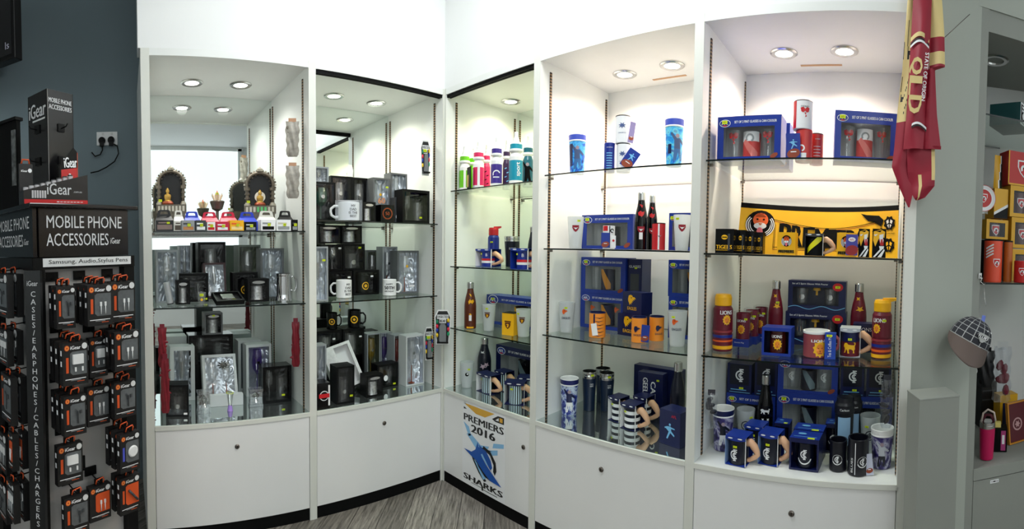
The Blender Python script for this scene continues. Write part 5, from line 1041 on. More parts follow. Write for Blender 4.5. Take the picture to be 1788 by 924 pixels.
def carrier(label, P, m, m2, stick=None):
    r = root('tea_light_carton', label, 'carton', P, 0, 'handled cartons on the top shelf'); w, h, dp = P['w'], P['h'], P['dp']; zb = .5 * h; x = w / 2
    b = MB().bx(-x, x, -dp / 2, dp / 2, 0, zb, m).poly(rect(-.42 * w, .42 * w, .08 * h, .3 * h), m2, y=-dp / 2); b.poly(rect(-.35 * w, .1 * w, .36 * h, .42 * h), m2, y=-dp / 2)
    b.add([(-x, -dp / 2, zb), (x, -dp / 2, zb), (x * .8, -.004, .72 * h), (-x * .8, -.004, .72 * h), (-x, dp / 2, zb), (x, dp / 2, zb), (x * .8, .004, .72 * h), (-x * .8, .004, .72 * h)], [(0, 1, 2, 3), (5, 4, 7, 6), (1, 5, 6, 2), (4, 0, 3, 7)], m)
    b.build('carton', r)
    hb = MB(); o = [(-.8 * x, .72 * h), (.8 * x, .72 * h), (.66 * x, .96 * h), (.5 * x, h), (-.5 * x, h), (-.66 * x, .96 * h)]; i_ = [(-.46 * x, .8 * h), (.46 * x, .8 * h), (.4 * x, .9 * h), (.3 * x, .93 * h), (-.3 * x, .93 * h), (-.4 * x, .9 * h)]
    for k in range(6):
        j = (k + 1) % 6
        for y, f in ((-.002, 1), (.002, -1)): hb.add([(o[k][0], y, o[k][1]), (o[j][0], y, o[j][1]), (i_[j][0], y, i_[j][1]), (i_[k][0], y, i_[k][1])], [(0, 1, 2, 3)[::f]], m)
    hb.build('handle', r)
    if stick: sticker(r, stick[0] * w, stick[1] * h, -dp / 2)
    return r
CR_ = {'black': (M('carton_black', (24, 24, 26), .4), M('carton_grey_print', (130, 110, 105), .5)), 'white': (M('carton_white', (225, 224, 216), .4), M('carton_brown_print', (90, 80, 70), .5)), 'blue': (M('carton_royal', (30, 60, 190), .4), PRINTW), 'red': (M('carton_crimson', (200, 20, 60), .4), PRINTW)}
for u0, u1, vt, d, k, l in ((272, 303, 366, .07, 'black', 'black handled carton at the left end of the top shelf'), (304, 322, 367, .16, 'white', 'white handled carton beside the left black one'), (322, 351, 369, .17, 'blue', 'royal blue handled carton on the left'), (352, 383, 370, .17, 'red', 'crimson handled carton, left of the two'), (385, 416, 370, .17, 'red', 'crimson handled carton, right of the two'),
                            (418, 450, 370, .17, 'blue', 'royal blue handled carton on the right'), (452, 484, 368, .17, 'white', 'white handled carton right of the blue one'), (488, 520, 368, .17, 'black', 'black handled carton at the right end of the top shelf')):
    carrier(l, B('L', Z1A, u0, u1, vt, d, .06), *CR_[k], stick=(.2, .38) if d < .1 else None)
def cubedeco(c1, c2): return lambda b, w, h, y: (b.poly(rect(-.4 * w, .4 * w, .1 * h, .4 * h), c1, y=y), b.poly(rect(-.4 * w, .2 * w, .6 * h, .75 * h), c2, y=y))
CUB = [(318, 340, 385, 'small box with copper lower half and grey stripes', GREY, M('copper_print', (190, 130, 80), .5), DGREY), (342, 360, 385, 'small dark grey patterned box with a yellow sticker', DGREY, PRINTW, PRINTW), (362, 376, 388, 'small white and red box', WHITE, RED, RED), (378, 400, 388, 'small crimson box with white print', M('carton_crimson'), PRINTW, PRINTW), (402, 426, 385, 'small amber yellow box', AMBER, M('amber_pale', (250, 220, 150), .5), ORANGE),
       (428, 448, 388, 'small black and silver box', BLACK, GREY, STEEL), (456, 481, 384, 'small white box with black base band', WHITE, BLACK, GREY), (483, 508, 384, 'small white box with pale print', WHITE, GREY, M('pale_print', (210, 205, 190), .5)), (510, 520, 384, 'narrow black box at the right end', BLACK, GREY, DGREY)]
for u0, u1, vt, l, m, c1, c2 in CUB:
    plain_box(l + ' in the front row', B('L', Z1A, u0, u1, vt, .06, .05), m, 'small_box', 'box', 0, cubedeco(c1, c2), 'small boxes in the front row', lambda r, w, h, dp: sticker(r, .05 * w, .55 * h, -dp / 2, w=.014, h=.012))
for zt, zb, l, sd in ((208, 275, 'silver feathered packet hung high on the right inner side', 11), (285, 347, 'silver feathered packet hung lower on the right inner side', 12)):
    z1, z0 = zat('L', 526, zt, .09), zat('L', 526, zb, .09)
    bag(l, 'L', -.812, .09, z0, z1, .06, M('feather_grey', (170, 165, 155), .5, noise=.3, nscale=40), M('feather_dark', (120, 112, 100), .6), seed=sd, t=.014, card=M('card_peach', (196, 150, 116), .5))
# second shelf
Z = Z1B
wbox('wine glass in a silver satin-lined grey box, far left of the second shelf', B('L', Z, 272, 312, 437, .21, .08), M('box_silver', (150, 156, 160), .4), 'wine', seed=1, side=GREY)
wbox('tall wine glass box standing behind the far left one', B('L', Z, 313, 334, 429, .30, .08), M('box_silver'), 'flute', seed=2)
wbox('large black satin box at the back, behind the leaning picture frame', B('L', Z, 346, 394, 423, .40, .09), BLACK, 'dark', seed=3)
r = wbox('brown-edged gift box with silver lining leaning back in the middle of the shelf', B('L', Z, 357, 396, 462, .285, .05), M('box_maroon', (60, 34, 38), .4), 'flute', seed=4, lift=-12)
wbox('wide low black box behind the tilted silver tube', B('L', Z, 309, 364, 478, .23, .07), BLACK, 'dark', (.4, .1), seed=5)
wbox('black box holding an embossed pewter tankard, left of the shelf', B('L', Z, 308, 332, 490, .14, .06), BLACK, 'tankard', seed=6)
P = B('L', Z, 287, 309, 494, .12, .03); r = root('silver_tube', 'pale silver tube leaning against the black tankard box', 'tube', P, 0); r.rotation_euler = (0, math.radians(-10), r.rotation_euler[2]); r.location.z += .003
MB().lathe([(0, 0), (.014, 0), (.0145, .004), (.0145, P['h'] * .98), (.012, P['h']), (0, P['h'] * .97)], M('tube_silver', (190, 194, 198), .3, .5), 24).build('tube', r); MB().lathe([(.0146, 0), (.0148, .006)], DGREY, 24).build('base_ring', r)
def shot(label, P, m=CLEARG, rot=0, deco=None):
    r = root('shot_glass', label, 'glass', P, rot); R, h = P['w'] / 2, P['h']
    MB().lathe([(0, 0), (.8 * R, 0), (R, h), (.94 * R, h), (.75 * R, .25 * h), (0, .25 * h)], m, 24).build('glass', r); MB().poly(circ(0, .45 * h, .3 * R, 10), GOLD, R=.93 * R).build('motif', r); sticker(r, 0, .8 * h, R=R, w=.014, h=.011); return r
shot('small clear shot glass at the front of the second shelf', C('L', Z, 344, 360, 510, .09))
P = B('L', Z, 375, 426, 512, .06, .085); r = root('hip_flask_box', 'flat black case with a silver hip flask, tilted at the front of the shelf', 'gift box', P, 8); w, dp = P['w'], P['dp']
r.rotation_euler = (math.radians(24), 0, r.rotation_euler[2]); r.location.z += .0178
MB().bx(-w / 2, w / 2, -dp / 2, dp / 2, 0, .012, BLACK).bx(-w / 2, -w / 2 + .008, -dp / 2, dp / 2, .0121, .022, BLACK).bx(w / 2 - .008, w / 2, -dp / 2, dp / 2, .0121, .022, BLACK).bx(-w / 2 + .008, w / 2 - .008, -dp / 2, -dp / 2 + .012, .0121, .022, BLACK).bx(-w / 2 + .008, w / 2 - .008, dp / 2 - .008, dp / 2, .0121, .022, BLACK).build('case', r)
MB().bx(-.032, .03, -.016, .026, .013, .02, STEEL).build('hip_flask', r, bevel=.003); MB().lathe([(0, .014), (.02, .014), (.02, .016), (0, .016)], STEEL, 20, Matrix.Translation((0, -.026, 0)) @ Matrix.Diagonal((1.5, .4, 1, 1))).build('plate', r); MB().bx(.012, .03, -.03, -.023, .0165, .018, YEL).build('price_sticker', r)
wbox('black mug box with silver bowl top, right of the hip flask case', B('L', Z, 407, 450, 476, .25, .07), BLACK, 'mug', seed=7)
wbox('black box with an embossed pewter tankard, beside the bare steel tankard', B('L', Z, 433, 470, 487, .15, .07), BLACK, 'tankard', seed=8)
wbox('olive-lined tall glass box at the back right of the second shelf', B('L', Z, 415, 455, 428, .36, .09), M('box_olive', (90, 100, 92), .4), 'olive', seed=9)
wbox('wine glass in a silver satin-lined box, right of the second shelf', B('L', Z, 455, 496, 434, .25, .08), M('box_dark_silver', (100, 104, 106), .4), 'wine', seed=11)
P = C('L', Z, 480, 510, 478, .14); r = root('steel_tankard', 'polished steel beer tankard with curved handle', 'tankard', P, 20); R, h = P['w'] / 2, P['h']
MB().lathe([(0, 0), (R, 0), (R, .04 * h), (.93 * R, .1 * h), (.9 * R, .13 * h), (.86 * R, .2 * h), (.84 * R, .24 * h), (.82 * R, .9 * h), (.86 * R, .95 * h), (.86 * R, h), (.78 * R, h), (.76 * R, .1 * h), (0, .08 * h)], CHROME, 36).build('body', r)
MB().tube([(R * .8, 0, .86 * h), (R * 1.25, 0, .90 * h), (R * 1.6, 0, .78 * h), (R * 1.62, 0, .5 * h), (R * 1.4, 0, .34 * h), (R * 1.1, 0, .36 * h), (R * .8, 0, .4 * h)], R * .09, CHROME, 10).build('handle', r)
# base
Z = ZD
WB = M('box_white', (206, 212, 212), .45)
wbox('tall white box with silver lining, left rear of the base', B('L', Z, 297, 340, 606, .32, .075), WB, 'flute', seed=13, mg=.14)
plain_box('plain white lidded box standing behind the tall white one', B('L', Z, 284, 326, 588, .43, .09), WB, 'gift_box', 'gift box')
wbox('black box with a clear tumbler at the front left of the base', B('L', Z, 291, 331, 673, .10, .075), BLACK, 'tumbler', (.35, .1, WHITE), -6, seed=14)
PD = B('L', Z, 330, 407, 636, .37, .1); plain_box('plain black box, bottom of the stack under the pewter tankard box', PD, BLACK, 'gift_box', 'gift box')
P2 = B('L', Z, 330, 407, 584, .37, .1); P2['z'] = Z + PD['h'] + .0008; P2['h'] = zat('L', 368, 585, .37) - P2['z']; wbox('wide gloss black satin box, middle of the stack', P2, GBLACK, 'dark', seed=15)
P3 = B('L', Z, 357, 389, 547, .37, .08); P3['z'] = P2['z'] + P2['h'] + .0008; P3['h'] = zat('L', 372, 547, .37) - P3['z']; wbox('pewter tankard in a dark box on top of the black stack', P3, M('box_grey', (96, 98, 100), .4), 'tankard', seed=16, emblem=lambda r, w, h, dp: sticker(r, 0, .88 * h, -dp / 2))
r = wbox('white satin-lined box of paired goblets leaning back, tied with a silver bow', B('L', Z, 356, 416, 626, .25, .05), WB, 'pair', seed=17, lift=-16)
b = MB()
for i in range(10): t = i * PI / 5; b.tube([(.02, -.03, .165), (.02 + .03 * math.cos(t), -.04, .165 + .022 * math.sin(t)), (.02 + .012 * math.cos(t + .5), -.036, .165 + .01 * math.sin(t + .5))], .003, STEEL, 6)
b.build('bow', r)
plain_box('low white lid standing in front of the leaning goblet box', B('L', Z, 366, 425, 690, .20, .03), WB, 'box_lid', 'lid')
wbox('tall white box with satin lining, right rear of the base', B('L', Z, 416, 456, 595, .41, .08), WB, 'flute', seed=18, mg=.1)
wbox('tall white box with purple tinted glass, right of the base', B('L', Z, 430, 474, 602, .31, .075), WB, 'wine', seed=19, mg=.08)
wbox('gloss black box with crystal figure and yellow sticker, right front of the base', B('L', Z, 459, 509, 640, .18, .08), GBLACK, 'dark', (.2, .2), seed=21)
CRY = thin('cut_crystal', (.96, .97, .97), .02, .22)
def crystal(label, P, m2=None):
    r = root('crystal_block', label, 'ornament', P, 12); w, h = P['w'], P['h']; x = w / 2
    MB().bx(-x, x, -x * .7, x * .7, 0, h * .14, CRY).bx(-x * .9, x * .9, -x * .6, x * .6, h * .145, h * .86, CRY).bx(-x, x, -x * .7, x * .7, h * .865, h, CRY).build('block', r)
    MB().lathe([(0, .2 * h), (.3 * w, .24 * h), (.14 * w, .4 * h), (.32 * w, .6 * h), (.12 * w, .72 * h), (0, .8 * h)], m2 or CHROME, 10).build('figure', r)
crystal('square cut-crystal block with silver figure at the front of the base', C('L', Z, 344, 367, 682, .14))
crystal('cut-crystal block with silver figure in front of the purple glass box', C('L', Z, 434, 458, 678, .17))
P = C('L', Z, 395, 408, 686, .13); r = root('crystal_vial', 'slim clear vial with a lilac base at the front of the base', 'ornament', P); R, h = P['w'] / 2, P['h']
MB().lathe([(0, 0), (.8 * R, 0), (.5 * R, .3 * h), (R, h), (.9 * R, h), (.4 * R, .32 * h)], [M('lilac_glass', (170, 140, 220), .2)] * 2 + [CRY] * 3, 16).build('vial', r); MB().lathe([(R * .9, .97 * h), (R * 1.05, .98 * h), (R * 1.05, h), (R * .9, h)], YEL, 16).build('lip', r)
RT = M('red_tinsel', (128, 26, 40), .35, .2, noise=.2, nscale=30)
for (u, vt, vb, d, l, sd) in ((281, 566, 642, .07, 'red wrapped packet hanging on the left inner side, upper one', 21), (285, 618, 722, .055, 'red wrapped packet hanging on the left inner side, lower one', 22), (524, 555, 640, .10, 'red wrapped packet hanging on the right inner side', 23)):
    bag(l, 'L', max(-1.436, min(-.797, at('L', u, d))), d, zat('L', u, vb, d), zat('L', u, vt, d), .036, RT, RT, seed=sd, card=M('card_maroon', (120, 20, 40), .5), t=.008)

# ================================================================== cabinet left of the corner
Z = Z2A
wbox('black box with a green-tinted glass at the left of the top shelf', B('L', Z, 546, 586, 318, .13, .09), BLACK, 'dark', seed=31)
P = B('L', Z, 546, 574, 290, .14, .06); P['z'] = Z + zat('L', 566, 318, .09) - Z + .0008; P['h'] = zat('L', 560, 290, .12) - P['z']
r = wbox('silver plastic-wrapped box on top of the black box by the post', P, M('box_silver'), 'flute', seed=32)
def upbox(label, u0, u1, vt, d, vb, dp, m, kind, **k):
    P = B('L', Z, u0, u1, vt, d, dp); return wbox(label, P, m, kind, **k)
wbox('large black satin glass box, left of the rear pair', B('L', Z, 578, 616, 308, .24, .09), BLACK, 'dark', (.35, .1, WHITE), seed=33)
wbox('large black satin glass box, right of the rear pair', B('L', Z, 616, 647, 311, .24, .09), BLACK, 'dark', (.3, .15), seed=34)
mug('white slogan mug in a clear box on the top shelf', C('L', Z, 586, 632, 354, .065), WHITE, lambda b, R, h: [b.text(t, MBLACK, .45 * R, z * h, h=.13 * h, R=R, bold=.03) for t, z in (('MY', .78), ('DAD', .6), ('IS THE', .42), ('BEST', .24))], -1, 0, None, WHITE, True)
wbox('black box with a pewter tankard on the top shelf', B('L', Z, 634, 656, 353, .08, .07), BLACK, 'tankard', seed=35)
wbox('silver-lined box with gold 60 charm', B('L', Z, 651, 681, 311, .18, .07), M('box_grey'), 'wine', (.3, .8), seed=36, emblem=lambda r, w, h, dp: MB().text('60', M('rose_gold', (214, 150, 110), .4), 0, .5 * h, h=.13 * h, y=-dp / 2, bold=.05, lay=3).build('numerals', r))
wbox('tall silver-lined glass box, tallest on the top shelf', B('L', Z, 682, 711, 303, .20, .07), M('box_grey'), 'flute', seed=37)
plain_box('small black box with gold ring crest on the top shelf', B('L', Z, 665, 688, 358, .07, .07), GBLACK, 'gift_box', 'gift box', 0, lambda b, w, h, y: (b.poly(arc(0, .5 * h, .3 * w, .38 * w, 0, 360, 22), COPPER, y=y), b.text('50', COPPER, 0, .5 * h, h=.2 * h, y=y, bold=.05)))
plain_box('narrow grey box with white disc beside the gold-crested box', B('L', Z, 690, 701, 345, .12, .05), DGREY, 'gift_box', 'gift box', 0, lambda b, w, h, y: b.poly(circ(0, .25 * h, .4 * w, 14), PRINTW, y=y))
wbox('black satin box with champagne glass at the right of the top shelf', B('L', Z, 703, 750, 332, .06, .08), BLACK, 'dark', (.15, .17), seed=40)
# middle shelf
Z = Z2B
def stackrow(specs, d, zs):
    out = []
    for u0, u1, vt, l, kind, st, sd in specs:
        P = B('L', zs, u0, u1, vt, d, .085); out.append(P); wbox(l, P, BLACK, kind, st, seed=sd)
    return out
P1, P2 = B('L', Z, 574, 615, 474, .25, .085), B('L', Z, 617, 662, 472, .25, .085)
wbox('black mug box behind the left white mug, bottom row of the stack', P1, BLACK, 'mug', (.35, .75, WHITE), seed=41)
wbox('black mug box with round gold crest, bottom row of the stack', P2, BLACK, 'mug', (.2, .75, WHITE), seed=42)
z2 = Z + max(P1['h'], P2['h']) + .0008
P3 = B('L', Z, 572, 598, 426, .26, .08); P3['z'] = z2; P3['h'] = zat('L', 585, 427, .26) - z2; wbox('black glass box, left of the middle row of the stack', P3, BLACK, 'dark', (.3, .85, WHITE), seed=43)
P4 = B('L', Z, 599, 637, 425, .26, .08); P4['z'] = z2; P4['h'] = zat('L', 618, 426, .26) - z2; wbox('black tumbler box, right of the middle row of the stack', P4, BLACK, 'tumbler', (.25, .85), seed=44)
z3 = z2 + max(P3['h'], P4['h']) + .0008
for u0, u1, l, sd in ((556, 594, 'black box with a pewter tankard, left of the top row of the stack', 45), (597, 632, 'black box with a pewter tankard, right of the top row of the stack', 46)):
    P = B('L', Z, u0, u1, 393, .26, .08); P['z'] = z3; P['h'] = min(zat('L', 600, 393, .26), Z2A - .012) - z3; wbox(l, P, BLACK, 'tankard', None, seed=sd)
wbox('silver cellophane-wrapped glass box by the left post, middle shelf', B('L', Z, 546, 573, 431, .08, .07), M('box_silver'), 'flute', (.2, .75), seed=47)
mug('white slogan mug with handle to the left, middle shelf', C('L', Z, 587, 614, 489, .18), WHITE, lambda b, R, h: [b.text(t, MBLACK, .62 * R, z * h, h=.12 * h, R=R, bold=.03) for t, z in (('MY', .76), ('DAD', .58), ('IS THE', .4), ('BEST', .22))], -1, 0, None, WHITE)
mug('white 50th birthday mug with handle to the right', C('L', Z, 668, 692, 488, .17), WHITE, lambda b, R, h: (b.text('HAPPY', MBLACK, 0, .72 * h, h=.1 * h, R=R, bold=.03), b.text('50TH', MBLACK, 0, .5 * h, h=.2 * h, R=R, bold=.05), b.text('BIRTHDAY', MBLACK, 0, .28 * h, h=.09 * h, R=R, bold=.03)), 1, 0, None, WHITE)
wbox('olive satin-lined wine glass box, left of three silver boxes', B('L', Z, 640, 668, 437, .35, .07), M('box_dark_silver'), 'olive', seed=51)
wbox('silver satin wine glass box with lifted cellophane, middle of three', B('L', Z, 668, 694, 431, .27, .07), M('box_silver'), 'wine', seed=52)
wbox('silver satin wine glass box with a white tag, right of three', B('L', Z, 694, 731, 438, .19, .075), M('box_dark_silver'), 'wine', (.15, .18, WHITE, .036), seed=54)
# base
Z = ZD
PA = B('L', Z, 548, 597, 578, .32, .10); wbox('black glass box under the left black mug', PA, BLACK, 'dark', (.2, .85, WHITE), seed=61)
PBx = B('L', Z, 599, 636, 574, .31, .10); wbox('black glass box under the right black mug', PBx, BLACK, 'dark', (.3, .85, WHITE), seed=62)
P = B('L', Z, 640, 660, 578, .43, .08); plain_box('plain black box behind the silver wine boxes', P, BLACK, 'gift_box', 'gift box')
GC = lambda b, R, h: (b.poly(arc(0, .48 * h, .4 * R, .58 * R, 0, 360, 20), GOLD, R=R), b.poly(circ(0, .48 * h, .2 * R, 10), GOLD, R=R))
P = C('L', Z, 570, 589, 546, .36); P['z'] = Z + PA['h'] + .001; P['h'] = zat('L', 578, 546, .36) - P['z']; mug('black mug with gold ring crest on the left stack', P, GBLACK, GC, 1, 0)
P = C('L', Z, 607, 630, 541, .35); P['z'] = Z + PBx['h'] + .001; P['h'] = zat('L', 618, 541, .35) - P['z']; mug('black mug with gold ring crest on the right stack', P, GBLACK, GC, 1, 0)
P = B('L', Z, 590, 640, 612, .15, .05); r = root('floral_box', 'white embossed box with a clear lid and magenta flower, leaning back', 'gift box', P, 0); w, h = P['w'], P['h'] * 1.0
r.rotation_euler = (math.radians(-24), math.radians(-14), r.rotation_euler[2]); r.location.z += .031
carton_mb(w, h, .045, M('embossed_white', (224, 226, 226), .4, noise=.12, nscale=60), (-.1 * w, .4 * w, .06 * h, .94 * h), WHITE).build('carton', r); film(r, .045, (-.1 * w, .4 * w, .06 * h, .94 * h))
b = MB()
for i in range(8): t = i * PI / 4; b.lathe([(0, -.012), (.008, -.004), (.008, .004), (0, .012)], M('magenta', (170, 20, 120), .5), 8, Matrix.Translation((.018 * math.cos(t), -.03, .36 * h + .016 * math.sin(t))) @ Matrix.Rotation(t, 4, 'Y'))
b.build('flower', r)
wbox('black box with tumbler and yellow sticker, front of the base', B('L', Z, 588, 619, 640, .035, .08), BLACK, 'tumbler', (.3, .2), seed=64)
plain_box('black box with red and white round logo by the left post', B('L', Z, 546, 576, 670, .014, .07), GBLACK, 'gift_box', 'gift box', 0, lambda b, w, h, y: (b.poly(circ(.05 * w, .5 * h, .36 * w, 20), PRINTW, y=y), b.poly(circ(.05 * w, .5 * h, .3 * w, 20), BLACK, y=y, lay=2), b.poly(rect(-.36 * w, .46 * w, .42 * h, .58 * h), RED, y=y, lay=3), b.bx(w * .38, w / 2 + .0004, y - .0004, y + .06, .1 * h, .9 * h, WHITE)))
wbox('cellophane-wrapped silver box by the left post, base of the cabinet', B('L', Z, 546, 570, 603, .11, .06), M('box_silver'), 'flute', seed=65)
SP = ((641, 664, 583, .33, 'wine glass box with gold glass, leftmost of four silver boxes', 'olive', 66), (665, 685, 581, .335, 'wine glass box with purple glass, second of four silver boxes', 'wine', 67), (688, 709, 585, .25, 'wine glass box with red glass, third of four silver boxes', 'wine', 68), (709, 741, 586, .12, 'wide silver satin goblet box, rightmost of four', 'wine', 70))
for u0, u1, vt, d, l, kind, sd in SP: wbox(l, B('L', Z, u0, u1, vt, d, .075), WB if d < .25 else M('box_silver'), kind, seed=sd, mg=.05)
wbox('black box with pewter mug standing at the front of the base', B('L', Z, 640, 669, 655, .065, .07), BLACK, 'tankard', seed=71)
wbox('black box with white round badge and yellow sticker', B('L', Z, 659, 695, 636, .17, .07), BLACK, 'dark', (.3, .12), seed=72, emblem=lambda r, w, h, dp: MB().poly(circ(-.1 * w, .4 * h, .1 * w, 16, .12 * w), PRINTW, y=-dp / 2).build('badge', r))
# coffin-shaped packs on the corner post
CO = [(-.3, .5), (.3, .5), (.5, .3), (.38, -.5), (-.38, -.5), (-.5, .3)]
def coffin(label, W, u, vt, vb, d, w, rot=0, dark=False, stick=True):
    s = at(W, u, d, (vt + vb) / 2) if d < 0 else min(-.052, at(W, u, d, (vt + vb) / 2)); z0, z1 = zat(W, u, vb, d), zat(W, u, vt, d); h = z1 - z0; p = xyz(W, s, d, z0)
    r = thing('coffin_pack', label, 'toy pack', p, math.atan2(CAM.y - p[1], CAM.x - p[0]) + PI / 2 + math.radians(rot), 'coffin-shaped toy packs')
    MB().prism(sc2(CO, 0, h / 2, w, h), -.001, .001, M('pack_white', (232, 234, 234), .4)).prism(sc2(CO, 0, h / 2 + .002, w * .86, h * .9), -.002, -.0011, M('pack_black', (30, 32, 34), .4)).build('backing_card', r)
    b = MB().prism([(-.2 * w, .1 * h), (.2 * w, .1 * h), (.2 * w, .52 * h), (.12 * w, .6 * h), (-.12 * w, .6 * h), (-.2 * w, .52 * h)], -.016, -.0021, M('toy_grey', (120, 124, 126), .5)); b.bx(-.34 * w, .34 * w, -.024, -.0021, .06 * h, .1 * h, BLACK); b.build('toy', r)
    for q, cs in ((-.34, ((.66, (20, 130, 90)), (.53, (220, 40, 70)), (.42, (30, 60, 170)), (.28, (240, 200, 40)))), (.34, ((.7, (240, 200, 40)), (.58, (30, 60, 170)), (.45, (220, 40, 70)), (.32, (20, 150, 100))))):
        for z, c in cs: MB().lathe([(0, -.012), (.06 * w, -.008), (.085 * w, 0), (.06 * w, .008), (0, .012)], M('bit_%d_%d' % (c[0], c[1]), c, .4), 10, Matrix.Translation((q * w * .98, -.008, z * h))).build('toy_piece', r)
    t = MB().poly(rect(-.34 * w, .34 * w, .74 * h, .86 * h), PRINTW, y=-.0021).poly(rect(-.2 * w, .2 * w, .62 * h, .74 * h), PRINTW, y=-.0021); t.text('DISSECTED', BLACK, 0, .80 * h, w=.62 * w, h=.07 * h, y=-.0021, lay=2, bold=.04); t.text('BEAR', BLACK, 0, .68 * h, w=.34 * w, h=.08 * h, y=-.0021, lay=2, bold=.05); t.build('title_label', r)
    if stick: sticker(r, -.1 * w, .7 * h, -.004, w=.02, h=.014)
    return r
coffin('coffin-shaped toy pack hung high beside the corner post', 'L', 753, 247, 308, .10, .056, 24)
coffin('white-edged coffin-shaped toy pack hanging in front of the corner post', 'L', 773, 541, 602, -.045, .088, 0, stick=False)
coffin('dark coffin-shaped toy pack half hidden behind the white-edged one', 'L', 750, 571, 629, .06, .052, 22)
# ================================================================== poster on the narrow door
P0, P1 = xyz('R', at('R', 810, 0, 780), -.0004), None
s0, s1 = at('R', 810, 0, 760), at('R', 880, 0, 790); zt, zb = zat('R', 845, 716, 0), zat('R', 845, 858, 0) ; w, h = s1 - s0, zt - zb
r = thing('team_poster', 'white poster with blue shark emblem and bold lettering taped to the narrow cabinet door', 'poster', xyz('R', (s0 + s1) / 2, -.0016, zb), 0)
MB().bx(-w * .53, w * .53, 0, .0006, -.009, h + .006, M('poster_white', (244, 246, 248), .35)).build('sheet', r)
e = MB(); k = dict(y=0)
pp = lambda pts, m, l=1: e.poly([(x * w, z * h) for x, z in pts], m, lay=l, **k)
SB, SBL, SK2 = M('shark_blue', (10, 84, 176), .4), M('print_ink', (10, 12, 14), .4), M('shark_sky', (140, 196, 238), .4)
pp([(-.5, 1.0), (.28, 1.0), (.05, .915), (-.18, .915)], M('ribbon_gold', (226, 172, 50), .4)); pp([(-.5, .955), (-.5, .925), (-.42, .935)], SBL)
pp([(.22, .93), (.36, .99), (.5, .99), (.5, .91), (.3, .91)], SBL); pp([(.3, .93), (.38, .97), (.38, .93)], PRINTW, 2); pp([(.4, .925), (.47, .925), (.47, .975), (.4, .975)], M('ribbon_gold'), 2)
e.text('PREMIERS', SBL, 0, .83 * h, w=.98 * w, h=.085 * h, bold=.04, **k); e.text('2016', SBL, 0, .715 * h, w=.58 * w, h=.095 * h, bold=.05, **k)
pp([(-.5, .76), (-.36, .72), (-.3, .62), (-.36, .6)], SK2); pp([(-.42, .62), (-.3, .64), (-.05, .55), (.16, .58), (.1, .52), (-.12, .47), (-.2, .5)], SK2); pp([(.26, .64), (.5, .68), (.5, .63), (.24, .58)], SK2); pp([(.14, .53), (.36, .58), (.36, .52), (.16, .47)], SK2)
pp([(-.3, .38), (-.22, .3), (-.1, .2), (.04, .12), (.1, .14), (-.02, .22), (-.14, .32)], SBL, 1); pp([(-.22, .34), (.02, .14), (.1, .18), (.0, .26)], SK2, 2)
e.poly([(x * w, z * h) for x, z in [(.02, .56), (.2, .52), (.32, .42), (.34, .32), (.3, .26), (.26, .3), (.27, .38), (.18, .48), (.0, .52)]], SBL, lay=2, **k)
pp([(-.1, .55), (.02, .42), (.2, .3), (.24, .34), (.2, .42), (.1, .5)], SB, 3)
pp([(-.48, .42), (-.28, .42), (-.18, .47), (-.12, .58), (-.1, .52), (.12, .52), (.02, .48), (-.02, .42), (.1, .34), (.46, .16), (.2, .17), (.02, .24), (-.16, .34), (-.3, .37)], SB, 4); pp([(-.16, .34), (.02, .24), (.2, .17), (.06, .19), (-.1, .28)], SBL, 5); pp([(-.04, .53), (.24, .54), (.1, .51)], SBL, 5)
pp([(-.04, .44), (.12, .34), (.14, .35), (-.0, .46)], SK2, 5)
e.text('SHARKS', SBL, .0, .075 * h, w=.96 * w, h=.07 * h, bold=.05, **k); pp([(-.28, .03), (-.02, .03), (-.02, .024), (-.28, .024)], SBL); pp([(.02, .02), (.36, .02), (.36, .012), (.02, .012)], SBL); pp([(-.02, .05), (.02, .05), (.02, .0), (-.02, .0)], SBL)
e.build('print', r)
MB().bx(-.502 * w, -.44 * w, -.0006, 0, h * .99, h + .008, M('tape', (225, 228, 226), .2)).build('tape', r)

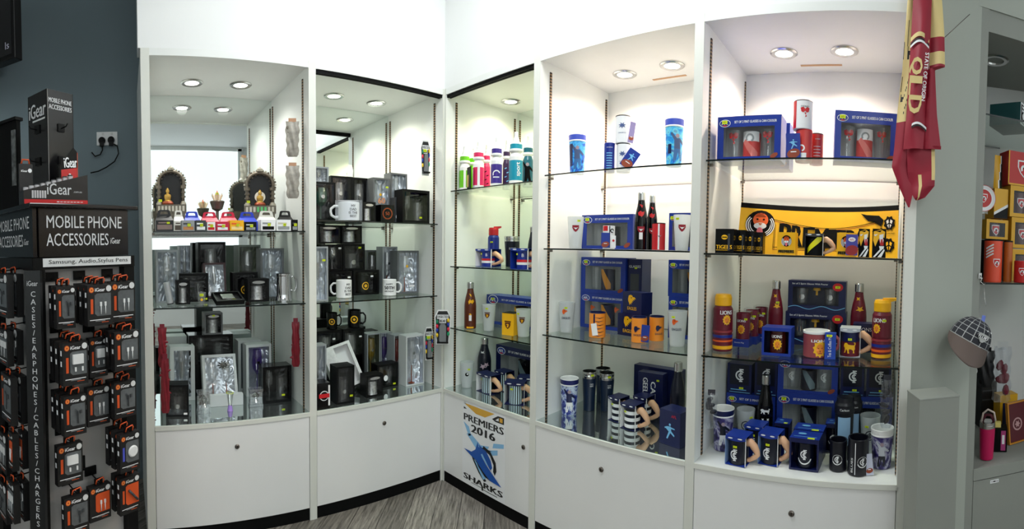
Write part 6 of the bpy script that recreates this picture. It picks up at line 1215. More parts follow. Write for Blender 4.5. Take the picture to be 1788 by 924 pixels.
# ================================================================== rotating accessory stand at the left
KZ = rz_of('K'); kc = K0 + (E1 + E2) * .18
KW = .36; hk_ = KW / 2
ks = thing('display_stand', 'black four-sided accessory stand with pegboard faces and white lettering', 'display stand', (kc.x, kc.y, 0), KZ)
SIGN = M('sign_black', (10, 10, 12), .25); STRIPW = M('shelf_strip_white', (214, 216, 216), .4); PEG = M('pegboard_grey', (176, 174, 172), .6); SILV = M('lettering_silver', (206, 208, 210), .4)
zc, zs1, zs0 = 1.400, 1.243, 1.214
MB().bx(-.205, .205, -.205, .205, zc, zc + .014, GBLACK).build('top_cap', ks, bevel=.003)
for i in range(4):
    X = Matrix.Rotation(i * PI / 2, 4, 'Z')
    f = MB().bx(-hk_ + .016, hk_ - .005, -hk_ - .002, -hk_ + .012, zs1 + .002, zc, SIGN, X)
    if i in (0, 3):
        f.text('MOBILE PHONE', SILV, .006, 1.357, w=.285, h=.04, y=-hk_ - .002, X=X, bold=.005); f.text('ACCESSORIES', SILV, -.022, 1.300, w=.232, h=.04, y=-hk_ - .002, X=X, bold=.005); f.text('iGear', SILV, .122, 1.295, w=.04, h=.02, y=-hk_ - .002, X=X, bold=.02)
    f.build('sign_panel', ks)
    l = MB().bx(-hk_ - .012, hk_ + .012, -hk_ - .014, -hk_ - .003, zs0 - .008, zs1, BLACK, X)
    if i == 0:
        l.bx(-hk_ + .022, hk_ - .004, -hk_ - .0155, -hk_ - .0141, zs0, zs1 - .002, STRIPW, X); l.text('Samsung, Audio,Stylus Pens', M('ink_grey', (40, 42, 46), .5), .012, (zs0 + zs1) / 2 - .001, w=.3, h=.017, y=-hk_ - .0155, X=X)
    l.build('label_rail', ks)
    MB().bx(-hk_ + .03, hk_ - .02, -hk_ + .02, -hk_ + .026, .1, zs0 - .009, PEG, X).build('pegboard', ks)
    pf = MB().bx(-hk_ - .012, -hk_ + .03, -hk_ - .0118, -hk_ + .03, .08, zs0 - .0085, BLACK, X)
    if i == 0: # vertical lettering stands on the corner post, on its bevelled outer side
        X2 = Matrix.Translation((-hk_ - .0165, -hk_ - .0165, 0)) @ Matrix.Rotation(-PI / 4, 4, 'Z'); pf.bx(-.026, .026, .0, .02, .08, zs0 - .009, M('post_black', (14, 18, 20), .35), X2)
        pf.text('iGear', SILV, 0, 1.165, w=.036, h=.016, X=X2, bold=.02)
        z = 1.132
        for ch in 'CASES / EARPHONES / CABLES / CHARGERS':
            if ch != ' ': pf.text(ch, SILV, .002, z, h=.017, X=X2, bold=.02)
            z -= .0241 if ch != ' ' else 0
    pf.build('corner_post', ks)
MB().bx(-.17, .17, -.17, .17, .02, .1, BLACK).lathe([(0, 0), (.17, 0), (.16, .02), (0, .02)], BLACK, 32).build('base', ks)
# packs: proto of each kind then copies
PACKN = [0]
OR2 = M('pack_orange', (208, 80, 28), .5); WIN = M('pack_window', (92, 96, 98), .3, noise=.15, nscale=60); WPL = M('plug_white', (226, 228, 228), .4); PB2 = M('pack_body', (16, 16, 17), .5)
def pack(kind, w, h, label, loc, rz, group=None):
    r = thing('accessory_pack', label, 'accessory pack', loc, rz, group); dp = .022
    wb = OR2 if kind in ('orange', 'pen') else WIN
    b = MB().bx(-w / 2, w / 2, -dp / 2, dp / 2, -h, 0, PB2); y = -dp / 2
    b.poly([(-.22 * w, -.25 * h), (-.12 * w, -.21 * h), (.44 * w, -.21 * h), (.44 * w, -.76 * h), (-.12 * w, -.76 * h), (-.22 * w, -.70 * h)], wb, y=y)
    b.poly(circ(-.34 * w, -.12 * h, .10 * w, 16), OR2, y=y); b.poly(arc(-.34 * w, -.12 * h, .05 * w, .068 * w, 0, 360, 12), M('amber_ring', (250, 190, 90), .4), y=y, lay=2)
    b.text('iGear', PRINTW, -.0 * w, -.12 * h, w=.4 * w, y=y, bold=.03); b.poly(circ(.36 * w, -.10 * h, .11 * w, 16), M('badge_white', (214, 216, 216), .5), y=y)
    if kind != 'orange': b.poly(rect(-.38 * w, -.28 * w, -.7 * h, -.34 * h), OR2 if kind != 'pods' else M('pack_violet', (70, 80, 190), .5), y=y)
    b.poly(rect(-.42 * w, .4 * w, -.862 * h, -.845 * h), PRINTW, y=y); b.poly(rect(-.2 * w, .2 * w, -.89 * h, -.878 * h), GREY, y=y); b.poly(rect(.05 * w, .34 * w, -.925 * h, -.91 * h), OR2, y=y)
    for z in (-.3, -.55): b.bx(-w / 2 - .0004, -w / 2, -.004, .004, z * h, (z + .12) * h, PRINTW)
    b.build('carton', r)
    c = MB(); yy = y - .004
    if kind == 'cable' or kind == 'orange':
        for x in (0.02, .2): c.bx((x - .035) * w, (x + .035) * w, yy, y - .001, -.52 * h, -.42 * h, WPL).tube([(x * w, yy + .001, -.52 * h), (x * w, yy + .001, -.72 * h)], .0016, WPL, 6)
    elif kind == 'dark':
        c.tube([(.0, yy, -.34 * h), (.1 * w, yy, -.4 * h), (.1 * w, yy, -.7 * h)], .0018, DGREY, 6); c.bx(.06 * w, .14 * w, yy, y - .001, -.5 * h, -.4 * h, DGREY); c.bx(.2 * w, .28 * w, yy, y - .001, -.46 * h, -.38 * h, DGREY)
    elif kind == 'charger':
        c.bx(-.14 * w, .28 * w, yy - .004, y - .001, -.5 * h, -.28 * h, WPL)
        for x in (-.02, .26): c.bx((x - .03) * w, (x + .03) * w, yy, y - .001, -.68 * h, -.58 * h, WPL)
    elif kind == 'pods': c.lathe([(0, 0), (.22 * w, 0), (.25 * w, .003), (.2 * w, .006), (0, .006)], WPL, 20, Matrix.Translation((.12 * w, y - .001, -.48 * h)) @ Matrix.Rotation(PI / 2, 4, 'X'))
    elif kind == 'pen': c.tube([(-.08 * w, yy, -.36 * h), (.36 * w, yy, -.68 * h)], .004, DGREY, 8)
    elif kind == 'tips':
        for x in (-.1, .12, .34): c.bx((x - .08) * w, (x + .08) * w, yy, y - .001, -.48 * h, -.3 * h, WPL); c.tube([(x * w, yy, -.48 * h), (x * w, yy, -.74 * h)], .003, GREY, 6)
    c.build('cable', r)
    t = MB().bx(-.2 * w, -max(.05 * w, .0045), -.0006, .0006, 0, .022, BLACK).bx(max(.05 * w, .0045), .2 * w, -.0006, .0006, 0, .022, BLACK).bx(-max(.05 * w, .0045), max(.05 * w, .0045), -.0006, .0006, .0172, .022, BLACK); t.tube([(-.14 * w, -.003, .004), (-.1 * w, -.004, .017), (.04 * w, -.0045, .0195), (.2 * w, -.004, .0215), (.24 * w, -.0035, .015), (.2 * w, -.0035, .004)], .0022, OR2, 6); t.build('hang_tab', r)
    return r
ROWS = [('K', 82, 128, 500, 574, 'dark', 2, 'top left of the wide face'), ('K', 149, 192, 497, 568, 'cable', 3, 'top middle of the wide face'), ('K', 190, 232, 492, 561, 'cable', 2, 'top right of the wide face'),
        ('K', 106, 150, 597, 671, 'charger', 3, 'second row left, white charger'), ('K', 153, 184, 589, 657, 'charger', 1, 'second row middle'), ('K', 196, 239, 578, 645, 'cable', 3, 'second row right'),
        ('K', 102, 147, 690, 759, 'dark', 3, 'third row left'), ('K', 149, 188, 674, 741, 'cable', 1, 'third row middle'), ('K', 196, 234, 665, 727, 'dark', 2, 'third row right'),
        ('K', 97, 141, 774, 843, 'charger', 1, 'fourth row left'), ('K', 206, 240, 755, 821, 'pods', 3, 'fourth row right, round white case'),
        ('K', 109, 152, 864, 930, 'dark', 1, 'fifth row left'), ('K', 153, 190, 846, 906, 'orange', 1, 'fifth row middle, orange window'), ('K', 206, 240, 830, 894, 'pen', 2, 'fifth row right, orange with a stylus'),
        ('J', 2, 36, 480, 556, 'dark', 2, 'top of the narrow left face'), ('J', 1, 36, 580, 640, 'tips', 2, 'second row of the left face, white plugs'), ('J', 15, 46, 664, 748, 'dark', 2, 'third row of the left face'), ('J', -14, 10, 664, 745, 'dark', 1, 'third row of the left face at the picture edge'),
        ('J', 2, 26, 762, 828, 'tips', 1, 'fourth row of the left face, blue tips'), ('J', 28, 55, 772, 838, 'orange', 2, 'fourth row of the left face by the post'), ('J', 4, 24, 850, 912, 'dark', 1, 'bottom row of the left face'), ('J', 25, 58, 862, 930, 'tips', 2, 'bottom row of the left face by the post')]
KIN = ks.matrix_basis.inverted()
for W, u0, u1, vt, vb, kind, n, l in ROWS:
    d = (-.036 if W == 'K' else -.03) - .034 * (n - 1)
    s0, s1 = at(W, u0 - (8 if W == 'J' else 0), d, vt), at(W, u1 - (8 if W == 'J' else 0), d, vt); s0, s1 = (max(s0, .034), min(s1, .345)) if W == 'K' else (max(s0, -.33), min(s1, -.036)); z1, z0 = zat(W, (u0 + u1) / 2, vt, d), zat(W, (u0 + u1) / 2, vb, d); w = min(abs(s1 - s0), .12); h = z1 - z0
    p = xyz(W, (s0 + s1) / 2, d, z1); first = pack(kind, w, h, 'black and orange accessory pack, %s' % l, p, rz_of(W), 'accessory packs on the stand')
    for i in range(1, n):
        o, e, nn = FR[W]; q = dup(first, (p[0] + nn.x * .034 * i, p[1] + nn.y * .034 * i, p[2] + .001 * i), rz_of(W), 'black accessory pack hanging behind another on the stand, mostly hidden', 'accessory packs behind the front ones')
    hp = KIN @ Vector((p[0], p[1], p[2] + .010)); nn = FR[W][2]; he = KIN @ Vector((p[0] + nn.x * (.018 - d), p[1] + nn.y * (.018 - d), p[2] + .018)); ho = KIN @ Vector((p[0] - nn.x * .012, p[1] - nn.y * .012, p[2] + .012))
    bk = KIN @ Vector((p[0] + nn.x * (.017 - d), p[1] + nn.y * (.017 - d), p[2] + .018)); a_ = KZ if W == 'K' else rz_of('J')
    Xh = Matrix.Translation(bk) @ Matrix.Rotation(a_ - KZ, 4, 'Z')
    MB().tube([ho, hp, he], .0022, MBLACK, 6).bx(-.022, .022, -.004, 0, -.008, .022, BLACK, Xh).build('hook', ks)
for u, v in ((138, 735), (140, 815)):
    d = 0; s = at('K', u, d, v); z = zat('K', u, v, d); p = KIN @ Vector(xyz('K', s, .02, z)); p2 = KIN @ Vector(xyz('K', s, -.03, z + .002))
    MB().bx(p.x - .028, p.x + .028, p.y - .005, p.y + .0, p.z - .025, p.z + .025, BLACK).tube([p, p2], .0022, MBLACK, 6).build('hook', ks)
# small hexagonal tower and trays standing on the cap
zk = zc + .0155
def onk(u, d): s = at('K', u, d, 330); return xyz('K', s, d, zk)
pz = onk(91, .178); tw = thing('counter_display_tower', 'tall black hook tower with white lettering standing on top of the accessory stand', 'display tower', pz, KZ + math.radians(11)); ht = zat('K', 93, 152, .09) - zk
for i, (a, wd) in enumerate(((0, .115), (PI / 2, .115), (PI, .115), (-PI / 2, .115))):
    X = Matrix.Rotation(a, 4, 'Z'); f = MB().bx(-.0575, .0575, -.0575, -.055, 0, ht, SIGN, X)
    if i == 0: f.text('MOBILE PHONE', SILV, 0, ht - .035, w=.1, h=.016, y=-.0575, X=X, bold=.03); f.text('ACCESSORIES', SILV, 0, ht - .058, w=.1, h=.016, y=-.0575, X=X, bold=.03)
    if i == 3: f.text('iGear', SILV, 0, ht - .06, w=.1, h=.05, y=-.0575, X=X, bold=.03); f.poly(rect(-.03, .045, ht - .098, ht - .092), SILV, y=-.0575, X=X)
    f.build('panel', tw)
    for z in (ht * .68, ht * .40):
        MB().bx(-.014, .014, -.062, -.0576, z - .012, z + .016, BLACK, X).tube([X @ Vector((0, -.06, z)), X @ Vector((.0, -.088, z + .002)), X @ Vector((0, -.095, z + .010))], .0022, MBLACK, 6).build('hook', tw)
MB().bx(-.054, .054, -.054, .054, ht - .004, ht, SIGN).build('top_panel', tw)
MB().bx(-.057, -.0545, -.0592, -.0577, .0, ht, M('worn_edge', (120, 120, 118), .6)).build('worn_edge', tw)
# wedge tray in front
s0, s1 = at('K', 52, -.012, 345), at('K', 160, -.012, 345); wt = min(s1 - s0, .25); pt = xyz('K', (s0 + s1) / 2 - .005, .016, zk); tr = thing('counter_tray', 'black counter tray with red stripe and white lettering on top of the accessory stand', 'tray', pt, KZ + math.radians(-4))
hl, hr = .042, .098; x = wt / 2; TB = M('tray_black', (26, 24, 22), .4); TR = M('tray_red', (190, 26, 30), .4)
t = MB().prism([(-x, .0), (x, 0), (x, hr), (-x, hl)], -.002, 0, TB).prism([(-x, 0), (x, 0), (x, hr), (-x, hl)], .045, .047, TB).bx(-x, x, 0, .045, 0, .002, TB).bx(-x - .0016, -x, -.002, .047, 0, hl, TB).bx(x, x + .0016, -.002, .047, 0, hr, TB)
t.poly(rect(-x, x, .0, .014), TR, y=-.002); t.text('iGear', SILV, .01, .048, w=.085, h=.036, y=-.002, bold=.02); t.text('.com.au', SILV, .075, .04, w=.03, y=-.002); [t.bx(.0 + i * .012, .009 + i * .012, -.0026, -.002, .0055, .0085, PRINTW) for i in range(8)]
for i in range(6): t.bx(-.085 + i * .0085, -.079 + i * .0085, -.0034, -.002, .018, .042, M('bank_silver', (190, 188, 190), .3))
t.build('tray', tr)
for i in range(9):
    px = -x + .014 + i * .0195; bt = thing('power_bank', 'small silver and black power bank tube in the counter tray', 'power bank', tuple(Matrix.Translation(pt) @ Matrix.Rotation(KZ + math.radians(-4), 4, 'Z') @ Vector((px, .022, .004))), KZ, 'power banks in the counter tray')
    bt['label'] = ['power bank tube at the far left end of the counter tray', 'power bank tube second from the left in the tray', 'power bank tube third from the left in the tray', 'power bank tube fourth from the left in the tray', 'power bank tube in the middle of the tray', 'power bank tube just right of the tray middle', 'power bank tube third from the right in the tray', 'power bank tube second from the right in the tray', 'power bank tube at the right end of the tray'][i]
    hh = .05 + .045 * i / 8 ; MB().lathe([(0, 0), (.0085, 0), (.0085, hh), (0, hh)], [DGREY, M('bank_silver') if i < 2 else M('bank_body', (40, 40, 42), .3), DGREY], 14).build('tube', bt); MB().lathe([(.0086, hh * .5), (.0087, hh * .95)], M('bank_silver'), 14).build('label_band', bt)
# riser card on the right of the tray
hx = Matrix.Translation(pt) @ Matrix.Rotation(KZ + math.radians(-4), 4, 'Z'); pc = hx @ Vector((x - .036, .0598, 0)); rc = thing('riser_card', 'red and black header card with white lettering at the right of the counter tray', 'sign card', tuple(pc), KZ + math.radians(10)); hc = zat('K', 145, 250, .0) - zk
b = MB().prism([(-.036, 0), (.034, 0), (.034, hc * .93), (.018, hc), (-.006, hc * .86), (-.006, hc * .8), (-.036, hc * .78)], -.001, .001, BLACK); b.poly([(-.036, .35 * hc), (.032, .5 * hc), (.032, .66 * hc), (-.036, .6 * hc)], TR, y=-.001); b.poly([(-.036, .2 * hc), (.032, .3 * hc), (.032, .48 * hc), (-.036, .36 * hc)], TR, y=-.001); b.text('iGear', PRINTW, .004, .74 * hc, w=.055, h=.035, y=-.001, bold=.04, rot=.1); b.text('+', PRINTW, -.0, .5 * hc, h=.02, y=-.001, lay=2, bold=.06); b.bx(.034, .036, -.001, .001, 0, hc * .92, OR2); b.build('card', rc)
# small orange-tagged pack on the tower's left face
pp_ = hx @ Vector((-x + .026, .056, .0)); sp = thing('mini_pack', 'small black pack with orange loop standing behind the counter tray tubes', 'accessory pack', (pp_.x, pp_.y, zk), KZ); hm = zat('K', 64, 276, .04) - zk
MB().bx(-.024, .024, -.004, .004, 0, hm - .014, PB2).text('iGear', PRINTW, -.006, hm * .75, w=.022, y=-.004, bold=.04).poly(circ(.014, hm * .76, .007, 14), PRINTW, y=-.004).build('carton', sp); MB().tube([(-.014, 0, hm - .014), (-.01, 0, hm), (.012, 0, hm), (.014, 0, hm - .014)], .003, OR2, 6).build('hang_tab', sp)
# black board display behind the tower, cut by the picture edge
pb = xyz('J', at('J', 18, .09, 300), .09, zk); bd = thing('black_display_board', 'plain black display board with a clipped pack, at the left picture edge on the stand', 'display board', pb, rz_of('J') + math.radians(20)); hb = zat('J', 18, 214, .09) - zk
MB().bx(-.11, .055, -.01, .01, 0, hb, MBLACK).bx(-.115, .06, -.02, .02, hb, hb + .012, BLACK).build('board', bd); MB().bx(.028, .05, -.016, -.0102, hb * .3, hb * .9, M('cello_grey', (90, 94, 94), .2, noise=.5, nscale=40)).build('clipped_pack', bd)
# outlet, plugs, cords on the grey wall
OW = -.58
def wall_pt(u, v, off=0.0): r_ = ray(u, v); t = (OW + off - CAM.x) / r_.x; return CAM + r_ * t
po = wall_pt(187, 242.5); ow = thing('power_outlet', 'white double power outlet on the blue-grey wall', 'power outlet', tuple(po), PI / 2)
MB().bx(-.056, .056, -.009, 0, -.036, .036, WHITE).build('face_plate', ow, bevel=.002)
for q in (-.022, .026): MB().bx(q - .006, q + .006, -.012, -.0092, .018, .03, M('switch_white', (225, 226, 224), .4)).build('switch', ow)
for u, v, l, pth in ((178, 246, 'black plug in the left socket with a short cord', ((178, 246), (179, 262), (175, 270), (166, 273), (160, 266))), (194, 245, 'black plug in the right socket with a long drooping cord', ((195, 246), (205, 255), (207, 268), (200, 282), (186, 292), (172, 299), (158, 302)))):
    p = wall_pt(u, v, .01); pl = thing('power_plug', l, 'plug', tuple(p), PI / 2)
    MB().lathe([(0, 0), (.019, 0), (.019, .012), (.014, .03), (0, .036)], BLACK, 16, Matrix.Rotation(PI / 2, 4, 'X')).bx(-.012, .012, -.03, -.004, -.032, .0, BLACK).build('plug_body', pl)
    pts = [Vector((0, -.022, -.018))] + [pl.matrix_basis.inverted() @ wall_pt(a, b_, .02 + .004 * i) for i, (a, b_) in enumerate(pth[1:])]; MB().tube(pts, .0035, BLACK, 8).build('cord', pl)
# television at the upper left edge
p0 = Vector((0.10, -2.20, 0)); rr_ = ray(26, 100); tt = (0.05 - CAM.x) / rr_.x; pv = CAM + rr_ * tt
tv = thing('wall_television', 'black flat television at the upper left picture edge', 'television', (pv.x, pv.y, pv.z), math.radians(62))
MB().bx(-.9, 0, 0, .05, 0, .52, BLACK).build('casing', tv, bevel=.004); MB().bx(-.885, -.015, -.002, -.0002, .02, .505, M('tv_screen', (8, 9, 14), .1)).text('ls', M('tv_text', (150, 150, 165), .4, emit=.15), -.04, .06, h=.03, y=-.002).build('screen', tv)
MB().bx(-.55, -.35, .05, .42, .2, .3, BLACK).build('wall_bracket', tv)

# ================================================================== flag hanging before the right-hand stile
fz0, fz1 = zat('R', 1607, 362, -.06), 2.62
fs = at('R', 1606, -.06, 200); fx, fy, _ = xyz('R', fs, -.06)
FM, FCR, FDK = M('flag_maroon', (150, 16, 44), .55, noise=.05, nscale=12), M('flag_cream', (226, 204, 140), .6), M('flag_ink', (20, 14, 16), .6)
fl_ = thing('team_flag', 'maroon and cream cloth flag hanging folded before the right cabinet stile', 'flag', (fx, fy, 0), math.atan2(CAM.y - fy, CAM.x - fx) + PI / 2)
def fxz(u, v): # photo column/row -> local x, z on the flag's plane
    s, z, dist = hit('R', u, v, -.06); return (u - 1606) / F0 * 1.53 , z
def panel(name, rows, m, y0, bulge, pick=None, n=8):
    """rows: (v, u_left, u_right) down the cloth"""
    R_ = [(fxz(a, v), fxz(b, v)) for v, a, b in rows]
    def fn(u, v):
        k = v * (len(R_) - 1); i = min(int(k), len(R_) - 2); f = k - i
        (ax, az), (bx_, bz) = R_[i]; (cx, cz), (dx, dz) = R_[i + 1]
        lx, lz, rx, rz_ = ax + (cx - ax) * f, az + (cz - az) * f, bx_ + (dx - bx_) * f, bz + (dz - bz) * f
        return (lx + (rx - lx) * u, y0 - bulge * math.sin(PI * u) - .004 * math.sin(9 * v + 5 * u), lz + (rz_ - lz) * u)
    return MB().grid(fn, n * 2, 110, m, pick=pick).build(name, fl_)
up = -190
panel('left_fold', ((up, 1586, 1600), (0, 1578, 1594), (120, 1573, 1592), (190, 1567, 1590), (260, 1563, 1592), (290, 1560, 1592), (330, 1576, 1600), (362, 1591, 1594)), FCR, .008, .006, pick=lambda u, v: FM if v > .47 else (FDK if (math.sin(v * 46 + 4 * math.sin(5 * u + 9 * v)) > .94 and v < .45) else FCR))
panel('right_fold', ((up, 1612, 1632), (0, 1618, 1638), (60, 1620, 1644), (118, 1620, 1647), (122, 1616, 1630), (200, 1612, 1636), (262, 1612, 1645), (256, 1614, 1645)), FCR, .004, .012, pick=lambda u, v: FCR if v < .3 or (.36 < v < .42) else FM)
panel('tail_fold', ((250, 1585, 1634), (300, 1588, 1636), (325, 1592, 1636), (345, 1600, 1620), (350, 1604, 1608)), FM, .006, .006, pick=lambda u, v: FCR if (u > .86 and v < .4) or abs(u - .42) < .05 and v > .3 else FM)
RL = ((up, 1594, 1612), (0, 1588, 1620), (80, 1586, 1620), (200, 1583, 1616), (262, 1579, 1614))
panel('front_roll', RL, FM, -.006, .02)
e = MB(); FR_ = .030
def ft(u, v): x_, z_ = fxz(u, v); return x_, z_
cx_, _ = ft(1602, 150)
def band(v, m, t): x0_, z_ = ft(1586, v); x1_, _ = ft(1618, v - 4); e.grid(lambda a, b: (x0_ + (x1_ - x0_) * a, -.0115 - .0206 * math.sin(PI * min(1, max(0, a))) , z_ + .012 * math.sin(PI * a) + (b - .5) * t), 10, 1, m)
band(72, FCR, .014); band(80, FDK, .006); band(84, PRINTW, .007); band(225, PRINTW, .007); band(229, FDK, .006)
for ch, v in (('Q', 122), ('L', 156), ('D', 188)):
    x_, z_ = ft(1597, v); e.text(ch, FCR, x_, z_, w=.05, h=.040, y=-.0345, rot=-PI / 2 - .05, bold=.05)
x_, z_ = ft(1613, 140); e.text('STATE OF ORIGIN', PRINTW, x_, z_, w=.15, h=.012, y=-.0275, rot=-PI / 2 - .06, bold=.03)
e.build('print', fl_)
a_, b_ = fxz(1645, 65), fxz(1688, 22); MB().tube([(a_[0], .004, a_[1]), (b_[0], .02, b_[1])], .0012, DSTEEL, 6).build('cord', fl_)

# ================================================================== cap on the hook, goods in the far cabinet
hu = at('Q', 1712, -.01, 492); hz = zat('Q', 1712, 484, -.01)
hp_ = xyz('Q', hu, -.004, hz); hw = thing('wire_hook', 'small wire hook on the far cabinet stile', 'hook', hp_, rz_of('Q')); MB().bx(-.006, .006, -.002, .002, -.006, .014, STEEL).tube([(0, -.002, .006), (.004, -.012, -.004), (-.004, -.014, -.016), (.006, -.022, -.026), (.012, -.02, -.022)], .0016, STEEL, 6).build('hook', hw); MB().tube([(.006, -.022, -.026), (.007, -.03, -.075), (.006, -.045, -.10)], .0009, STEEL, 6).build('wire', hw)
dC = -.10; su, cz_ = at('Q', 1697, dC, 575), zat('Q', 1697, 586, dC); pC = xyz('Q', su, dC, cz_)
PLAID = M('plaid_charcoal', (38, 40, 46), .8)
def plaid():
    nt = PLAID.node_tree; N = nt.nodes.new; L = nt.links.new; tc = N('ShaderNodeTexCoord'); sp = N('ShaderNodeSeparateXYZ'); L(tc.outputs['UV'], sp.inputs[0]); prev = None
    for ax, k in ((0, 14), (1, 6)):
        mu = N('ShaderNodeMath'); mu.operation = 'MULTIPLY'; mu.inputs[1].default_value = k; L(sp.outputs[ax], mu.inputs[0]); fr = N('ShaderNodeMath'); fr.operation = 'FRACT'; L(mu.outputs[0], fr.inputs[0])
        lt = N('ShaderNodeMath'); lt.operation = 'LESS_THAN'; lt.inputs[1].default_value = .09; L(fr.outputs[0], lt.inputs[0])
        if prev: mx_ = N('ShaderNodeMath'); mx_.operation = 'MAXIMUM'; L(prev.outputs[0], mx_.inputs[0]); L(lt.outputs[0], mx_.inputs[1]); prev = mx_
        else: prev = lt
    mx = N('ShaderNodeMix'); mx.data_type = 'RGBA'; L(prev.outputs[0], mx.inputs[0]); mx.inputs[6].default_value = (.02, .022, .03, 1); mx.inputs[7].default_value = (.42, .43, .43, 1); L(mx.outputs[2], nt.nodes['Principled BSDF'].inputs['Base Color'])
plaid()
cp = thing('baseball_cap', 'dark plaid cap with a brown brim hanging on the far cabinet stile', 'cap', pC, math.atan2(CAM.y - pC[1], CAM.x - pC[0]) + PI / 2)
CX = Matrix.Rotation(math.radians(27), 4, 'Y') @ Matrix.Rotation(math.radians(-8), 4, 'X') @ Matrix.Rotation(math.radians(11), 4, 'Z')
RC = .072
def dome(u, v): t = 2 * PI * u; p = PI / 2 * v; return CX @ Vector((RC * .98 * math.cos(t) * math.cos(p) ** .8, RC * 1.12 * math.sin(t) * math.cos(p) ** .8, -.02 + RC * 1.12 * math.sin(p)))
o = MB().grid(dome, 40, 14, PLAID).build('crown', cp); uv = o.data.uv_layers.new(name='UVMap')
for pl_ in o.data.polygons:
    for li in pl_.loop_indices: vi = o.data.loops[li].vertex_index; uv.data[li].uv = ((vi % 41) / 40, (vi // 41) / 14)
CAPB = M('brim_brown', (92, 78, 72), .7)
def brim(u, v): t = PI * (u * 1.04 - .02) + PI; rr = 1 + .62 * v * math.sin(PI * u) ** .6; return CX @ Vector((RC * .98 * math.cos(t) * (1 + .06 * v), RC * 1.12 * math.sin(t) * rr, -.021 - .05 * v * math.sin(PI * u) ** .7 - .012 * (1 - abs(2 * u - 1)) * v))
b = MB().grid(brim, 24, 8, CAPB); b.grid(lambda u, v: brim(u, v) - Vector((0, 0, .003)), 24, 8, CAPB); b.build('brim', cp)
b = MB(); Xp = CX @ Matrix.Translation((.014, -.0815, .010)) @ Matrix.Rotation(.05, 4, 'Z') @ Matrix.Rotation(-.15, 4, 'X'); hexa = [(-.022, .004), (-.014, .013), (.014, .013), (.022, .004), (.004, -.015), (-.004, -.015)]
b.prism(hexa, -.003, 0, M('patch_silver', (170, 172, 170), .5), Xp); b.prism([(-.02, -.002), (.02, -.002), (.02, .006), (-.02, .006)], -.0036, -.0031, BLACK, Xp); b.text('FLUID', PRINTW, 0, .002, w=.034, h=.007, y=-.0036, X=Xp, bold=.04); b.build('patch', cp)
MB().lathe([(0, .004), (.007, .002), (.008, 0), (0, 0)], PLAID, 12, CX @ Matrix.Translation((0, 0, -.02 + RC * 1.12))).build('button', cp)
for t in (-2.2, -1.57 + .5, -.6, .3): MB().lathe([(0, .001), (.003, 0)], STEEL, 10, Matrix.Translation(dome((t / (2 * PI)) % 1, .5)) @ CX @ Matrix.Rotation(1.0, 4, 'X')).build('eyelet', cp)
MB().bx(-.006, .006, -.0012, .0012, -.026, .012, M('tag_blue', (110, 130, 215), .5), CX @ Matrix.Translation((.004, -.016, .066)) @ Matrix.Rotation(-.3, 4, 'Y')).build('tag', cp)
# far cabinet, top shelf
P = dict(W='Q', s=at('Q', 1768, .17, 160), d=.17, z=ZQA, w=.2, h=.085, dp=.1)
r = root('boxed_mug_set', 'dark teal boxed mug set with white outlined mugs on the top glass shelf', 'gift box', P, 40); w, h, dp = .15, .085, .13
b = MB().bx(-w / 2, w / 2, -dp / 2, dp / 2, 0, h, M('carton_teal', (16, 70, 72), .4)); b.poly(rect(-w / 2, w / 2, 0, h), PRINTW, y=-dp / 2); b.poly(rect(-.47 * w, .5 * w, .08 * h, .92 * h), BLACK, y=-dp / 2, lay=2)
for q in (-.3, .05, .35): b.poly(rect((q - .11) * w, (q + .09) * w, .12 * h, .7 * h), PRINTW, y=-dp / 2, lay=3); b.poly(arc((q - .01) * w, .4 * h, .02, .012, 90, 330, 8)[::-1], BLACK, y=-dp / 2, lay=4)
b.poly(rect(-.4 * w, .45 * w, .76 * h, .86 * h), PRINTW, y=-dp / 2, lay=3); b.build('carton', r)
# middle shelf: stacked red and yellow mug boxes
Z = ZQB
YB_, RB_ = M('carton_yellow', (226, 170, 20), .4), M('carton_red', (190, 34, 30), .4)
def qbox(label, u0, u1, vt, vb, d, dp, m, inner, deco, rot=0, win=True):
    P = B('Q', Z, u0, u1, vt, d, dp); P['z'] = Z + .001 if vb is None else zat('Q', (u0 + u1) / 2, vb, d); P['h'] = zat('Q', (u0 + u1) / 2, vt, d) - P['z']
    r = root('mug_box', label, 'box', P, rot, 'mug boxes in the far cabinet'); w, h = P['w'], P['h']
    if win:
        wn = (-.36 * w, .36 * w, .12 * h, .84 * h); carton_mb(w, h, dp, m, wn, inner).build('carton', r); R = min(w, dp) * .36
        b = MB().lathe([(0, .1 * h), (R, .1 * h), (R, .8 * h), (R * .9, .8 * h), (R * .9, .2 * h)], M('mug_dragon', (70, 20, 22), .3), 24); d_dragon(b, 0, .46 * h, R * 1.3, R=R); b.build('mug', r); film(r, dp, wn)
    else:
        b = carton_mb(w, h, dp, m); deco(b, w, h, -dp / 2); b.build('carton', r)
    return P
q1 = qbox('yellow and black mug box with red crest, bottom right of the far cabinet stack', 1766, 1810, 436, None, .16, .08, YB_, BLACK, None)
q2 = qbox('yellow mug box with red crest, third up at the right of the stack', 1766, 1810, 381, 434, .16, .08, YB_, BLACK, None)
q3 = qbox('yellow mug box with red crest, second from the top at the right', 1764, 1808, 326, 380, .16, .08, YB_, BLACK, None)
q4 = qbox('red mug box with white crest, top of the far cabinet stack', 1761, 1806, 266, 325, .16, .08, RB_, BLACK, lambda b, w, h, y: (b.poly(rect(-w / 2, w / 2, 0, .05 * h), YB_, y=y), b.poly(rect(-w / 2, -.46 * w, 0, h), YB_, y=y), d_dragon(b, .1 * w, .5 * h, .5 * w, y=y)), 0, False)
q5 = qbox('yellow mug box lying above the striped red can, left stack lower', 1722, 1760, 384, 418, .17, .08, YB_, BLACK, None)
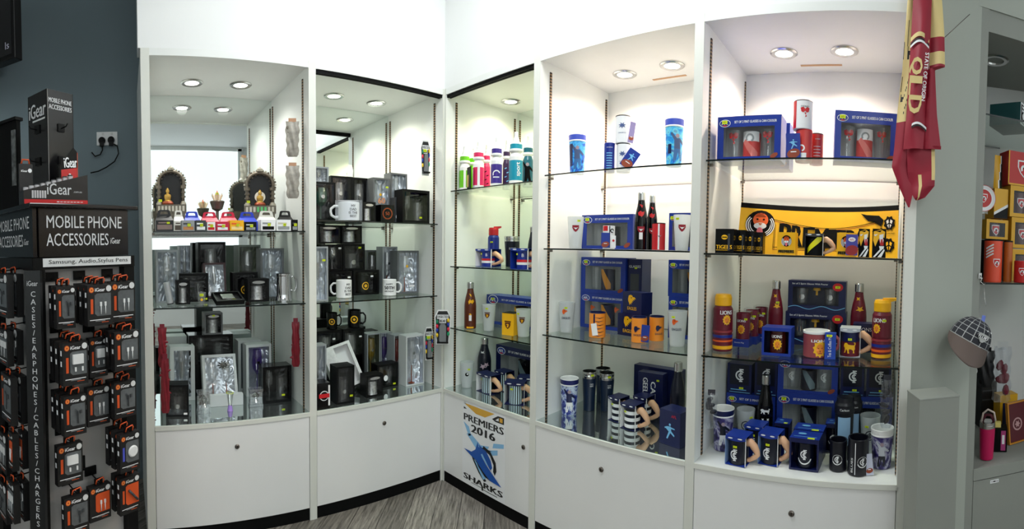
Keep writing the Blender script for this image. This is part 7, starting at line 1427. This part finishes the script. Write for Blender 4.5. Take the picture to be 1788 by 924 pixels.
q5b = qbox('plain black box carrying the left stack behind the striped red can', 1720, 1760, 420, None, .17, .08, BLACK, BLACK, lambda b, w, h, y: None, 0, False)
q6 = qbox('yellow and black box with white chevrons, left stack upper', 1736, 1760, 330, 382, .17, .08, YB_, BLACK, lambda b, w, h, y: (b.poly([(-.5 * w, 0), (.5 * w, 0), (.5 * w, .4 * h), (-.5 * w, .1 * h)], BLACK, y=y), b.poly([(-.5 * w, .1 * h), (.5 * w, .4 * h), (.5 * w, .5 * h), (-.5 * w, .2 * h)], PRINTW, y=y, lay=2)), 0, False)
P = B('Q', Z, 1739, 1753, 272, .18, .03); P['z'] = q6['z'] + q6['h'] + .001; P['h'] = zat('Q', 1749, 272, .18) - P['z']; P['z'] += .002
r = root('drink_pouch', 'yellow, white and dark green pouch standing on the left stack', 'pouch', P, 6); w, h = P['w'], P['h']
MB().grid(lambda u, v: ((u - .5) * w * (1 + .15 * (1 - v)), -.012 * math.sin(PI * u) * (1.1 - v), v * h), 8, 12, YB_, pick=lambda u, v: YB_ if u < .3 + .5 * v else (PRINTW if u < .45 + .5 * v else M('pouch_green', (30, 44, 34), .4))).grid(lambda u, v: ((u - .5) * w * (1 + .15 * (1 - v)), .012 * math.sin(PI * u) * (1.1 - v), v * h), 8, 12, M('pouch_green')).build('wrapper', r)
P = C('Q', Z, 1708, 1742, 316, .10); zc_ = zat('Q', 1722, 347, .10); r = thing('round_plate', 'round red plate with white ring standing on the left boxes, cut by the stile', 'plate', xyz('Q', at('Q', 1717, .10, 347), .10, zc_), rz_of('Q')); R = .05
XR = Matrix.Rotation(PI / 2, 4, 'X'); MB().lathe([(0, .002), (.55 * R, .002), (.68 * R, .003), (.74 * R, .003), (.96 * R, .007), (R, .007), (R, .004), (0, -.002)], [RB_, RB_, PRINTW, PRINTW, RB_, PRINTW, RB_], 40, XR).build('plate', r); e = MB(); d_dragon(e, 0, 0, .6 * R, y=-.004); e.build('crest', r); MB().bx(-.02, .02, -.002, .03, -R - .008, -R + .004, CLEARG).build('stand', r)
P = C('Q', Z, 1719, 1751, 419, .08); cooler('orange-red striped can cooler with white crest in the far cabinet', P, M('cooler_flame', (232, 80, 50), .4), lambda b, R, h: ([b.poly(sc2(rect(-.5, .5, -.03, .03), -.4 * R, (.62 + .07 * i) * h, 1.0 * R, .6 * h, .5), PRINTW, R=R) for i in range(4)], d_dragon(b, .45 * R, .45 * h, .8 * R, R=R)), 0, BLACK)
P = C('Q', Z, 1753, 1769, 421, .10); cooler('slim orange-brown can cooler beside the striped one', P, M('cooler_rust', (190, 100, 34), .4), None, 0, BLACK)
P = C('Q', Z, 1771, 1800, 456, .05); mug('red mug with white crest at the far right edge', P, RB_, lambda b, R, h: d_dragon(b, 0, .5 * h, .8 * R, R=R), 1)
# base of the far cabinet
Z = .5115
P = C('Q', Z, 1711, 1738, 736, .07); r = root('travel_mug', 'magenta travel mug with steel lid and a looped strap', 'travel mug', P); R, h = P['w'] / 2, P['h']
MAG = M('magenta_gloss', (190, 16, 84), .3); MB().lathe([(0, 0), (.84 * R, 0), (.88 * R, .02 * h), (R, .78 * h), (R, .84 * h)], MAG, 30).build('body', r); MB().lathe([(R, .84 * h), (1.02 * R, .85 * h), (1.02 * R, .92 * h), (.97 * R, .93 * h), (1.0 * R, .94 * h), (1.0 * R, h), (.85 * R, h), (0, .97 * h)], STEEL, 30).build('lid', r)
MB().tube([(-R * .8, 0, h), (-R * .6, -.002, h * 1.22), (0, 0, h * 1.32), (R * .8, 0, h * 1.24), (R * 1.02, 0, h * 1.02)], .004, M('strap_pale', (206, 190, 180), .6), 8).tube([(-R * .7, .006, h * .99), (-R * .3, .004, h * 1.16), (R * .4, .004, h * 1.16), (R * .8, .006, h)], .006, M('strap_maroon', (80, 14, 34), .6), 8).build('strap', r)
P = B('Q', Z, 1738, 1762, 750, .10, .06); plain_box('small black gift bag with a pink panel beside the travel mug', P, MBLACK, 'gift_bag', 'bag', -25, lambda b, w, h, y: (b.poly(rect(.1 * w, .4 * w, .06 * h, .94 * h), M('panel_pink', (170, 60, 120), .5), y=y), b.poly(rect(.17 * w, .33 * w, .35 * h, .75 * h), PRINTW, y=y, lay=2)), parts=lambda r, w, h, dp: MB().bx(-.4 * w, .1 * w, -.01, .01, h, h * 1.22, M('tissue_cream', (226, 210, 120), .6)).build('tissue', r))
P = B('Q', Z, 1762, 1800, 704, .15, .02); r = root('framed_print', 'gold-edged framed maroon print leaning at the far right edge', 'picture', P, 12); w, h = P['w'], P['h']; r.rotation_euler = (math.radians(-8), 0, r.rotation_euler[2])
GF = M('frame_gold', (196, 130, 30), .4); MB().bx(-w / 2, w / 2, -.008, .008, 0, .006, GF).bx(-w / 2, w / 2, -.008, .008, h - .006, h, GF).bx(-w / 2, -w / 2 + .006, -.008, .008, .006, h - .006, GF).bx(w / 2 - .006, w / 2, -.008, .008, .006, h - .006, GF).build('frame', r); e = MB().bx(-w / 2 + .006, w / 2 - .006, -.003, .003, .006, h - .006, M('print_maroon', (86, 24, 34), .4)); e.poly(arc(0, .45 * h, .02, .026, 0, 360, 20), M('print_pale', (190, 150, 150), .5), y=-.003); e.poly(jag(0, .45 * h, .012, .3, 6), M('print_pale'), y=-.003); e.build('print', r)
P = B('Q', Z, 1746, 1776, 690, .27, .06); plain_box('amber yellow stand box behind the framed print', P, YB_, 'stand_box', 'box', 0, lambda b, w, h, y: b.poly(rect(-.35 * w, .35 * w, .1 * h, .8 * h), NAVY, y=y))
bag('maroon and white scarf packet in clear wrap, hanging in the far cabinet', 'Q', at('Q', 1757, .12), .12, zat('Q', 1757, 702, .12), zat('Q', 1757, 596, .12), .07, SMOKE, M('scarf_maroon', (110, 14, 40), .6), seed=31, card=M('card_pale', (200, 204, 204), .5))
bag('black packaged item hanging inside the left of the far cabinet', 'Q', at('Q', 1728, .16), .16, zat('Q', 1728, 676, .16), zat('Q', 1728, 606, .16), .07, M('wrap_black', (14, 16, 20), .3), BLACK, seed=32, card=BLACK)
P = B('Q', Z, 1714, 1740, 668, .37, .08); plain_box('dark stacked case at the back of the far cabinet base', P, M('case_black', (18, 20, 24), .4), 'storage_case', 'box', 0, lambda b, w, h, y: [b.poly(rect(-.45 * w, .45 * w, z * h, (z + .03) * h), DGREY, y=y) for z in (.3, .6, .8)])
